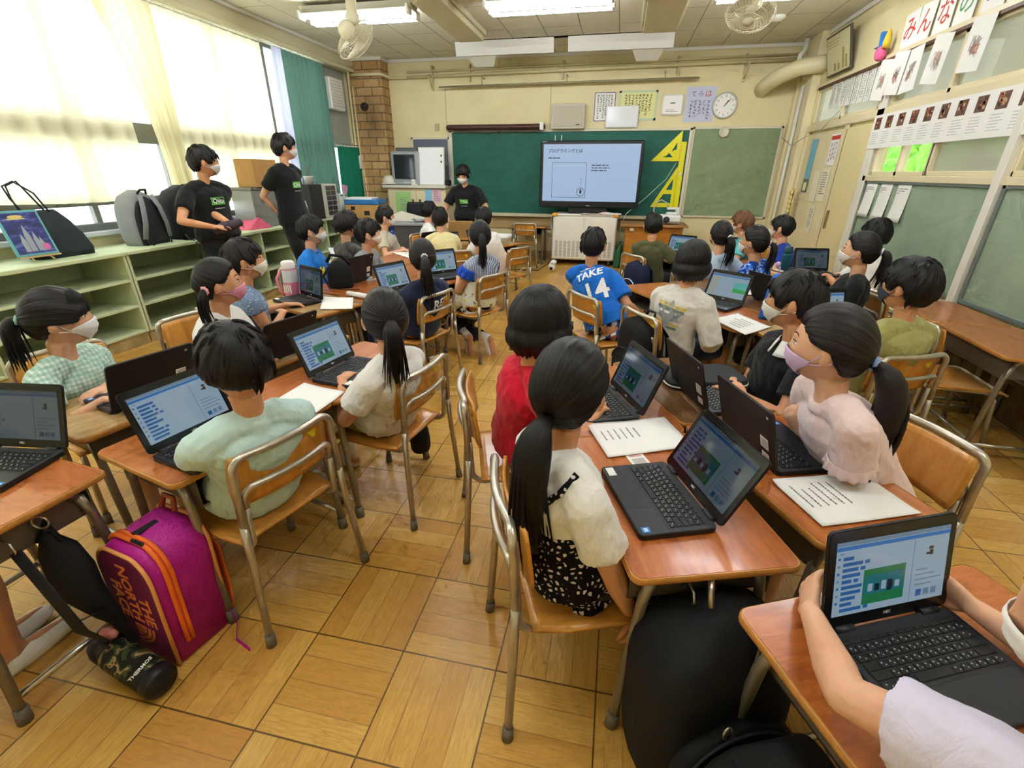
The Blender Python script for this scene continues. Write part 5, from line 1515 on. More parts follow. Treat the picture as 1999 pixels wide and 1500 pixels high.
FANM = mat('fan_cream', '#d9d2b4', .4); FANB = mat('fan_blade', '#c2baa0', .45)
def fan(x, y, z0, aim, label):
    o = empty('ceiling_fan', (x, y, ZC), 0, label, 'fan', 'cage fans under the ceiling')
    m = MB(); m.lathe([(.075, 0), (.07, -.03), (.05, -.05), (.05, -.26), (.065, -.28), (.065, -.33), (.04, -.36)], 18); m.build('mount_pole', FANM, o)
    R = V3(aim).normalized().to_track_quat('Z', 'Y').to_matrix().to_4x4(); c = V3((0, 0, z0-ZC)); MM = T(*(c)) @ R
    h = MB(MM); h.lathe([(.0, -.17), (.05, -.165), (.075, -.13), (.08, -.07), (.06, -.03), (.03, -.0)], 18); h.tube([(0, 0, -.1), MM.inverted() @ V3((0, 0, -.34))], .022, 10); h.build('motor', FANM, o)
    g = MB(MM)
    for k in range(44):
        a = 2*pi*k/44; ca, sa = math.cos(a), math.sin(a)
        g.tube([(.04*ca, .04*sa, .085), (.12*ca, .12*sa, .080), (.18*ca, .18*sa, .055), (.205*ca, .205*sa, .012), (.19*ca, .19*sa, -.03), (.13*ca, .13*sa, -.06), (.05*ca, .05*sa, -.07)], .0018, 4)
    for r_, z_ in ((.207, .01), (.15, .071), (.09, .083), (.15, -.052)): g.tube([(r_*math.cos(2*pi*j/36), r_*math.sin(2*pi*j/36), z_) for j in range(37)], .0028, 5)
    g.lathe([(.05, .086), (.045, .094), (.0, .097)], 20); g.build('cage', FANM, o)
    b = MB(MM)
    for k in range(3):
        a0 = 2*pi*k/3
        def fn(u, v, a0=a0):
            r_ = .03+.155*u; a = a0+(v-.5)*(1.0+.5*u)
            return (r_*math.cos(a), r_*math.sin(a), .012+.03*(v-.5))
        b.grid(fn, 8, 6, True, None, .002)
    b.build('blades', FANB, o)
fan(-2.60, 5.0, 2.53, (.35, .75, -.62), 'cream cage fan hanging from the ceiling on the window side')
fan(.98, 5.35, 2.66, (-.15, -.45, -.9), 'cream cage fan hanging from the ceiling on the corridor side')
m = MB(T(1.58, 6.99, ZC)); m.lathe([(.085, 0), (.085, -.022), (.06, -.035), (.045, -.05), (.0, -.052)], 22); tag(m.build('smoke_detector', WHITE), 'round white smoke detector on the ceiling near the front right corner', 'smoke detector')

# ================================================================== front wall
BOARD = NT('blackboard_green'); _co = BOARD.coord(); _n = BOARD.noise(BOARD.mapping(_co, (1, 1, 2.2)), 2.2, 5, .65)
BOARD.base(BOARD.ramp(_n, [(.3, '#1c5a4b'), (.6, '#23695a'), (.85, '#3c7d6c')]), .55, 0, .3)
o = empty('blackboard', (-.9, YF, .72), 0, 'wide green blackboard filling the middle of the front wall', 'blackboard')
m = MB(T(.9, -YF, -.72)); m.box(-2.76, .96, YF-.03, YF-.018, .75, 1.965); m.build('board', BOARD.m, o)
m = MB(T(.9, -YF, -.72)); m.box(-2.81, -2.755, YF-.05, YF, .70, 1.99, .005); m.box(.955, 1.0, YF-.05, YF, .70, 2.0, .005); m.box(-2.81, 1.0, YF-.05, YF, 1.962, 1.995, .004); m.build('frame', mat('frame_cream', '#ddd6bf', .45), o)
m = MB(T(.9, -YF, -.72)); m.box(-2.81, 1.0, YF-.12, YF, .70, .735, .006); m.box(-2.81, 1.0, YF-.12, YF-.11, .73, .752, .003); m.build('chalk_rail', mat('rail_cream', '#d9d0b2', .5), o)
struct(simple('trim_11', mat('dado_tan', '#b89f6e', .6), lambda m: m.box(-2.8, 1.0, YF-.02, YF, .5, .70, .003)))
PINB = mat('pin_board_green', '#8a9c7b', .9, 0, .15, .1, 3, .15, 300)
def pinboard(name, x0, x1, z0, z1, m_, label):
    o = empty(name, ((x0+x1)/2, YF, z0), 0, label, 'pin board'); c = (x0+x1)/2
    m = MB(); m.box(x0-c, x1-c, -.018, -.005, 0, z1-z0); m.build('board', m_, o)
    m = MB()
    for a in ((x0-.03, x0, z0-.03, z1+.03), (x1, x1+.03, z0-.03, z1+.03), (x0-.03, x1+.03, z1, z1+.03), (x0-.03, x1+.03, z0-.03, z0)): m.box(a[0]-c, a[1]-c, -.03, 0, a[2]-z0, a[3]-z0, .003)
    m.build('frame', mat('frame_cream', '#ddd6bf', .45), o)
pinboard('pin_board', 1.03, 2.21, .77, 1.975, PINB, 'sage green pin board on the front wall, right of the blackboard')
pinboard('pin_board', -3.45, -2.84, .95, 1.87, mat('pin_board_slate', '#6a7080', .9), 'slate blue pin board left of the blackboard, behind the old television')
# lettering helpers: rows of small strokes where the photo shows unreadable writing
def lines(m, x0, x1, z0, z1, rows, mi, seed, y=-.002, vertical=False, fill=.75, th=.35):
    r = random.Random(seed)
    if vertical:
        w = (x1-x0)/rows
        for k in range(rows):
            z = z1; xx = x1-w*(k+.5)
            end = z0+(z1-z0)*r.uniform(0, .35)
            while z > end:
                h = w*r.uniform(.45, .7)
                for q in range(3):
                    a = r.uniform(-.3, .3)*w; m.box(xx+a-w*.22, xx+a+w*.22, y-.0003, y, z-h*(q+1)/3.2, z-h*(q+1)/3.2+w*.09, 0, mi)
                m.box(xx+r.uniform(-.15, .15)*w-w*.04, xx+w*.05, y-.0003, y, z-h, z-h*.15, 0, mi)
                z -= h*1.25
    else:
        h = (z1-z0)/rows
        for k in range(rows):
            z = z1-h*(k+.5); x = x0; end = x0+(x1-x0)*r.uniform(fill*.7, 1)
            while x < end:
                w = r.uniform(.6, 2.2)*h; m.box(x, min(end, x+w), y-.0003, y, z-h*th/2, z+h*th/2, 0, mi); x += w*1.18
def poster(name, x0, x1, z0, z1, mats, fn, label, cat='poster', tilt=0, group=None):
    o = None; m = MB(); w, h = x1-x0, z1-z0
    m.box(-w/2, w/2, -.0015, 0, -h/2, h/2, 0, 0); fn(m, w, h)
    o = m.build(name, mats); o.location = ((x0+x1)/2, YF-.004, (z0+z1)/2); o.rotation_euler = (0, rad(tilt), 0)
    return tag(o, label, cat, group)
PAL = [PAPER, INK, TXT, mat('ink_blue', '#3a56a8', .6), mat('ink_red', '#c23b32', .6), mat('paper_yellow', '#eceaa6', .8), mat('paper_lilac', '#cdd3ea', .8), mat('ink_purple', '#6d4d8e', .6), mat('ink_green', '#3f8f4a', .6)]
poster('poster', -.48, -.17, 2.10, 2.48, PAL, lambda m, w, h: (m.box(-w/2, w/2, -.002, -.0015, -h/2, -h/2+.01, 0, 7), m.box(-w/2, -w/2+.01, -.002, -.0015, -h/2, h/2, 0, 7), m.box(w/2-.01, w/2, -.002, -.0015, -h/2, h/2, 0, 7), m.box(-w/2, w/2, -.002, -.0015, h/2-.01, h/2, 0, 7), lines(m, -.12, .12, -.16, .16, 6, 1, 3, -.0021, True)), 'white poster with a purple border and columns of black writing above the speaker')
poster('poster', -.12, .44, 2.10, 2.49, [mat('paper_yellow', '#eceaa6', .8), INK, mat('paper_mint', '#c9dcc0', .8)]+PAL[3:], lambda m, w, h: (m.box(-w/2, w/2, -.0021, -.0016, h/2-.025, h/2, 0, 2), m.box(-w/2, w/2, -.0021, -.0016, -h/2, -h/2+.03, 0, 2), m.box(-w/2, -w/2+.03, -.0021, -.0016, -h/2, h/2, 0, 2), m.box(w/2-.03, w/2, -.0021, -.0016, -h/2, h/2, 0, 2), lines(m, -.2, .2, -.14, .15, 8, 1, 5, -.0024, True)), 'pale yellow poster with a mint border and columns of writing')
poster('poster', .84, 1.25, 2.07, 2.52, [mat('paper_lilac', '#cdd3ea', .8)]+PAL[1:], lambda m, w, h: (m.box(-w/2+.025, w/2-.025, -.002, -.0016, -h/2+.025, h/2-.025, 0, 6), m.text('は', .1, T(.1, -.0025, .13) @ Matrix.Rotation(rad(90), 4, 'X'), .0004, 4), m.text('ら', .08, T(.0, -.0025, .13) @ Matrix.Rotation(rad(90), 4, 'X'), .0004, 7), m.text('て', .08, T(-.1, -.0025, .13) @ Matrix.Rotation(rad(90), 4, 'X'), .0004, 7), lines(m, -.15, .15, -.18, .06, 5, 7, 8, -.0024, True)), 'lilac poster with purple brush writing left of the clock')
poster('notice', .99, 1.32, 1.08, 1.47, [mat('paper_mintwhite', '#dfeee4', .8)]+PAL[1:], lambda m, w, h: (lines(m, -.13, .13, -.12, .15, 13, 2, 9), m.box(.05, .13, -.0025, -.002, -.17, -.11, 0, 2)), 'pale mint notice pinned on the green board right of the blackboard', 'notice')
m = MB(); m.box(-.24, .24, -.02, 0, -.145, .145, .01, 0); m.box(-.225, .225, -.022, -.02, -.13, .13, 0, 1); o = m.build('whiteboard_small', [WHITE, mat('whiteboard', '#f1f4f8', .12)], None, (-.055, YF-.03, 2.15)); tag(o, 'small blank whiteboard hung over the yellow poster', 'whiteboard')
# speaker
o = empty('wall_speaker', (-.86, YF, 1.99), 0, 'square beige loudspeaker box on the front wall above the blackboard', 'speaker')
m = MB(); m.box(-.255, .255, -.14, 0, 0, .34, .012); m.build('cabinet', mat('speaker_beige', '#cfc8b4', .5), o)
m = MB(); m.box(-.225, .225, -.146, -.14, .03, .31, .004); m.build('grille', mat('speaker_grille', '#c6bfaa', .8, 0, .2, 0, 8, .6, 260), o)
m = MB(); m.box(.13, .18, -.149, -.146, .05, .065, 0); m.build('badge', INK, o)
# router box
o = empty('wireless_box', (.66, YF, 2.16), 0, 'white rounded wireless network box on the front wall between two posters', 'network box')
m = MB(); m.box(-.15, .15, -.045, 0, 0, .27, .02); m.build('housing', mat('box_white', '#f4f4f2', .35), o)
m = MB(); m.box(-.035, .035, -.047, -.045, .15, .165, 0, 0); lines(m, -.09, .1, .04, .08, 2, 0, 4, -.0455); m.build('marking', TXT, o)
# clock: about ten past one
o = empty('wall_clock', (1.385, YF-.0, 2.275), 0, 'round white wall clock with black hands above the pin board', 'clock')
RX = Matrix.Rotation(rad(90), 4, 'X')
m = MB(); m.lathe([(.168, 0), (.168, .03), (.16, .042), (.152, .036), (.152, .03)], 40, (0, 0, 0), None, RX, True, False); m.build('case', mat('clock_grey', '#b9bdbe', .3, .4), o)
m = MB(); m.lathe([(.153, .028), (.153, .031)], 40, (0, 0, 0), None, RX); m.build('dial', mat('dial_white', '#f6f6f2', .5), o)
m = MB()
for k in range(12):
    a = rad(90-30*k); m.text(str(k or 12), .036, T(.115*math.cos(a), -.0325, .115*math.sin(a)) @ RX, .0004)
for k in range(60):
    a = rad(6*k); c, s = math.cos(a), math.sin(a); m.obox((.143*c, -.0322, .143*s), .010 if k % 5 else .014, .0006, .0018 if k % 5 else .004, Matrix.Rotation(-a, 4, 'Y'))
m.build('numerals', INK, o)
for nm, ln, wd, deg in (('hour_hand', .075, .010, 35), ('minute_hand', .115, .007, 42)):
    a = rad(90-deg); m = MB(); m.obox((ln*.42*math.cos(a), -.035, ln*.42*math.sin(a)), ln*1.2, .001, wd, Matrix.Rotation(-a, 4, 'Y')); m.build(nm, INK, o)
m = MB(); m.lathe([(.072, 0), (.072, .022), (.06, .034), (.055, .03), (.0, .028)], 26, (0, 0, 0), None, RX); o = m.build('wall_bell', mat('bell_cream', '#d9d2ba', .45), None, (1.435, YF-.03, 1.935)); tag(o, 'small round cream bell hanging below the clock', 'bell')
# projector screen roll, curtain rail, pipes
o = empty('projection_screen', (-1.99, YF-.1, 2.03), 0, 'dark brown rolled projection screen along the top left of the blackboard', 'projection screen')
m = MB(); m.tube([(-.8, 0, 0), (.74, 0, 0)], .042, 14, None, True); m.build('roller_case', mat('screen_brown', '#4a2c26', .35), o)
m = MB(); m.box(-.72, .72, -.012, .012, -.062, -.04, .003); m.build('bottom_bar', mat('screen_bar', '#3a2a26', .4), o)
m = MB(); m.tube([(.045*math.cos(2*pi*k/20)-.03, -.01, -.08+.018*math.sin(2*pi*k/20)) for k in range(21)], .004, 6); m.build('pull_ring', GREYF, o)
m = MB(); m.box(.70, .76, -.06, .06, -.05, .06, .006); m.build('bracket', WHITE, o)
m = MB(); m.tube([(-2.9, YF-.16, 2.585), (.97, YF-.16, 2.605)], .011, 8); m.tube([(-2.75, YF-.1, 2.60), (.95, YF-.1, 2.62)], .009, 8)
for x in (-2.2, -.9, .5): m.tube([(x, YF-.16, 2.59), (x, YF-.16, 2.70), (x, YF, 2.70)], .007, 6)
tag(m.build('screen_rail', mat('rail_alu', '#a9a184', .4, .4)), 'long thin metal hanging rail above the speaker and posters', 'rail')
m = MB()
m.tube([(-3.46, YF-.06, 2.745), (2.25, YF-.06, 2.80)], .022, 10); m.tube([(-3.46, YF-.05, 2.815), (2.25, YF-.05, 2.86)], .014, 8)
tag(m.build('wall_pipe', mat('pipe_cream', '#ddd2a6', .4)), 'pair of cream pipes running along the front wall under the ceiling', 'pipe')
for k, x in enumerate((-3.05, -2.43, -.98, .68, 1.58)):
    m = MB(); m.box(x-.015, x+.015, YF-.04, YF, 2.56 if k in (0, 4) else 2.66, 2.90, .002)
    if k in (0, 4): m.tube([(x, YF-.02, 2.58), (x, YF-.22, 2.74)], .009, 6); m.tube([(x, YF-.22, 2.75), (x, YF, 2.75)], .009, 6)
    tag(m.build('pipe_bracket', mat('pipe_cream2', '#c9be95', .5)), ['cream pipe bracket nearest the brick pillar', 'thin hanger rod beside the left blackboard lamp', 'pipe bracket above the speaker', 'thin hanger rod beside the lilac poster', 'triangular pipe bracket above the pin board'][k], 'bracket', 'pipe brackets')
m = MB(); m.box(-3.05, -2.98, YF-.02, YF, 2.0, 2.1, .004); tag(m.build('wall_switch', mat('switch_tan', '#c9bb8e', .5)), 'small tan wall plate left of the rolled screen', 'wall plate')
# white seams on the wall panels
struct(simple('trim_12', mat('seam', '#c9be96', .6), lambda m: (m.box(-1.16, -1.145, YF-.004, YF, 2.0, 2.6), m.box(-2.86, -2.845, YF-.006, YF, 2.0, 2.6))))
# duct
m = MB(); m.tube([(1.84, YF-.02, 2.46), (1.86, YF-.25, 2.5), (1.95, 7.86, 2.56), (2.12, 7.72, 2.62), (2.32, 7.64, 2.635), (2.42, 7.62, 2.635)], .095, 18); tag(m.build('air_duct', mat('duct_cream', '#e3d9b0', .4)), 'thick cream air duct bending from the front wall to the right wall', 'duct')
m = MB(); m.tube([(2.22, 8.0, 2.98), (2.22, 8.0, 2.86), (2.17, 7.98, 2.8), (2.17, 7.98, 2.66)], .03, 10); m.tube([(2.28, 7.95, 2.45), (2.26, 7.9, 1.2), (2.26, 7.9, .3)], .02, 8)
tag(m.build('drain_pipe', WHITE), 'white drain pipe running down the front right corner column', 'pipe')
# yellow set squares and ruler, hung on the board
YL = NT('ruler_yellow'); _c = YL.coord(); YL.base(YL.mix(YL.math('MULTIPLY', YL.noise(_c, 24, 2, .5), .25), lin('#f4ea22'), lin('#c9c020')), .35, 0, .4); YL = YL.m
def frame_tri(pts, holes, label, name):
    m = MB()
    me = bmesh.new()
    def loop(p): 
        vs = [me.verts.new((x, 0, z)) for x, z in p]; return [me.edges.new((vs[i], vs[(i+1) % len(vs)])) for i in range(len(vs))]
    es = loop(pts)
    for h in holes: es += loop(h)
    r = bmesh.ops.triangle_fill(me, edges=es, use_beauty=True)
    fs = [f for f in me.faces]
    ex = bmesh.ops.extrude_face_region(me, geom=fs); vs = [v for v in ex['geom'] if isinstance(v, bmesh.types.BMVert)]
    bmesh.ops.translate(me, verts=vs, vec=(0, -.008, 0)); bmesh.ops.recalc_face_normals(me, faces=me.faces)
    md = bpy.data.meshes.new(name); me.to_mesh(md); me.free(); md.materials.append(YL)
    o = bpy.data.objects.new(name, md); COL.objects.link(o); o.location = (0, YF-.035, 0)
    return tag(o, label, 'set square', 'yellow drawing tools on the blackboard')
frame_tri([(.86, 1.965), (.44, 1.545), (.86, 1.545)], [[(.80, 1.80), (.80, 1.71), (.73, 1.68)], [(.66, 1.62), (.60, 1.60), (.76, 1.60), (.70, 1.66)]], 'yellow right isosceles set square, upper of two on the blackboard', 'set_square')
frame_tri([(.87, 1.50), (.51, .885), (.87, .885)], [[(.81, 1.30), (.81, 1.14), (.72, 1.14)], [(.69, 1.08), (.81, 1.08), (.81, .95), (.61, .95)]], 'tall yellow set square, lower of two on the blackboard', 'set_square')
o = empty('board_ruler', (.895, YF-.05, .89), 0, 'long yellow board ruler hung upright beside the set squares', 'ruler', 'yellow drawing tools on the blackboard')
m = MB(); m.box(-.04, .04, -.008, 0, 0, .92, .002); m.build('blade', YL, o)
m = MB()
for k in range(45): m.box(-.04, -.04+(.02 if k % 5 else .032), -.0086, -.008, .01+.02*k, .0125+.02*k)
m.build('scale_marks', mat('mark_olive', '#8d8a10', .6), o)
m = MB(); m.box(-.018, .018, -.03, -.008, .46, .5, .004); m.build('grip', WHITE, o)

# display on a white cabinet
o = empty('display_screen', (-.455, 7.86, .86), 0, 'large black framed display showing a pale slide, in front of the blackboard', 'display')
m = MB(); m.box(-.765, .765, 0, .07, .02, .955, .012); m.build('frame', mat('display_black', '#1b1d20', .3), o)
m = MB(); m.box(-.718, .718, -.004, 0, .112, .908, .0)
m.build('panel', emat('slide_blue', '#b4d0f2', .36), o)
m = MB(); RXP = Matrix.Rotation(rad(90), 4, 'X')
m.text('プログラミングとは', .058, T(-.645, -.006, .815) @ RXP, .0004, 0, 'LEFT', .0010)
lines(m, -.64, -.36, .70, .74, 1, 0, 3, -.006)
for a in ((-.575, -.05, .655, .66), (-.575, -.05, .165, .17), (-.575, -.57, .165, .66), (-.055, -.05, .165, .66)): m.box(a[0], a[1], -.0063, -.006, a[2], a[3])
m.tube([(-.125+.062*math.cos(2*pi*k/28), -.006, .245+.062*math.sin(2*pi*k/28)) for k in range(29)], .0025, 4)
m.tube([(-.125+.053*math.cos(2*pi*k/28), -.006, .245+.053*math.sin(2*pi*k/28)) for k in range(29)], .0015, 4)
m.box(-.127, -.123, -.0063, -.006, .34, .45); m.box(-.132, -.118, -.0063, -.006, .43, .434)
lines(m, .02, .36, .53, .64, 3, 0, 11, -.006)
m.build('slide_writing', emat('slide_ink', '#5b6b86', .12), o)
m = MB(); m.box(-.14, -.11, -.0068, -.0063, .225, .275, .006); m.box(-.135, -.115, -.0070, -.0066, .28, .292, .003); m.build('slide_robot', INK, o)
m = MB(); m.box(-.03, .03, -.003, 0, .045, .055); m.box(-.74, -.66, -.003, 0, .938, .946); m.build('badge', KLEG, o)
m = MB(); m.tube([(-.55, .02, .95), (-.552, .03, 1.03)], .006, 6); m.tube([(-.46, .02, .95), (-.455, .03, 1.03)], .006, 6); m.build('hook', WHITE, o)
m = MB(); m.box(-.3, .3, .0, .1, -.06, .02, .01); m.build('stand', mat('display_black', '#1b1d20', .3), o)
o = empty('media_cabinet', (-.48, 7.98, 0), 0, 'white rolling cabinet with vent slots under the large display', 'cabinet')
CABW = mat('cabinet_white', '#ebe9de', .4)
m = MB(); m.box(-.5, .5, -.2, .25, .09, .76, .012); m.box(-.51, .51, -.21, .26, .76, .79, .01); m.build('body', CABW, o)
for s in (-1, 1):
    m = MB(); m.box(s*.25-.235, s*.25+.235, -.212, -.2, .11, .74, .004); d = m.build('door', CABW, o)
    m = MB()
    for r_ in range(14):
        for c_ in range(6): m.box(s*.25-.20+.068*c_, s*.25-.155+.068*c_, -.2135, -.212, .14+.018*r_, .147+.018*r_)
    m.build('vent_slots', mat('slot_dark', '#77766c', .7), d)
for s in (-1, 1):
    m = MB(); m.box(s*.47-.04, s*.47+.04, -.225, -.14, .755, .8, .008); m.build('corner_guard', mat('guard_orange', '#e8a02a', .5), o)
    for t in (-1, 1):
        m = MB(); m.lathe([(.0, -.015), (.035, -.015), (.038, 0), (.035, .015), (.0, .015)], 14, (s*.42, .02+t*.17, .038), None, Matrix.Rotation(rad(90), 4, 'Y')); m.box(s*.42-.02, s*.42+.02, t*.17, t*.17+.04, .06, .1, .003); m.build('caster', mat('caster_dark', '#44443f', .5), o)
# cloth on the cabinet
def clothf(u, v):
    x = -.55+1.05*0+.85*u; y = 7.74+.32*v
    return (x-.35+.30, y, .795+.018*abs(math.sin(9*u+3*v))*(1-abs(2*v-1))+.03*math.exp(-((u-.75)/.2)**2))
m = MB(); m.grid(lambda u, v: (-.55+.62*u, 7.75+.12*v, .796+.03*math.exp(-((u-.7)/.25)**2)*math.sin(pi*v)+.008*math.sin(14*u)*math.sin(pi*v)), 26, 10, True, None, .003)
t_ = NT('cloth_red_print'); _c = t_.coord(); t_.base(t_.mix(t_.math('GREATER_THAN', t_.noise(_c, 16, 3, .5), .58), lin('#f1ece8'), lin('#e09a94')), .85)
tag(m.build('draped_cloth', t_.m), 'white and pink printed cloth lying on the white cabinet under the display', 'cloth')
m = MB(); m.grid(lambda u, v: (-.985-.02*math.sin(pi*u)-.012*u, 7.80+.22*v, .78-.24*u*(1-.3*v)), 10, 8, True, None, .003); tag(m.build('hanging_towel', mat('towel_white', '#eef0f2', .9)), 'white cloth hanging over the left side of the media cabinet', 'towel')

# lectern and projector
o = empty('lectern', (.56, 7.62, 0), 0, 'orange brown wooden lectern in front of the blackboard on the right', 'lectern')
WL = wood('lectern_wood', '#a5671c', '#bf7f28', '#cc9038', .35, 3.0, (2, 2, 9))
m = MB(); m.box(-.41, .40, -.18, .25, .03, .66, .008); m.build('body', WL, o)
m = MB(); m.box(-.49, .46, -.25, .3, .66, .695, .006); m.build('top', mat('lectern_top', '#a5794a', .4, 0, .4, .1, 10), o)
m = MB(); m.box(-.41, .40, -.19, .25, 0, .04, .003); m.build('plinth', DARKW, o)
m = MB(); m.box(-.35, -.29, -.183, -.18, .60, .64); m.box(-.12, -.05, -.183, -.18, .60, .66); m.build('label', PAPER, o)
o = empty('projector', (.77, 7.6, .695), 0, 'white projector on the lectern behind the olive green shirt boy', 'projector')
m = MB(); m.box(-.16, .16, -.13, .13, .015, .13, .03); m.box(-.06, .1, -.05, .15, .12, .16, .02); m.build('housing', mat('projector_white', '#e9e9e6', .4), o)
m = MB(); m.lathe([(.04, 0), (.045, .03), (.03, .035), (0, .03)], 18, (-.06, -.13, .07), None, RX); m.build('lens', BLACK, o)
o = empty('document_camera', (.78, 7.66, .855), 0, 'slim document camera arm reaching up before the lower set square', 'document camera')
m = MB(); m.tube([(-.16, .1, -.16), (-.24, .12, .02), (-.22, .13, .12), (-.14, .14, .16), (-.06, .15, .12), (-.03, .15, .06)], .008, 8); m.build('arm', mat('arm_grey', '#c9c9c2', .4, .3), o)
m = MB(); m.box(-.05, .13, .12, .18, .02, .06, .01); m.box(.08, .14, .12, .18, -.08, .03, .008); m.build('camera_head', WHITE, o)
m = MB(); m.tube([uy(1320, 318, 8.24), uy(1300, 350, 8.15), uy(1262, 385, 8.0), uy(1222, 418, 7.9), uy(1210, 445, 7.88), uy(1214, 500, 7.95)], .006, 6); tag(m.build('hanging_cable', mat('cable_pale', '#b9c9bb', .5)), 'pale cable slanting across the blackboard from the set squares to the cabinet', 'cable')
m = MB(); m.prism([(.08, 7.72), (.13, 7.72), (.13, 8.1), (.08, 8.1)], 0, .36); m.grid(lambda u, v: (.02+.1*u, 7.7-.0+.02*math.sin(6*u), .40*v*(.6+.4*u)), 6, 6, True, None, .004); tag(m.build('green_bag', mat('bag_green', '#2f6b42', .8)), 'dark green bag squeezed between the white cabinet and the lectern', 'bag')
# toy like white camera on the floor
o = empty('floor_gadget', (-.89, 7.2, 0), 0, 'small white rounded gadget with a black lens on the floor before the cabinet', 'gadget')
m = MB(); m.ell((0, 0, .075), .055, .06, .075, 18, 12); m.ell((.02, -.02, .14), .05, .05, .04, 14, 8); m.build('body', mat('gadget_white', '#eeedea', .35), o)
m = MB(); m.ell((-.01, -.052, .055), .026, .016, .026, 14, 8); m.ell((.012, -.062, .135), .010, .008, .010, 10, 6); m.build('lens', BLACK, o)
def floor_cable(pts, mt, label):
    m = MB(); P_ = [uz(x, y, .006) for x, y in pts]; m.tube(P_, .0055, 6); tag(m.build('floor_cable', mt), label, 'cable', 'cables on the floor before the cabinet')
floor_cable([(995, 530), (1012, 533), (1022, 523), (1045, 521), (1062, 510), (1078, 497)], mat('cable_white', '#e6e2d4', .5), 'white cable curling over the floor toward the media cabinet')
floor_cable([(996, 526), (1020, 527), (1050, 528), (1068, 516), (1079, 505)], BLACK, 'black cable lying beside the white one on the floor')

# ================================================================== front left corner
o = empty('wall_cabinet', (-3.22, 8.0, 0), 0, 'cream low cupboard with pinned papers, under the old television', 'cabinet')
m = MB(); m.box(-.5, .5, -.3, .25, .02, 1.14, .006); m.build('body', CREAM2, o)
m = MB(); m.box(-.56, .52, -.36, .28, 1.14, 1.18, .005); m.build('top', OFFW, o)
for s in (-1, 1):
    m = MB(); m.box(s*.24-.235, s*.24+.235, -.312, -.3, .08, 1.1, .004); d = m.build('door', CREAM2, o)
    m = MB(); m.box(-s*0+s*.06-.02, s*.06+.02, -.316, -.312, .84, .97, .004); m.build('handle', mat('recess_dark', '#6d5f3f', .5, .5), d)
def pinned(name, x0, x1, z0, z1, hexc, label, fn=None):
    m = MB(); m.box(x0, x1, 7.683, 7.685, z0, z1, 0, 0)
    if fn: fn(m)
    tag(m.build(name, [mat('pp_'+hexc, hexc, .8), TXT, INK]), label, 'paper', 'papers pinned on the cupboard doors')
pinned('pinned_paper', -3.58, -3.31, .66, 1.08, '#a9d98a', 'large light green paper on the left cupboard door', lambda m: lines(m, -3.5, -3.36, .74, 1.0, 10, 1, 6, 7.6825))
pinned('pinned_paper', -3.06, -2.95, .92, 1.12, '#8ecbe6', 'small sky blue paper on the right cupboard door', lambda m: m.box(-3.05, -2.96, 7.6822, 7.683, 1.04, 1.1, 0, 0))
pinned('pinned_paper', -2.93, -2.79, .92, 1.12, '#e9bcd0', 'small pink paper on the right cupboard door', lambda m: lines(m, -2.91, -2.81, .95, 1.1, 6, 1, 7, 7.6825))
pinned('pinned_paper', -3.19, -3.02, .66, .9, '#e1e3ea', 'white paper low on the right cupboard door', lambda m: lines(m, -3.17, -3.04, .7, .87, 7, 1, 8, 7.6825))
o = empty('old_television', (-3.38, 7.95, 1.18), rad(-4), 'old silver tube television with a dark screen on the cupboard', 'television')
m = MB(); m.box(-.26, .22, -.2, .2, 0, .5, .02); m.box(-.2, .18, .1, .3, .05, .42, .03); m.build('case', mat('tv_silver', '#a9acb2', .4, .3), o)
m = MB(); m.box(-.2, .17, -.208, -.2, .09, .45, .02); m.build('screen', mat('tv_glass', '#262b2c', .08, 0, .6), o)
m = MB(); m.box(-.05, .12, -.204, -.2, .03, .05); m.build('badge', KLEG, o)
m = MB(); m.box(-.18, .2, -.15, .1, .5, .55, .006); m.build('video_deck', mat('deck_grey', '#5d5f62', .4), o)
o = empty('leaning_whiteboard', (-2.95, 7.78, 1.18), 0, 'white board leaning against the television, with small clips', 'whiteboard')
m = MB(Matrix.Rotation(rad(-6), 4, 'X')); m.box(-.24, .2, -.012, .012, 0, .56, .005); m.build('frame', mat('frame_tan', '#d9d0bd', .5), o)
m = MB(Matrix.Rotation(rad(-6), 4, 'X')); m.box(-.225, .185, -.014, -.012, .015, .545); m.build('board', mat('whiteboard', '#f1f4f8', .12), o)
m = MB(Matrix.Rotation(rad(-6), 4, 'X')); m.box(.14, .16, -.018, -.014, .42, .45); m.box(.14, .16, -.018, -.014, .33, .36); m.build('magnet', BLACK, o)
m = MB(); m.box(-.36, -.245, -.06, .06, 0, .42, .006); tag(m.build('file_stand', WHITE, None, (-2.95, 7.8, 1.18)), 'tall white file box between the television and the white board', 'file box')
o = empty('safety_helmet', (-3.72, 7.82, 1.18), rad(200), 'white safety helmet on the left end of the cupboard', 'helmet')
m = MB(); m.lathe([(.115, .02), (.118, .05), (.105, .1), (.07, .135), (.03, .148), (0, .15)], 24, cap0=False)
m.lathe([(.112, .022), (.138, .012), (.14, .018), (.117, .032)], 24, cap0=False, cap1=False); m.build('shell', mat('helmet_white', '#dfdccb', .35), o)
m = MB()
for k in (-1, 0, 1): m.tube([(k*.03, -.1, .07), (k*.035, -.05, .135), (k*.035, .05, .138), (k*.03, .1, .075)], .006, 6)
m.build('ridge', mat('helmet_white', '#dfdccb', .35), o)
m = MB(); m.tube([(-.1, .02, .02), (-.06, .06, -.0), (.06, .06, .0), (.1, .02, .02)], .005, 6); m.build('chin_strap', INK, o)
m = MB(); m.box(-2.74, -2.66, 7.75, 7.85, 1.18, 1.26, .01); tag(m.build('desk_clock', BLACK), 'little black desk clock at the right end of the cupboard', 'clock')
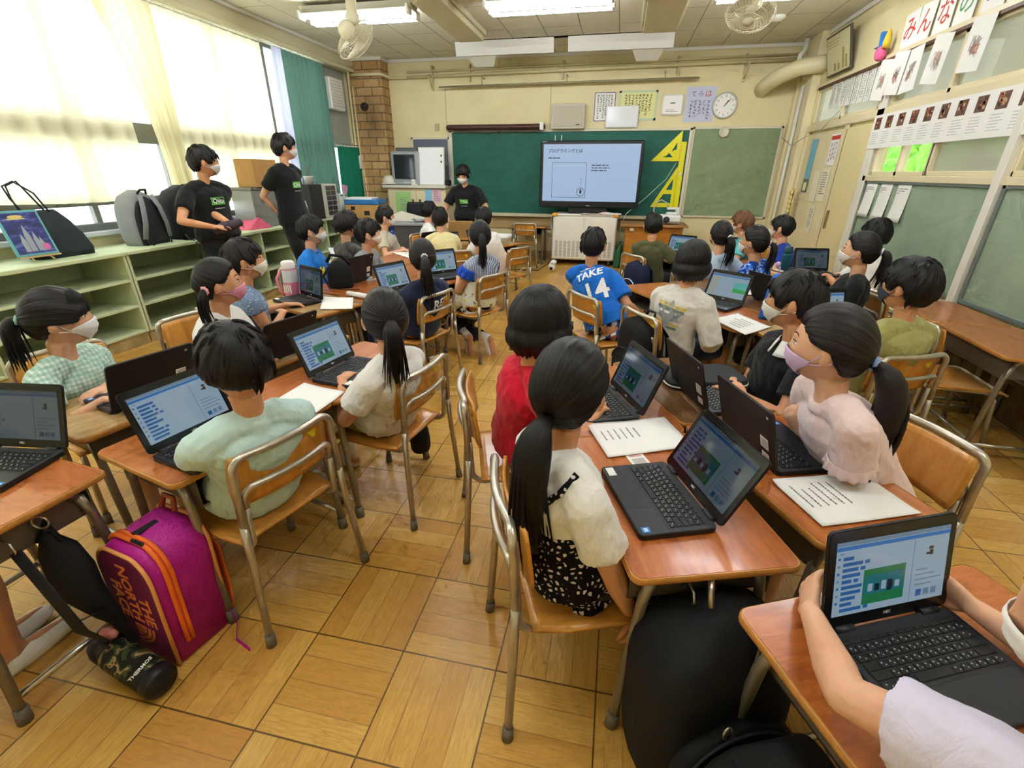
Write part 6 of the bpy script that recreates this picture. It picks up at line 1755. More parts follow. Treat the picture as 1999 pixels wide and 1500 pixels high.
# teacher's grey desk with clutter
o = empty('teacher_desk', (-3.0, 6.72, 0), rad(12), 'grey teacher desk with a dark front, piled with papers', 'desk')
m = MB(); m.box(-.72, .5, -.35, .35, .69, .72, .006); m.build('top', mat('desk_grey', '#8e9094', .4), o)
m = MB(); m.box(-.70, .48, -.33, -.31, .2, .69); m.build('modesty_panel', mat('desk_dark', '#4b4c4e', .5), o)
for x in (-.69, .46):
    m = MB(); m.box(x-.02, x+.02, -.33, .33, 0, .69, .004); m.build('side_panel', mat('desk_dark', '#4b4c4e', .5), o)
o = empty('cardboard_box', (-3.62, 6.75, .72), rad(8), 'brown cardboard box with black arrow marks on the teacher desk', 'box')
CARD = mat('cardboard', '#b8905a', .8, 0, .15, .08, 12)
m = MB(); m.box(-.25, .25, -.17, .17, 0, .22, .004); m.build('carton', CARD, o)
m = MB()
for x in (-.14, -.13): m.box(x-.03, x+.03, -.173, -.17, .06 if x == -.13 else .15, .1 if x == -.13 else .2)
m.box(.02, .1, -.173, -.17, .08, .14); m.build('printed_marks', INK, o)
m = MB(); m.box(-.26, .25, -.17, .17, 0, .07, .01, 0); m.box(-.24, .14, -.14, .14, .07, .095, .002, 1); o = m.build('plastic_case', [mat('case_blue', '#2f77b8', .4), PAPER], None, (-3.62, 6.75, .941)); o.rotation_euler = (0, 0, rad(8)); tag(o, 'flat blue plastic case with papers on top of the cardboard box', 'case')
o = empty('office_chair', (-3.12, 7.25, 0), rad(170), 'black office chair behind the teacher desk', 'chair')
m = MB(); m.grid(lambda u, v: ((u-.5)*.46*(1-.12*abs(2*v-1)**3), -.2-.05*(1-(2*u-1)**2), .52+.42*v), 12, 10, True, None, .035); m.build('backrest', mat('office_black', '#202226', .7), o)
m = MB(); m.box(-.22, .22, -.2, .22, .42, .48, .02); m.build('seat', mat('office_black', '#202226', .7), o)
m = MB(); m.tube([(0, 0, .05), (0, 0, .43)], .03, 10)
for k in range(5): m.tube([(0, 0, .08), (.26*math.cos(rad(72*k)), .26*math.sin(rad(72*k)), .03)], .018, 6, None, True)
m.build('pedestal', BLACK, o)
m = MB(); m.add([(-.2, -.13, 0), (.2, -.13, 0), (.2, .13, 0), (-.2, .13, 0), (-.2, -.13, .10), (.2, -.13, .03), (.2, .13, .03), (-.2, .13, .12)], [(3, 2, 1, 0), (4, 5, 6, 7), (0, 1, 5, 4), (1, 2, 6, 5), (2, 3, 7, 6), (3, 0, 4, 7)]); tag(m.build('paper_tray', mat('tray_cream', '#e9e4d2', .6), None, (-2.98, 6.85, .721)), 'cream paper tray on the teacher desk', 'tray')
m = MB(); m.tube([(-.1, -.02, .015), (0, .01, .02), (.12, .04, .015)], .02, 8, None, True); tag(m.build('pencil_pouch', mat('pouch_red', '#d8475a', .7), None, (-2.55, 6.6, .725)), 'red pencil pouch on the teacher desk', 'pouch')
m = MB(); m.tube([(.05*math.cos(a*.6)*(1+a*.04), .05*math.sin(a*.6)*(1+a*.03), .012+.001*a) for a in range(28)], .008, 6); tag(m.build('coiled_cable', mat('cable_silver', '#b9bcc0', .3, .5), None, (-2.75, 6.62, .72)), 'coiled silver cable on the teacher desk', 'cable')
# teacher side desk with the tan laptop
desk(-1.97, 6.28, 105, 'orange school desk carrying the tan laptop of the man before the blackboard')
o = empty('tan_laptop', (-1.985, 6.22, DZ+.0005), rad(8), 'tan laptop, lid toward the pupils, used by the man before the blackboard', 'laptop')
TANL = mat('laptop_tan', '#c9a468', .35, .3)
m = MB(); m.prism(rrect(.32, .22, .012), 0, .014); m.build('base', TANL, o)
m = MB(Matrix.Translation((0, -.10, .012)) @ Matrix.Rotation(rad(14), 4, 'X')); m.box(-.16, .16, -.007, 0, 0, .215, .003, 0); m.box(-.152, .152, 0, .001, .012, .206, 0, 1); l_ = m.build('lid', [TANL, emat('tan_screen', '#cfd8e6', .5)], o)
m = MB(Matrix.Translation((0, -.10, .012)) @ Matrix.Rotation(rad(14), 4, 'X')); m.lathe([(.008, .0), (.008, .001)], 12, (0, -.0085, .12), None, RX); m.build('logo', mat('logo_tan', '#a8874e', .3, .5), l_)
m = MB(); m.box(-.14, .14, -.09, .04, .014, .016); m.build('keyboard', KEY, o)
o = empty('waste_basket', (-1.58, 6.5, 0), 0, 'white plastic basket box beside the man before the blackboard', 'basket')
m = MB(); m.rings([rr for rr in [[(x*q, y*q, z) for x, y in rrect(.36, .3, .05)] for q, z in ((.85, .0), (.93, .3), (1.0, .56), (1.04, .565), (1.04, .6), (.98, .6), (.9, .3), (.8, .04))]], True, True, True, True); m.build('shell', mat('basket_white', '#dfe0dc', .5), o)

# ================================================================== window side
SH = mat('shelf_green', '#cfdcb4', .5, 0, .35, .06, 4)
SHB = mat('shelf_base', '#b3a06f', .7, 0, .2, .3, 8)
def shelf(y0, y1, cols, x0=XL+.02, x1=-3.9, zt=.775, label='', rows=3, z0=.1):
    o = empty('shelf_unit', ((x0+x1)/2, (y0+y1)/2, 0), 0, label, 'shelf', 'pale green open shelves below the windows'); cx, cy = (x0+x1)/2, (y0+y1)/2
    M_ = T(-cx, -cy, 0)
    m = MB(M_); m.box(x0, x1+.02, y0, y1, zt-.03, zt, .005); m.build('top', SH, o)
    m = MB(M_); m.box(x0, x0+.012, y0, y1, z0, zt-.03); m.build('back_panel', SH, o)
    for k in range(cols+1):
        y = y0+(y1-y0)*k/cols; y = min(max(y, y0+.011), y1-.011)
        m = MB(M_); m.box(x0, x1, y-.011, y+.011, z0, zt-.03, .002); m.build('upright', SH, o)
    for k in range(rows):
        z = z0+(zt-.03-z0)*k/rows
        m = MB(M_); m.box(x0+.012, x1-.006, y0, y1, z, z+.02, .002); m.build('shelf_board', SH, o)
    m = MB(M_); m.box(x0, x1-.02, y0, y1, 0, z0, .003); m.build('plinth', SHB, o)
    return o
shelf(-1.5, 1.05, 2, label='pale green open shelf unit at the left picture edge, mostly out of view')
shelf(1.06, 3.17, 2, label='pale green open shelf unit behind the girl in the gingham blouse')
shelf(3.18, 4.26, 1, label='pale green open shelf unit with hanging black straps behind the pink mask girl')
shelf(4.27, 5.30, 2, label='pale green open shelf unit between the two standing men')
shelf(5.31, 7.2, 4, x1=-4.0, label='pale green open shelf unit under the drawers and the green curtain')

CUR = curtain_mat('curtain_cream', '#efe9c6', .5); CURG = curtain_mat('curtain_green', '#62877a', .15); CURD = curtain_mat('curtain_dark_green', '#1f6b52', .12); CURB = curtain_mat('curtain_tint', '#b9bdd2', .5)
def curtain(y0, y1, z0, z1, mt, label, x=XL+.11, folds=14, amp=.028, seed=0, gather=None, name='curtain', swing=0.0):
    r = random.Random(seed); ph = [r.uniform(0, 6.28) for _ in range(4)]
    o = empty(name, (x, (y0+y1)/2, z1), 0, label, 'curtain', 'window curtains')
    def fn(u, v):
        yy = y0+(y1-y0)*u
        if gather: 
            g = gather[1]*math.sin(pi/2*min(1, v*1.15)); yy = yy*(1-g)+gather[0]*g
        a = amp*(.35+.65*v)
        f = math.sin(2*pi*folds*u+ph[0]+.7*math.sin(2.1*v+ph[1]))+.4*math.sin(2*pi*folds*.43*u+ph[2])
        return (a*f+swing*v*v, yy-(y0+y1)/2, -(z1-z0)*v-.012*math.sin(9*u+ph[3])*v)
    m = MB(); m.grid(fn, int(folds*14), 14, True, None); m.build('cloth', mt, o)
    m = MB(); n = int((y1-y0)/.11)
    for k in range(n+1):
        y = y0+(y1-y0)*k/n-(y0+y1)/2; m.tube([(0, y, .0), (0, y, .035)], .004, 5)
    m.tube([(0, -(y1-y0)/2, .004), (0, (y1-y0)/2, .004)], .006, 6); m.build('header_tape', WHITE, o)
    return o
curtain(-1.3, 1.0, 1.16, 2.765, CUR, 'cream window curtain outside the left picture edge', seed=1, x=XL+.06, amp=.022)
curtain(1.05, 3.98, 1.14, 2.765, CUR, 'cream translucent curtain over the nearest window on the left', seed=2, folds=17, x=XL+.06, amp=.022)
curtain(3.80, 4.42, 1.02, 2.75, CUR, 'narrow gathered cream curtain between the two bright windows', seed=3, folds=6, amp=.035, gather=(4.40, .62), x=XL+.13)
curtain(4.42, 5.95, 1.05, 2.765, CUR, 'cream translucent curtain behind the man with glasses', seed=4, folds=10, x=XL+.06, amp=.022)
curtain(6.28, 7.22, .86, 2.77, CURG, 'long grey green curtain behind the man with hands at his back', seed=5, folds=9, amp=.035)
curtain(6.10, 6.30, .9, 2.77, CURB, 'thin pale lilac curtain edge beside the grey green curtain', seed=6, folds=3, amp=.02)
curtain(7.30, 8.0, .84, 1.735, CURD, 'short dark green curtain over the low front window', seed=7, folds=8, amp=.03)
m = MB(); m.tube([(XL+.11, -1.3, 2.805), (XL+.11, 7.25, 2.805)], .012, 6); tag(m.build('curtain_rail', GREYF), 'long curtain rail under the window header', 'rail')
m = MB(); m.tube([(XL+.11, 7.28, 1.765), (XL+.11, 8.0, 1.765)], .009, 6); tag(m.build('curtain_rail', GREYF), 'short rail of the dark green curtain', 'rail')
m = MB(); m.tube([(-4.30, 7.9, 2.98), (-4.30, 7.92, 2.8), (-4.34, 7.98, 2.6), (-4.34, 7.98, .3)], .018, 8); m.tube([(-4.28, 7.98, 2.6), (-4.28, 7.98, .3)], .012, 8); tag(m.build('riser_pipe', mat('pipe_cream', '#ddd2a6', .4)), 'cream riser pipes down the left edge of the brick pillar', 'pipe')
m = MB(); m.box(-4.37, -4.25, 7.90, 7.965, 1.42, 1.62, .008); tag(m.build('junction_box', WHITE), 'white junction box on the riser pipe by the brick pillar', 'junction box')
m = MB(); m.tube([(-4.36, 7.98, 2.76), (-3.80, 7.98, 2.76), (-3.76, 8.02, 2.755), (-3.76, YF-.06, 2.745), (-3.46, YF-.06, 2.745)], .022, 8); tag(m.build('wall_pipe', mat('pipe_cream', '#ddd2a6', .4)), 'cream pipe wrapping round the top of the brick pillar', 'pipe')

# backpacks and bits on the shelf
def rbag(m, w, d, h, top=.5, mi=0, bulge=.1, n=9, lean=0., y0=0.):
    rs = []
    for i in range(n+1):
        t = i/n
        s = 1-.0*t; 
        e = 1.0
        if t > top:
            q = (t-top)/(1-top); e = math.sqrt(max(0.0, 1-q**2.4))*.97+.03
        b = .86+.14*math.sin(pi*min(1, t*1.6+.1)) if t < .3 else 1
        rs.append([(x*b*(e if True else 1), y*b*(.35+.65*e)+lean*t*h+y0, t*h) for x, y in rrect(w, d, min(w, d)*.32, 4)])
    m.rings(rs, True, True, True, True, mi)
def flatstrap(m, pts, w, th, ref, mi=0): m.tube(pts, [(w/2, th/2)]*len(pts), 10, ref, False, mi)
BAGB = mat('bag_black', '#161719', .75, 0, .25, .15, 14, .25, 500); BAGG = mat('bag_grey', '#8d9194', .8, 0, .2, .05, 12, .2, 500); BAGC = mat('bag_charcoal', '#2a2c2f', .8, 0, .2, .1, 14, .2, 400)
def backpack_shelf(x, y, rz, body, trim, label, w=.36, d=.2, h=.45):
    o = empty('backpack', (x, y, .776), rz, label, 'backpack')
    m = MB(); rbag(m, w, d, h, .45, lean=.0); m.build('body', trim, o)
    m = MB(); rbag(m, w*.86, .05, h*.88, .45, 0, y0=-d/2+.01); m.build('back_pad', body, o)
    for s in (-1, 1):
        m = MB(); flatstrap(m, [(s*.06, -d/2-.01, h*.9), (s*.09, -d/2-.035, h*.7), (s*.12, -d/2-.04, h*.4), (s*.145, -d/2-.02, h*.12)], .055, .016, (1, 0, 0)); m.build('shoulder_strap', trim, o)
        m = MB(); flatstrap(m, [(s*.145, -d/2-.02, h*.14), (s*.13, -d/2-.03, .02), (s*.1, -d/2-.05, .004)], .022, .004, (1, 0, 0)); m.build('webbing', BLACK, o)
    m = MB(); m.tube([(-.05, -d/2+.02, h*.93), (-.03, -d/2-.0, h*1.0), (.03, -d/2, h*1.0), (.05, -d/2+.02, h*.93)], .009, 8); m.build('grab_handle', body, o)
    return o
backpack_shelf(-4.13, 3.6, rad(98), BAGC, BAGG, 'grey and black backpack standing on the shelf, straps forward')
b_ = backpack_shelf(-4.12, 4.06, rad(80), BAGB, BAGC, 'black backpack on the shelf behind the man with glasses', .38, .24, .48)
m = MB()
for y in (3.86, 3.93): flatstrap(m, [(-4.0, y, .78), (-3.90, y+.01, .781), (-3.873, y+.015, .76), (-3.872, y+.03, .55), (-3.872, y+.04, .25 if y < 3.9 else .6)], .022, .004, (0, 1, 0))
m.build('hanging_strap', BLACK, b_).matrix_parent_inverse = Matrix()
for c in kids(b_):
    if c.name.startswith('hanging_strap'): c.matrix_basis = (T(-4.12, 4.06, .776) @ rotz(rad(80))).inverted()
o = empty('tote_bag', (-4.15, 2.9, .776), rad(86), 'slumped dark tote bag with tall thin handles on the shelf', 'bag')
TOTE = mat('tote_dark', '#2b3236', .7, 0, .25, .1, 10, .2, 400)
m = MB(); m.rings([[(x*a+sh, y*b, z) for x, y in rrect(.40, .15, .05)] for a, b, z, sh in ((.98, 1.1, 0, 0), (1.02, 1.1, .05, 0), (.95, .9, .15, -.02), (.8, .6, .25, -.045), (.66, .25, .32, -.07), (.6, .08, .335, -.075))]); m.build('body', TOTE, o)
for s in (-1, 1):
    m = MB(); m.tube([(-.15, s*.02, .30), (-.19+.02*s, s*.03, .42), (-.2+.03*s, s*.035, .5), (-.13+.03*s, s*.035, .53), (-.06, s*.03, .45), (.0, s*.02, .32)], .006, 6); m.build('handle', TOTE, o)
m = MB(); m.box(.01, .05, -.055, -.05, .2, .204); m.build('badge', KLEG, o)
o = empty('picture_board', (-4.03, 2.66, .79), rad(84), 'blue picture board with a pale castle like shape on a small wooden easel', 'picture board')
MM = Matrix.Translation((0, 0, .03)) @ Matrix.Rotation(rad(-16), 4, 'X')
m = MB(MM); m.box(-.125, .125, -.008, .008, 0, .31, .003, 0); m.build('frame', mat('frame_teal', '#63a9ae', .35), o)
m = MB(MM); m.box(-.11, .11, -.0095, -.008, .015, .295, 0, 0)
t_ = NT('night_sky'); _c = t_.coord(); t_.base(t_.ramp(t_.noise(t_.mapping(_c, (1, 1, 3)), 14, 4, .6), [(.35, '#1e2350'), (.55, '#34408c'), (.75, '#7f8cc0')]), .25)
for x, w, h in ((-.045, .03, .1), (-.01, .035, .15), (.03, .03, .11), (.055, .025, .08)): m.add([(x-w/2, -.0097, .03), (x+w/2, -.0097, .03), (x+w/2, -.0097, .03+h*.7), (x, -.0097, .03+h*1.25), (x-w/2, -.0097, .03+h*.7)], [(0, 1, 2, 3, 4)], False, 1)
m.ell((.07, -.0097, .055), .024, .0006, .024, 14, 6, None, 2); m.box(-.07, .03, -.0099, -.0095, .25, .258, 0, 3); m.ell((-.02, -.0097, .268), .045, .0006, .012, 14, 6, None, 3)
m.build('picture', [t_.m, mat('pic_pale', '#9aa0ac', .6), mat('pic_pink', '#d46aa6', .6), mat('pic_gold', '#d8c070', .5)], o)
for s in (-1, 1):
    m = MB(); m.tube([(s*.06, -.045, .0), (s*.055, .0, .03), (s*.02, .11, .28)], .006, 6); m.build('easel_leg', mat('easel_wood', '#c9a878', .5), o)
m = MB(); m.tube([(0, .15, 0), (0, .07, .24)], .006, 6); m.box(-.12, .12, -.03, -.01, .022, .032); m.build('easel_back', mat('easel_wood', '#c9a878', .5), o)
o = empty('moving_box', (-4.12, 5.2, 1.21), rad(90), 'tan cardboard box standing on the grey bin behind the standing men', 'box')
m = MB(); m.box(-.2, .2, -.12, .12, 0, .29, .004); m.build('carton', CARD, o)
m = MB(); m.box(-.1, .02, .1195, .1215, .04, .2); m.build('tape', mat('tape_brown', '#a07a44', .4), o)
o = empty('storage_bin', (-4.15, 5.12, .776), rad(90), 'grey metal bin on the shelf between the standing men', 'bin')
m = MB(); m.box(-.2, .2, -.13, .15, 0, .43, .01); m.build('body', mat('bin_grey', '#9a9d98', .4, .3), o); m = MB(); m.box(-.21, .21, -.14, .16, .40, .432, .006); m.build('rim', mat('bin_rim', '#7d807c', .4, .3), o)
m = MB(); m.add([(-3.98, 4.72, .777), (-3.95, 5.06, .777), (-4.2, 5.08, .777), (-4.2, 4.72, .777), (-4.02, 4.85, .87), (-4.0, 4.93, .9), (-4.2, 5.0, .84), (-4.2, 4.8, .87)], [(3, 2, 1, 0)[::-1], (0, 1, 5, 4), (1, 2, 6, 5), (2, 3, 7, 6), (3, 0, 4, 7), (4, 5, 6, 7)]); tag(m.build('folded_cloth', mat('cloth_pink', '#e2637f', .7)), 'bright pink folded cloth on the shelf between the standing men', 'cloth')
o = empty('drawer_tower', (-4.14, 6.42, .776), rad(90), 'beige drawer tower with smoky drawers by the green curtain', 'drawers')
m = MB(); m.box(-.24, .24, -.13, .16, 0, .44, .008); m.build('case', mat('tower_beige', '#cfcdbf', .5), o)
for r_ in range(6):
    for c_ in range(2): 
        m = MB(); m.box(-.05+.125*c_, .065+.125*c_, -.138, -.13, .03+.066*r_, .088+.066*r_, .004); d = m.build('drawer', mat('smoke_plastic', '#4c4a4a', .2), o)
m = MB(); m.box(-.26, -.2, -.2, .15, 0, .45, .003); tag(m.build('document_folder', BLACK, None, (-4.14, 6.28, .776)), 'upright black folder panel beside the drawer tower', 'folder')
for k, (y, c, l) in enumerate(((6.78, '#e8eeea', 'white magazine file with a green label next to the drawer tower'), (6.9, '#dfe8e2', 'second white magazine file beside the drawer tower'))):
    m = MB(); m.box(-.12, .12, -.045, .045, 0, .3, .003, 0); m.box(.12, .122, -.03, .03, .27, .285, 0, 1); m.box(.12, .122, -.045, .045, .02, .1, 0, 2); tag(m.build('magazine_file', [mat('mf_'+c, c, .5), INK, mat('mf_green', '#9fd3b0', .6)], None, (-4.14, y, .776)), l, 'file box', 'white magazine files')
m = MB(); m.prism([(-.06, 0), (.05, 0), (.08, .1), (-.05, .12)], -.005, .005); m.v = [V3((v.z, v.x, v.y)) for v in m.v]; tag(m.build('pink_card', mat('card_pink', '#dc9fc4', .7), None, (-4.05, 6.95, 1.08)), 'pink card sticking out above the magazine files', 'card')
o = empty('scissors', (-4.05, 6.72, 1.08), 0, 'pair of scissors upright behind the magazine files', 'scissors')
m = MB(); m.tube([(0, -.03, 0), (0, .04, .13)], .005, 6); m.build('blade', STEEL, o); m = MB(); m.tube([(0, .03, 0), (0, -.04, .13)], .005, 6); m.build('blade', STEEL, o)
o = empty('flower_pot', (-4.1, 6.15, 1.22), 0, 'small white flower pot with thin stems by the green curtain', 'flower pot')
m = MB(); m.lathe([(.05, 0), (.065, .09), (.072, .1), (.066, .1), (.06, .08), (0, .08)], 18); m.build('pot', WHITE, o)
m = MB()
for k in range(4): m.tube([(0, 0, .07), (.02*math.cos(k*1.7), .03*math.sin(k*1.7), .16), (.05*math.cos(k*1.7), .06*math.sin(k*1.7), .24)], .003, 5)
m.build('stem', mat('stem_brown', '#6d6a48', .7), o)
m = MB(); m.box(-4.3, -3.98, 5.95, 6.24, .776, 1.22, .006); tag(m.build('dark_cabinet', mat('cabinet_charcoal', '#2b2c2e', .5)), 'charcoal box cabinet under the flower pot', 'cabinet')
for k in range(4):
    m = MB(); m.box(-.11, .11, -.012, .012, 0, .26, .002); o = m.build('upright_book', mat('book_%d' % k, ['#d9dde2', '#b9c4cf', '#e4e0d6', '#cfd6d9'][k], .6), None, (-4.05, 5.72+.035*k, .777)); o.rotation_euler = (rad(14), 0, 0)
    tag(o, 'pale upright booklet leaning on the charcoal cabinet', 'book', 'pale booklets on the shelf')
# ================================================================== right wall things
def on_right(name, y0, y1, z0, z1, mats, fn, label, cat, dx=.006, group=None, rot=0., curlx=0.):
    """flat sheet on the right wall, local x runs toward the camera (-y), local z up"""
    w, h = abs(y1-y0), z1-z0; m = MB()
    if curlx:
        m.grid(lambda u, v: ((u-.5)*w, -.001-curlx*v*v-.006*math.sin(pi*u)*curlx*10, h/2-h*v), 8, 8, True, 0, .0008)
    else: m.box(-w/2, w/2, -.0015, 0, -h/2, h/2, 0, 0)
    if fn: fn(m, w, h)
    o = m.build(name, mats)
    o.matrix_world = T(XR-dx, (y0+y1)/2, (z0+z1)/2) @ rotz(rad(-90)) @ Matrix.Rotation(rad(rot), 4, 'Y')
    return tag(o, label, cat, group)
GB = mat('pin_board_sage', '#93a68e', .9, 0, .15, .08, 3, .12, 300)
for y0, y1, lab in ((3.87, 5.64, 'grey green pin board on the right wall carrying three white notices'), (2.0, 3.78, 'grey green pin board on the right wall behind the empty desks')):
    o = empty('pin_board', (XR, (y0+y1)/2, .6), 0, lab, 'pin board'); w = (y1-y0)/2
    m = MB(); m.box(-.012, 0, -w, w, 0, .72); m.build('board', GB, o)
    m = MB()
    for a in ((-w, -w+.03, 0, .73), (w-.03, w, 0, .73), (-w, w, .70, .73), (-w, w, -.03, 0)): m.box(-.025, 0, a[0], a[1], a[2], a[3], .003)
    m.build('frame', mat('frame_slate', '#6f7a74', .5), o)
for k, (y, lab) in enumerate(((5.50, 'white notice sheet farthest from the camera on the grey green pin board'), (5.22, 'middle white notice sheet of three on the grey green pin board'), (4.92, 'white notice sheet nearest the camera on the grey green pin board'))):
    on_right('notice', y+.105, y-.105, 1.0+.0*k, 1.30, PAL, lambda m, w, h: lines(m, -w*.4, w*.3, -h*.3, h*.42, 12, 2, 20+k, -.0035), lab, 'notice', .014, 'white notices on the grey green pin board', 0, .02)
# photo banner
def banner(m, w, h):
    r = random.Random(4); n = 11
    for k in range(n):
        x = -w/2+w*(k+.5)/n
        m.box(x-.055, x+.055, -.0021, -.0016, .02, .12, 0, 1)
        for q in range(9):
            a, b = r.uniform(-.045, .03), r.uniform(.03, .1); m.box(x+a, x+a+.022, -.0024, -.0021, b, b+.02, 0, r.choice((2, 3, 4)))
        lines(m, x-.07, x+.07, -.11, -.0, 6, 5, 40+k, -.002, False, .9, .2)
on_right('photo_banner', 5.80, 3.55, 1.605, 1.895, [PAPER, mat('photo_brown', '#6b4a3c', .5), mat('photo_red', '#b5573f', .5), mat('photo_tan', '#caa07c', .5), mat('photo_dark', '#3a2a28', .5), mat('ink_faint', '#a9adb5', .7)], banner, 'long white banner with a row of small photos along the right wall', 'banner', .034)
# calligraphy strips
for k in range(9):
    y = 7.16-.155*k
    on_right('calligraphy_strip', y, y-.125, 2.09-.005*k, 2.345, PAL, lambda m, w, h: lines(m, -w*.38, w*.38, -h*.45, h*.45, 3, 1, 60+k, -.0018, True), ['calligraphy strip nearest the air duct', 'second calligraphy strip from the duct', 'third calligraphy strip from the duct', 'fourth calligraphy strip from the duct', 'middle calligraphy strip of the row', 'fifth calligraphy strip from the paper flower', 'fourth calligraphy strip from the paper flower', 'second last calligraphy strip before the drawings', 'last calligraphy strip before the drawings'][k].replace('calligraphy strip', 'white calligraphy strip'), 'calligraphy', .018, 'white calligraphy strips on the transom windows')
# framed picture, tilted forward
o = empty('framed_picture', (XR-.03, 7.05, 2.44), 0, 'framed faded picture leaning from the wall above the calligraphy strips', 'picture')
MM = rotz(rad(-90)) @ Matrix.Rotation(rad(14), 4, 'X')
m = MB(MM); m.box(-.33, .33, -.012, .012, 0, .42, .003); m.build('frame', mat('frame_dark', '#4a4438', .5), o)
m = MB(MM); m.box(-.31, .31, -.0135, -.012, .02, .40, 0, 0)
for x, h in ((-.1, .08), (.0, .07), (.12, .2), (.2, .12)): m.box(x, x+.05, -.0142, -.0135, .04, .04+h, 0, 1)
lines(m, -.28, .1, .28, .37, 3, 1, 77, -.0138); m.build('picture', [mat('pic_olive', '#cfcba0', .5), mat('pic_ochre', '#a3935e', .6)], o)
# paper flower
o = empty('paper_flower', (XR-.05, 5.98, 2.43), 0, 'pink tissue paper flower with a folded blue hat on the window rail', 'paper flower')
m = MB(); r_ = random.Random(9)
for k in range(46):
    a, e = r_.uniform(0, 6.28), r_.uniform(-1.2, 1.3); d = V3((math.cos(e)*math.cos(a)*.5, math.cos(e)*math.sin(a), math.sin(e))); c = d*.05
    m.ell((c.x-.02, c.y, c.z), .03, .035, .012, 8, 5, d.to_track_quat('Z', 'Y').to_matrix().to_4x4())
m.build('petals', mat('tissue_pink', '#ec6a98', .8), o)
m = MB(); m.add([(-.02, .09, .06), (-.02, .0, .06), (-.04, .02, .18), (-.04, .07, .18), (.01, .09, .06), (.01, .0, .06), (.0, .02, .18), (.0, .07, .18)], [(0, 1, 2, 3), (4, 7, 6, 5), (0, 3, 7, 4), (1, 5, 6, 2), (3, 2, 6, 7), (0, 4, 5, 1)]); m.box(-.05, .02, -.01, .11, .055, .065, .004); m.build('folded_hat', mat('origami_blue', '#2f7fd0', .6), o)
m = MB(); m.lathe([(.03, 0), (.036, .05), (.02, .12), (.0, .16)], 8, (-.02, -.07, .03)); m.build('folded_crown', mat('origami_yellow', '#e8c23c', .6), o)
# letters
for k, (ch, c, y) in enumerate((('み', 4, 5.66), ('ん', 4, 5.42), ('な', 4, 5.16), ('の', 8, 4.88), ('ぬ', 7, 4.58), ('り', 3, 4.30))):
    mats = list(PAL)
    on_right('letter_sheet', y+.115, y-.115, 2.40+.0*k, 2.68, mats, lambda m, w, h: m.text(ch, .2, T(0, -.0022, 0) @ RX, .0006, c, 'CENTER', .001), 'white letter sheet reading %s in %s above the window rail' % (ch, {4: 'red', 8: 'green', 7: 'purple', 3: 'blue'}[c]), 'letter sheet', .012+.004*(k % 2), 'letter sheets on the right wall', (-4, 3, -2, 2, -3, 4)[k])
# drawings hanging below the rail
def drawing(seed):
    def fn(m, w, h):
        r = random.Random(seed)
        for k in range(14): m.tube([(r.uniform(-.06, .06), -.004, r.uniform(-.08, .06)) for _ in range(3)], .0012, 4, None, False, r.choice((1, 2, 2)))
        m.ell((r.uniform(-.02, .02), -.003, r.uniform(-.05, .02)), .03, .001, .035, 12, 6, None, 1)
    return fn
DM = [PAPER, mat('crayon_red', '#d09a88', .7), mat('crayon_grey', '#aaa79a', .7)]
for k, (y, z1, rot, lab) in enumerate(((5.86, 2.36, 8, 'pencil drawing hung just right of the paper flower'), (5.58, 2.37, 6, 'pencil drawing second from the paper flower'), (5.36, 2.36, -3, 'drawing half hidden in the middle of the row'), (4.98, 2.37, 8, 'drawing with a red figure hung near the banner'), (4.55, 2.38, 5, 'drawing nearest the camera on the window rail'))):
    on_right('drawing', y+.125, y-.125, z1-.33, z1, DM, drawing(k), 'child\'s '+lab, 'drawing', .045+.01*(k % 2), 'drawings on the right wall windows', rot, .0)
# notices on the door
on_right('poster', 7.42, 7.22, 1.16, 1.78, [mat('poster_blue', '#7fbcd4', .6)]+PAL[1:], lambda m, w, h: (lines(m, -w*.3, w*.3, -.05, .22, 3, 0, 90, -.002, True), m.box(-w/2, w/2, -.002, -.0016, -h/2, -h/2+.16, 0, 2), m.box(-.06, .05, -.0023, -.002, -h/2+.02, -h/2+.12, 0, 5)), 'tall pale blue poster on the cream sliding door', 'poster', .014)
on_right('poster', 6.80, 6.56, 1.47, 1.80, PAL, lambda m, w, h: (lines(m, -w*.42, w*.42, -h*.3, h*.25, 3, 7, 91, -.002, True), m.box(-w/2, w/2, -.002, -.0016, h*.32, h*.45, 0, 4)), 'white poster with dark red writing at the top of the sliding door', 'poster', .014)
on_right('notice', 6.83, 6.60, 1.08, 1.44, [mat('paper_cream', '#eee9d2', .8)]+PAL[1:], lambda m, w, h: (lines(m, -w*.4, w*.4, -h*.3, h*.4, 10, 2, 92), m.box(-.03, .03, -.002, -.0016, -.1, -.05, 0, 5)), 'cream notice under the red lettered poster on the door', 'notice', .014)
on_right('notice', 7.08, 6.88, 1.06, 1.42, [mat('paper_cream', '#eee9d2', .8)]+PAL[1:], lambda m, w, h: lines(m, -w*.3, w*.3, -h*.3, h*.3, 8, 0, 93), 'plain cream notice beside the blue poster on the door', 'notice', .014)
on_right('origami_string', 7.5, 7.36, .80, 1.2, [mat('paper_straw', '#e2d590', .8), PAL[4], PAL[1]], lambda m, w, h: [m.ell((0, -.02, -h/2+.05+.06*k), .05, .02, .035, 9, 6) for k in range(6)]+[m.box(-.05, .05, -.01, -.004, h/2-.1+.02*k, h/2-.09+.02*k, 0, 1) for k in range(4)], 'string of straw coloured folded paper hanging by the door post', 'paper ornament', .10)
on_right('paper_slip', 6.98, 6.78, .7, 1.02, [mat('paper_cream', '#eee9d2', .8)]+PAL[1:], lambda m, w, h: lines(m, -w*.3, w*.3, -h*.4, h*.4, 3, 1, 94, -.002, True, .5), 'faded paper slip with black characters low on the sliding door', 'paper', .014)
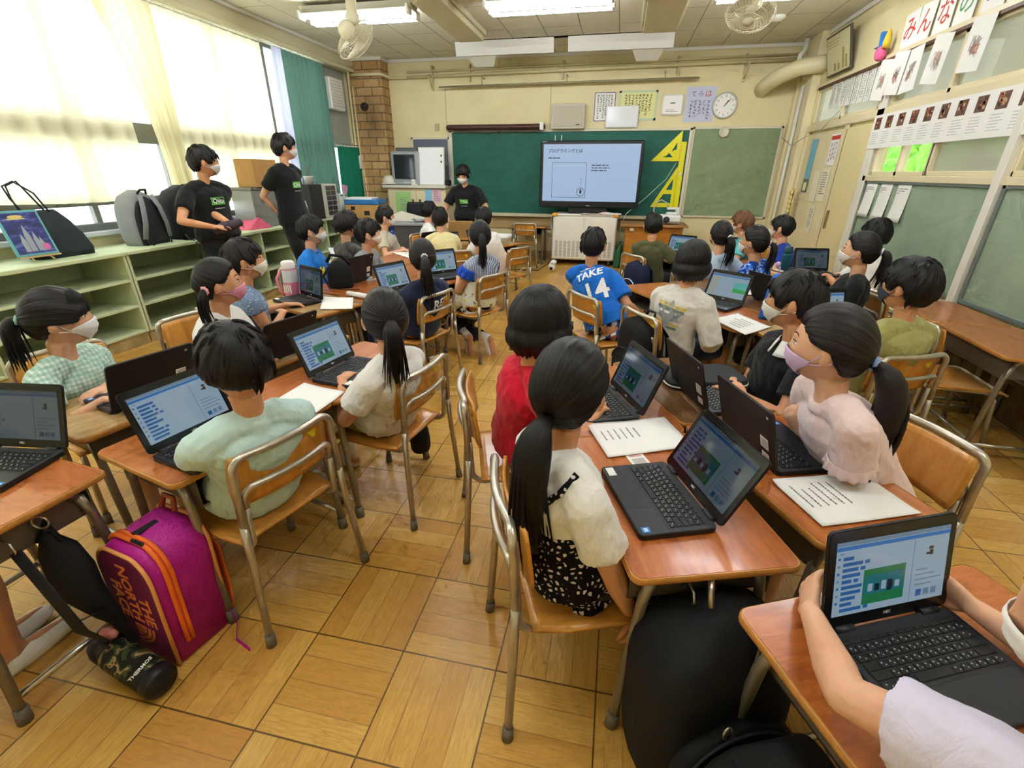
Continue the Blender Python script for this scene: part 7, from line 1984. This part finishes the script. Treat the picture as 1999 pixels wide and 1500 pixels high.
m = MB(); m.tube([ux(1525, 268, 2.2), ux(1545, 285, 2.2), ux(1570, 268, 2.25), ux(1600, 258, 2.3), ux(1615, 240, 2.34), ux(1640, 215, 2.36)], .005, 6); tag(m.build('wall_cable', mat('cable_tan', '#b9b08e', .6)), 'loose pale cable sagging between the corner column and the transom window', 'cable')

# ================================================================== papers on the desks
def sheet(name, a, b, c, mt, fn, label, z=DZ+.001, thick=.0025, curl=.012, group='white worksheets on the desks'):
    """a,b,c: photo corners (left-near, left-far, right-far order in the sheet's own frame) given as desk points"""
    A, B, C_ = V3(a), V3(b), V3(c); ux_ = (B-A); vy = (C_-B); w, h = ux_.length, vy.length
    o = empty(name, (A.x, A.y, z), 0, label, 'paper', group); e1, e2 = ux_.normalized(), vy.normalized()
    base = A
    def fn2(u, v):
        p = ux_*u+vy*v; return (p.x, p.y, .0005+curl*(max(0, u-.8)*5)**2*max(0, .5-v)+curl*.5*(max(0, .2-u)*5)**2*max(0, v-.4))
    m = MB(); m.grid(fn2, 14, 14, True, None, 0); bot = MB()
    m2 = MB(); m2.grid(lambda u, v: V3(fn2(u, v))+V3((0, 0, thick)), 14, 14, True, None, thick); m2.build('sheets', mt, o)
    if fn:
        m = MB(); fn(m, e1, e2, w, h, thick*2+.0016); m.build('writing', TXT, o)
    return o
def wr(seed, n=5, x0=.12, x1=.55, y0=.25, y1=.8, th=.004):
    def f(m, e1, e2, w, h, z):
        r = random.Random(seed)
        for k in range(n):
            y = y0+(y1-y0)*k/max(1, n-1); x = x0; end = x0+(x1-x0)*r.uniform(.6, 1)
            while x < end:
                l = r.uniform(.015, .05); P0 = e1*(w*x)+e2*(h*y); P1 = e1*(w*min(end, x+l)); P1 = e1*(w*min(end, x+l))+e2*(h*y); q = e2*th
                m.add([P0+V3((0, 0, z)), P1+V3((0, 0, z)), P1+q+V3((0, 0, z)), P0+q+V3((0, 0, z))], [(0, 1, 2, 3)]); x += l+.012
    return f
def zz(x, y): return uz(x, y, DZ+.002)
sheet('worksheet', zz(1187, 895), zz(1146, 832), zz(1296, 816), PAPER, wr(1, 6, .45, .9, .1, .5), 'white printed worksheet on the desk beside the dotted pinafore girl')
sheet('worksheet', zz(1605, 1030), zz(1506, 941), zz(1678, 923), PAPER, wr(2, 6, .35, .85, .1, .5), 'large white worksheet under the elbow of the pink blouse girl')
sheet('worksheet', zz(590, 826), zz(672, 768), zz(594, 748), PAPER, None, 'blank white worksheet between the mint T-shirt boy and the white T-shirt girl')
sheet('worksheet', zz(1455, 655), zz(1392, 625), zz(1440, 613), PAPER, wr(4, 5, .3, .8, .2, .7, .008), 'white worksheet overhanging the desk edge beside the beige sweatshirt child', DZ+.001)
sheet('worksheet', zz(625, 605), zz(632, 582), zz(690, 582), PAPER, None, 'open booklet with a grey photo beside the pink bottle')
m = MB(); a, b = zz(645, 584), zz(672, 598); m.box(a.x, b.x, min(a.y, b.y), max(a.y, b.y), DZ+.005, DZ+.0055); tag(m.build('grey_photo', mat('photo_grey', '#8f938c', .5)), 'small grey photo card lying on the open booklet', 'photo')
sheet('worksheet', zz(1500, 560), zz(1480, 545), zz(1510, 548), PAPER, None, 'white paper in front of the royal blue T-shirt boy')
sheet('worksheet', zz(1440, 575), zz(1438, 550), zz(1462, 552), PAPER, None, 'small white paper behind the green field laptop')
sheet('worksheet', zz(800, 505), zz(768, 495), zz(790, 488), PAPER, None, 'white paper under the hand of the light grey shirt boy')
sheet('worksheet', zz(650, 505), zz(640, 485), zz(672, 485), mat('paper_pattern', '#d8e2ea', .7), None, 'pale patterned papers beside the dark grey shirt boy')
m = MB(); p = zz(700, 576); m.tube([zz(680, 578)+V3((0, 0, .018)), zz(722, 585)+V3((0, 0, .018))], .018, 12); tag(m.build('rolled_paper', PAPER), 'thick rolled white paper beside the open booklet', 'paper roll')
def card(px, py, rz, label):
    m = MB(); m.box(-.0285, .0285, -.043, .043, 0, .001, 0, 0); m.box(-.02, .02, -.03, .012, .001, .0013, 0, 1); m.box(-.02, .02, .02, .03, .001, .0013, 0, 2)
    o = m.build('login_card', [PAPER, mat('card_grey', '#b9b4b0', .7), mat('card_pinkish', '#d9a8a0', .7)]); o.location = zz(px, py); o.location.z = DZ+.0005; o.rotation_euler = (0, 0, rad(rz)); tag(o, label, 'card', 'login cards on the desks')
card(1166, 820, 25, 'small white card beside the red shirt child on the orange desk'); card(1247, 899, 25, 'small white card behind the laptop of the dotted pinafore girl')

# ================================================================== bottles, cases, bags
def bottle(px, py, rz, label, col, cap, r=.034, h=.2, pattern=None, z=None):
    p = zz(px, py) if z is None else uz(px, py, z); o = empty('water_bottle', (p.x, p.y, DZ if z is None else z), rad(rz), label, 'water bottle')
    m = MB(); m.lathe([(r*.9, 0), (r, .008), (r, h*.72), (r*.93, h*.78)], 20); m.build('body', col, o)
    m = MB(); m.lathe([(r*.94, h*.77), (r*.96, h*.82), (r*.92, h*.97), (r*.7, h), (0, h)], 20); m.build('cap', cap, o)
    return o
t_ = NT('bottle_navy_print'); _c = t_.coord(); t_.base(t_.mix(t_.math('GREATER_THAN', t_.noise(_c, 38, 2, .5), .6), lin('#1d4a9e'), lin('#cfd8e8')), .35)
bottle(768, 486, 0, 'tall navy bottle with white marks in front of the beige shirt boy', t_.m, mat('cap_navy', '#16336e', .4), .036, .26)
b = bottle(1527, 540, 0, 'slim dark teal bottle standing beside the far right laptop', mat('teal_steel', '#1f5f74', .3, .4), mat('cap_teal', '#17485a', .4), .036, .25)
o = bottle(573, 577, 0, 'pink and white bottle with a carrying strap on the tan desk', mat('bottle_pink', '#e58aa8', .45), mat('cap_white_pink', '#ece4e6', .4), .047, .24)
m = MB(); m.lathe([(.048, .10), (.0485, .11), (.0485, .17), (.048, .18)], 20, cap0=False, cap1=False); m.build('label_band', mat('band_pale', '#cfd6e0', .5), o)
m = MB(); m.tube([(-.045, -.02, .18), (-.085, -.03, .12), (-.075, -.03, .04), (-.05, -.02, .01)], .010, 8, None, False, None, .5); m.build('strap', mat('bottle_pink', '#e58aa8', .45), o)
m = MB()
for k in range(4): m.box(-.03+.016*k, -.02+.016*k, -.0495, -.0475, .03, .085, .001)
m.build('printed_letters', PAPER, o)
# blue upright pencil case
o = empty('pencil_case', (.93, 2.98, DZ), rad(25), 'tall blue pencil case standing upright beside the black polo child', 'pencil case')
m = MB(Matrix.Rotation(rad(8), 4, 'Y')); m.rings([[(x*a, y*a, z) for x, y in rrect(.085, .05, .02)] for a, z in ((.9, 0), (1, .01), (1, .24), (.9, .26), (.6, .268))]); m.build('body', mat('case_blue2', '#1f5fb8', .6), o)
m = MB(Matrix.Rotation(rad(8), 4, 'Y')); m.box(-.006, .006, -.027, -.025, .02, .24); m.build('zip', mat('zip_dark', '#1d3560', .5), o)
m = MB(); m.tube([(.03, .01, .26), (.04, .02, .30), (.03, .03, .31)], .004, 6); m.ell((.03, .03, .315), .018, .012, .018, 10, 6); m.build('charm', mat('charm_lilac', '#b7a4d8', .5), o)
# flat black case
o = empty('flat_case', (.41, 1.93, DZ+.001), rad(16), 'flat black zipped case with white piping on the brown desk', 'case')
m = MB(); m.rings([[(x*a, y*a, z) for x, y in rrect(.34, .2, .05)] for a, z in ((.97, 0), (1, .006), (1, .012), (.99, .026), (.95, .032))]); m.build('shell', mat('case_black', '#1e2023', .7, 0, .3, .1, 10), o)
m = MB(); m.tube([(x*1.004, y*1.004, .012) for x, y in rrect(.34, .2, .05)+rrect(.34, .2, .05)[:1]], .0035, 6); m.build('piping', PAPER, o)
# black drawstring bag with yellow whistle buckle
p = zz(668, 560); o = empty('strap_bag', (p.x, p.y, DZ), rad(20), 'black strapped bag with a yellow buckle on the orange desk', 'bag')
m = MB(); rbag(m, .18, .12, .2, .4); m.build('body', BAGB, o)
m = MB(); flatstrap(m, [(-.06, -.06, .16), (-.1, -.1, .1), (-.06, -.13, .02), (.06, -.15, .012), (.15, -.14, .01)], .025, .006, (0, 0, 1)); m.tube([(-.08, -.02, .19), (-.05, -.02, .24), (.03, -.02, .23), (.08, 0, .17)], .012, 8); m.build('strap', BAGB, o)
m = MB(); m.box(-.12, -.085, -.085, -.07, .09, .15, .008); m.box(-.118, -.109, -.085, -.07, .15, .165, .003); m.box(-.097, -.088, -.085, -.07, .15, .165, .003); m.build('buckle', mat('buckle_yellow', '#ecd21f', .4), o)

def backpack(x, y, z, rz, label, body, trim, w=.3, d=.16, h=.4, pitch=0.):
    o = empty('backpack', (0, 0, 0), 0, label, 'backpack'); o.location = (x, y, z); o.rotation_euler = (rad(pitch), 0, rz)
    m = MB(); rbag(m, w, d, h, .62); m.build('body', body, o)
    m = MB(); rbag(m, w*.8, .06, h*.55, .55, y0=d/2+.005); m.build('front_pocket', body, o)
    m = MB(); m.tube([(w*.36*math.cos(a), d/2+.036-.004*abs(math.sin(a)), h*.33+h*.2*math.sin(a)) for a in [pi*k/14 for k in range(15)]], .004, 6); m.build('zip', trim, o)
    for s in (-1, 1):
        m = MB(); flatstrap(m, [(s*.05, -d/2, h*.88), (s*.08, -d/2-.04, h*.72), (s*.1, -d/2-.045, h*.4), (s*.12, -d/2-.01, h*.1)], .05, .014, (1, 0, 0)); m.build('shoulder_strap', body, o)
        m = MB(); m.tube([(s*w*.47, 0, h*.08), (s*w*.5, 0, h*.4), (s*w*.38, 0, h*.78), (s*w*.12, 0, h*.97)], .004, 6); m.build('piping', trim, o)
    m = MB(); m.tube([(-.04, -d/2+.03, h*.95), (-.03, -d/2+.02, h*1.04), (.03, -d/2+.02, h*1.04), (.04, -d/2+.03, h*.95)], .008, 8); m.build('grab_handle', trim, o)
    return o
NAVYB = mat('bag_navy', '#1b2440', .75, 0, .2, .1, 12)
backpack(.24, 4.66, .27, rad(216-90+0), 'navy backpack with white piping hung on the chair of the olive shirt boy', NAVYB, PAPER, .28, .13, .36)
backpack(.20, 2.66, .25, rad(212-90), 'black backpack hung on the chair of the beige sweatshirt child', BAGB, BAGC, .3, .15, .4)
# big black bags under the near right desks
o = backpack(.32, .80, .02, rad(205), 'big black backpack hanging under the near right desks', BAGB, BAGC, .37, .22, .49, 4)
m = MB(); m.tube([(0, -.03, .5), (.02, -.02, .555), (.04, .02, .5)], .007, 8); m.build('loop', STEEL, o); m = MB(); m.ell((.06, .15, .30), .012, .006, .02, 10, 6); m.build('zip_tag', STEEL, o)
o = empty('sling_bag', (.40, .60, .06), rad(202), 'black sling bag with a silver ring in front of the big backpack', 'bag')
m = MB(); rbag(m, .30, .12, .34, .4); m.build('body', BAGB, o)
m = MB(); rbag(m, .24, .05, .22, .5, y0=.075); m.build('front_pocket', BAGB, o)
m = MB(); m.tube([(.018*math.cos(a)-.09, .105, .22+.028*math.sin(a)) for a in [2*pi*k/18 for k in range(19)]], .0035, 6); m.build('ring', STEEL, o)
m = MB(); flatstrap(m, [(.15, .02, .02), (.22, .03, -.04), (.26, .02, .1), (.2, 0, .26), (.1, 0, .33)], .03, .006, (0, 1, 0)); m.build('strap', BAGB, o)
# bags under other desks
def soft_bag(px, py, z0, r, h, label, mt, rz=0):
    p = uz(px, py, z0); o = empty('cloth_bag', (p.x, p.y, z0), rad(rz), label, 'bag')
    m = MB(); m.lathe([(r*.85, 0), (r, .02), (r*1.02, h*.4), (r*.9, h*.75), (r*.6, h*.95), (r*.2, h)], 18); m.build('body', mt, o)
    for s in (-1, 1):
        m = MB(); m.tube([(s*r*.3, -r*.8, h*.5), (s*r*.35, -r*.5, h*1.05), (s*r*.1, 0, h*1.35), (-s*r*.1, 0, h*1.35)], .008, 8); m.build('strap', BAGB, o)
    return o
soft_bag(1456, 708, .26, .085, .15, 'small round navy and cream bag hanging under the desk beside the beige sweatshirt child', mat('bag_navy_cream', '#1f2a3c', .8))
soft_bag(728, 668, .1, .11, .2, 'black rounded bag under the table beside the ponytail of the white T-shirt girl', BAGB)
soft_bag(822, 878, .08, .05, .16, 'small black pouch with a pink charm behind the white T-shirt girl\'s chair', BAGB)
m = MB(); p = uz(850, 720, .33); m.tube([(p.x, p.y, .2), (p.x, p.y, .4)], .03, 12); tag(m.build('clear_bottle', thin_glass('clear_plastic', '#e8ece8', .08, .35, '#dcdcd4')), 'clear plastic bottle hanging behind the navy T-shirt girl\'s chair', 'bottle')
# ---- purple and orange backpack
o = empty('boxy_backpack', (-1.278, .825, .004), rad(260+90), 'purple and orange boxy backpack with big orange lettering on the floor', 'backpack')
o.rotation_euler = (rad(-2), 0, rad(260+90))
PUR = mat('bag_magenta', '#b3158c', .55, 0, .35, .08, 10, .15, 300); PURD = mat('bag_plum', '#6b1550', .6, 0, .3, .06, 14); ORG = mat('bag_orange', '#f2702a', .5); ORL = mat('piping_orange', '#e8a060', .5)
W_, D_, H_ = .24, .17, .415
def prof(w, h, r=.075, n=8):
    o_ = [(-w/2, .0), (w/2, .0)]
    o_ += [(w/2-r+r*math.cos(rad(a)), h-r*1.25+r*1.25*math.sin(rad(a))) for a in [90*k/n for k in range(n+1)]]
    o_ += [(-w/2+r-r*math.sin(rad(a)), h-r*1.25+r*1.25*math.cos(rad(a))) for a in [90*k/n for k in range(n+1)]]
    return o_
m = MB(); m.rings([[(x*a, y, z*b+.004) for x, z in prof(W_, H_)] for y, a, b in ((-D_/2, .95, .93), (-D_/2+.02, .98, .95), (0, 1.0, .985), (D_/2-.02, 1, 1), (D_/2, .98, .99))]); m.build('body', PUR, o)
m = MB(); m.rings([[(x, y, z+.006) for x, z in prof(W_*.93, H_*.91)] for y in (-D_/2-.012, -D_/2-.0)]); m.build('front_panel', PURD, o)
for y, a, b, nm in ((-D_/2-.006, .955, .925, 'front'), (D_/2, 1.0, 1.0, 'back')):
    m = MB(); pr_ = [(x*a, y, z*b+.006) for x, z in prof(W_, H_)]; m.tube(pr_+pr_[:1], .006, 8); m.build('piping', ORL, o)
m = MB(); pz = [p_ for p_ in prof(W_*1.0, H_*.955)][2:]; 
pz = [(W_*.5, .05)]+[(W_*.5, .12)]+pz[:14]
for off in (-.052, -.038): m.tube([(x*1.01, off, z+.012) for x, z in pz], .0075, 8)
m.build('zip', ORG, o)
m = MB(); q_ = pz[10]; m.box(q_[0]-.03, q_[0]+.02, -.06, -.05, q_[1]+.012, q_[1]+.024, .003); m.box(q_[0]-.06, q_[0]-.04, -.04, .03, q_[1]+.012, q_[1]+.022, .003); m.build('zip_pull', mat('pull_black', '#202024', .4), o)
TM = Matrix.Translation((0, -D_/2-.0125, 0)) @ RX @ Matrix.Rotation(rad(-90), 4, 'Z')
m = MB()
for t_x, (wd, k) in zip((.055, .0, -.055), (('THE', 0), ('NORTH', 1), ('FACE', 2))):
    m.text(wd, .062, Matrix.Translation((t_x, -D_/2-.0125, .135)) @ RX @ Matrix.Rotation(rad(-90), 4, 'Z'), .0008, 0, 'RIGHT', .0014, 1.0)
for rr_ in (.055,):
    m.prism([(0, 0)]+[(rr_*math.cos(rad(a)), rr_*math.sin(rad(a))) for a in range(0, 91, 10)], 0, .0008)
n_ = len(m.v)
for v in m.v[-22:]:
    x, y, z = v; v.x = -.03+x*1.6; v.y = -D_/2-.0125-z; v.z = .12-y*1.4
m.build('lettering', mat('letter_orange', '#f08a48', .5), o)
m = MB()
for rr_ in (.035, .047): m.tube([(-.03+rr_*1.6*math.cos(rad(a)), -D_/2-.0135, .12-rr_*1.4*math.sin(rad(a))) for a in range(0, 91, 10)], .002, 5)
m.build('logo_lines', PURD, o)
for s in (-1, 1):
    m = MB(); flatstrap(m, [(s*.06, D_/2+.005, .40), (s*.08, D_/2+.035, .28), (s*.09, D_/2+.03, .12), (s*.11, D_/2+.01, .03)], .05, .012, (1, 0, 0)); m.build('shoulder_strap', ORG, o)
m = MB(); m.tube([(-.03, D_/2-.02, .435), (-.02, D_/2-.01, .475), (.02, D_/2-.01, .475), (.03, D_/2-.02, .435)], .008, 8); m.build('grab_handle', mat('handle_rust', '#a5512e', .6), o)
m = MB(); flatstrap(m, [(.125, D_/2, .05), (.16, D_/2-.01, .02), (.2, D_/2-.05, .004), (.27, D_/2-.06, .003)], .022, .003, (0, 0, 1)); m.build('webbing', PUR, o)
# ---- camouflage bottle with its strap
CAMO = NT('camo'); _c = CAMO.coord(); CAMO.base(CAMO.ramp(CAMO.noise(_c, 17, 2, .55, 0, .8), [(.40, '#14150f'), (.48, '#3f4a24'), (.55, '#a5835a'), (.6, '#23261a')], 'CONSTANT'), .6, 0, .3); CAMO = CAMO.m
e0 = uz(318, 1335, .052); e1 = uz(205, 1262, .075); ax = (e1-e0).normalized(); L_ = .27
o = empty('camo_bottle', e0, 0, 'camouflage bottle lying on the floor under the near left desk', 'water bottle'); Rb = ax.to_track_quat('Z', 'Y').to_matrix().to_4x4()
m = MB(Rb); m.lathe([(.044, .035), (.045, .05), (.045, .2), (.042, .215)], 22); m.build('sleeve', CAMO, o)
m = MB(Rb); m.lathe([(0, 0), (.042, .0), (.047, .008), (.047, .036), (.044, .038)], 22); m.build('base_boot', BLACK, o)
m = MB(Rb); m.lathe([(.043, .21), (.044, .25), (.036, .275), (.0, .28)], 20); m.build('cap', BLACK, o)
vd = (CAM-e0).normalized(); nn_ = (vd-ax*vd.dot(ax)).normalized(); sd_ = ax.cross(nn_)
m = MB(); m.text('THERMOS', .015, basis(sd_, ax, sd_.cross(ax), ax*.058+nn_*.0465), .0006, 0, 'CENTER', .0004); m.build('lettering', PAPER, o)
m = MB(); h_ = V3((-1.41, .62, .5))-e0
flatstrap(m, [ax*.24+V3((.02, -.0, .03)), h_*.5+V3((.0, -.03, .0)), h_], .036, .004, V3((.9, .2, 0))); flatstrap(m, [ax*.16+V3((.01, .04, .03)), ax*.2+h_*.25+V3((.03, .04, .02)), h_*.55+V3((.0, -.02, 0))], .034, .004, V3((.9, .2, 0))); m.build('carry_strap', mat('strap_black', '#141518', .7), o)
m = MB(); m.ell(ax*.25+V3((.02, .01, .05)), .03, .02, .02, 10, 6); m.build('charm', mat('charm_coral', '#d98a7c', .5), o)
o = empty('drawstring_bag', (-1.43, .70, .27), rad(20), 'black drawstring bag hanging from the near left desk above the camouflage bottle', 'bag')
m = MB(); m.tube([(0, 0, .20), (.0, .01, .15), (.015, 0, .08), (.03, -.01, .01), (.06, -.01, -.07), (.085, -.01, -.13)], [(.02, .02), (.05, .035), (.058, .045), (.05, .04), (.032, .026), (.018, .008)], 14, None, True); m.build('body', BAGB, o); m = MB(); m.tube([(-.03, 0, .19), (0, .01, .25), (.03, 0, .19)], .006, 6); m.build('cord', BAGB, o)
m = MB(); m.tube([(.02*math.cos(a), .0, .255+.02*math.sin(a)) for a in [2*pi*k/16 for k in range(17)]], .003, 6); m.build('ring', STEEL, o)
# dark pouch held by the man with glasses
m = MB(); R_ = PEOPLE[-3]; c = (R_.WR['L']+R_.WR['R'])/2+R_.SF*.03+V3((0, 0, -.015)); d = (R_.WR['L']-R_.WR['R']); m.tube([c-V3((.1, .0, .03)), c, c+V3((.07, .1, .03))], [(.035, .02), (.045, .03), (.03, .02)], 12, None, True); tag(m.build('held_pouch', mat('pouch_plum', '#3b2f3c', .6)), 'dark plum pouch held by the standing man with glasses', 'pouch')
# ================================================================== camera, light
cam = bpy.data.cameras.new('camera'); co = bpy.data.objects.new('camera', cam); COL.objects.link(co)
cam.sensor_fit = 'HORIZONTAL'; cam.sensor_width = 36.0; cam.lens = 36.0*FPX/1999
cam.clip_start = .02; cam.clip_end = 200
co.matrix_world = basis(_R, _U, -_F, CAM)
SC.camera = co
w = bpy.data.worlds.new('world'); SC.world = w; w.use_nodes = True
bg = w.node_tree.nodes['Background']; bg.inputs[0].default_value = (.92, .97, 1.0, 1); bg.inputs[1].default_value = WORLD_STR
SC.view_settings.view_transform = 'Standard'; SC.view_settings.look = 'None'; SC.view_settings.gamma = 1
SC.view_settings.exposure = EXPO
try: SC.view_settings.use_curve_mapping = False
except Exception: pass
SC.cycles.use_adaptive_sampling = True; SC.cycles.adaptive_threshold = .09; SC.cycles.adaptive_min_samples = 12
SC.cycles.max_bounces = 6; SC.cycles.diffuse_bounces = 3; SC.cycles.glossy_bounces = 3; SC.cycles.transmission_bounces = 4; SC.cycles.transparent_max_bounces = 8
SC.cycles.sample_clamp_indirect = 6.0; SC.cycles.caustics_reflective = False; SC.cycles.caustics_refractive = False
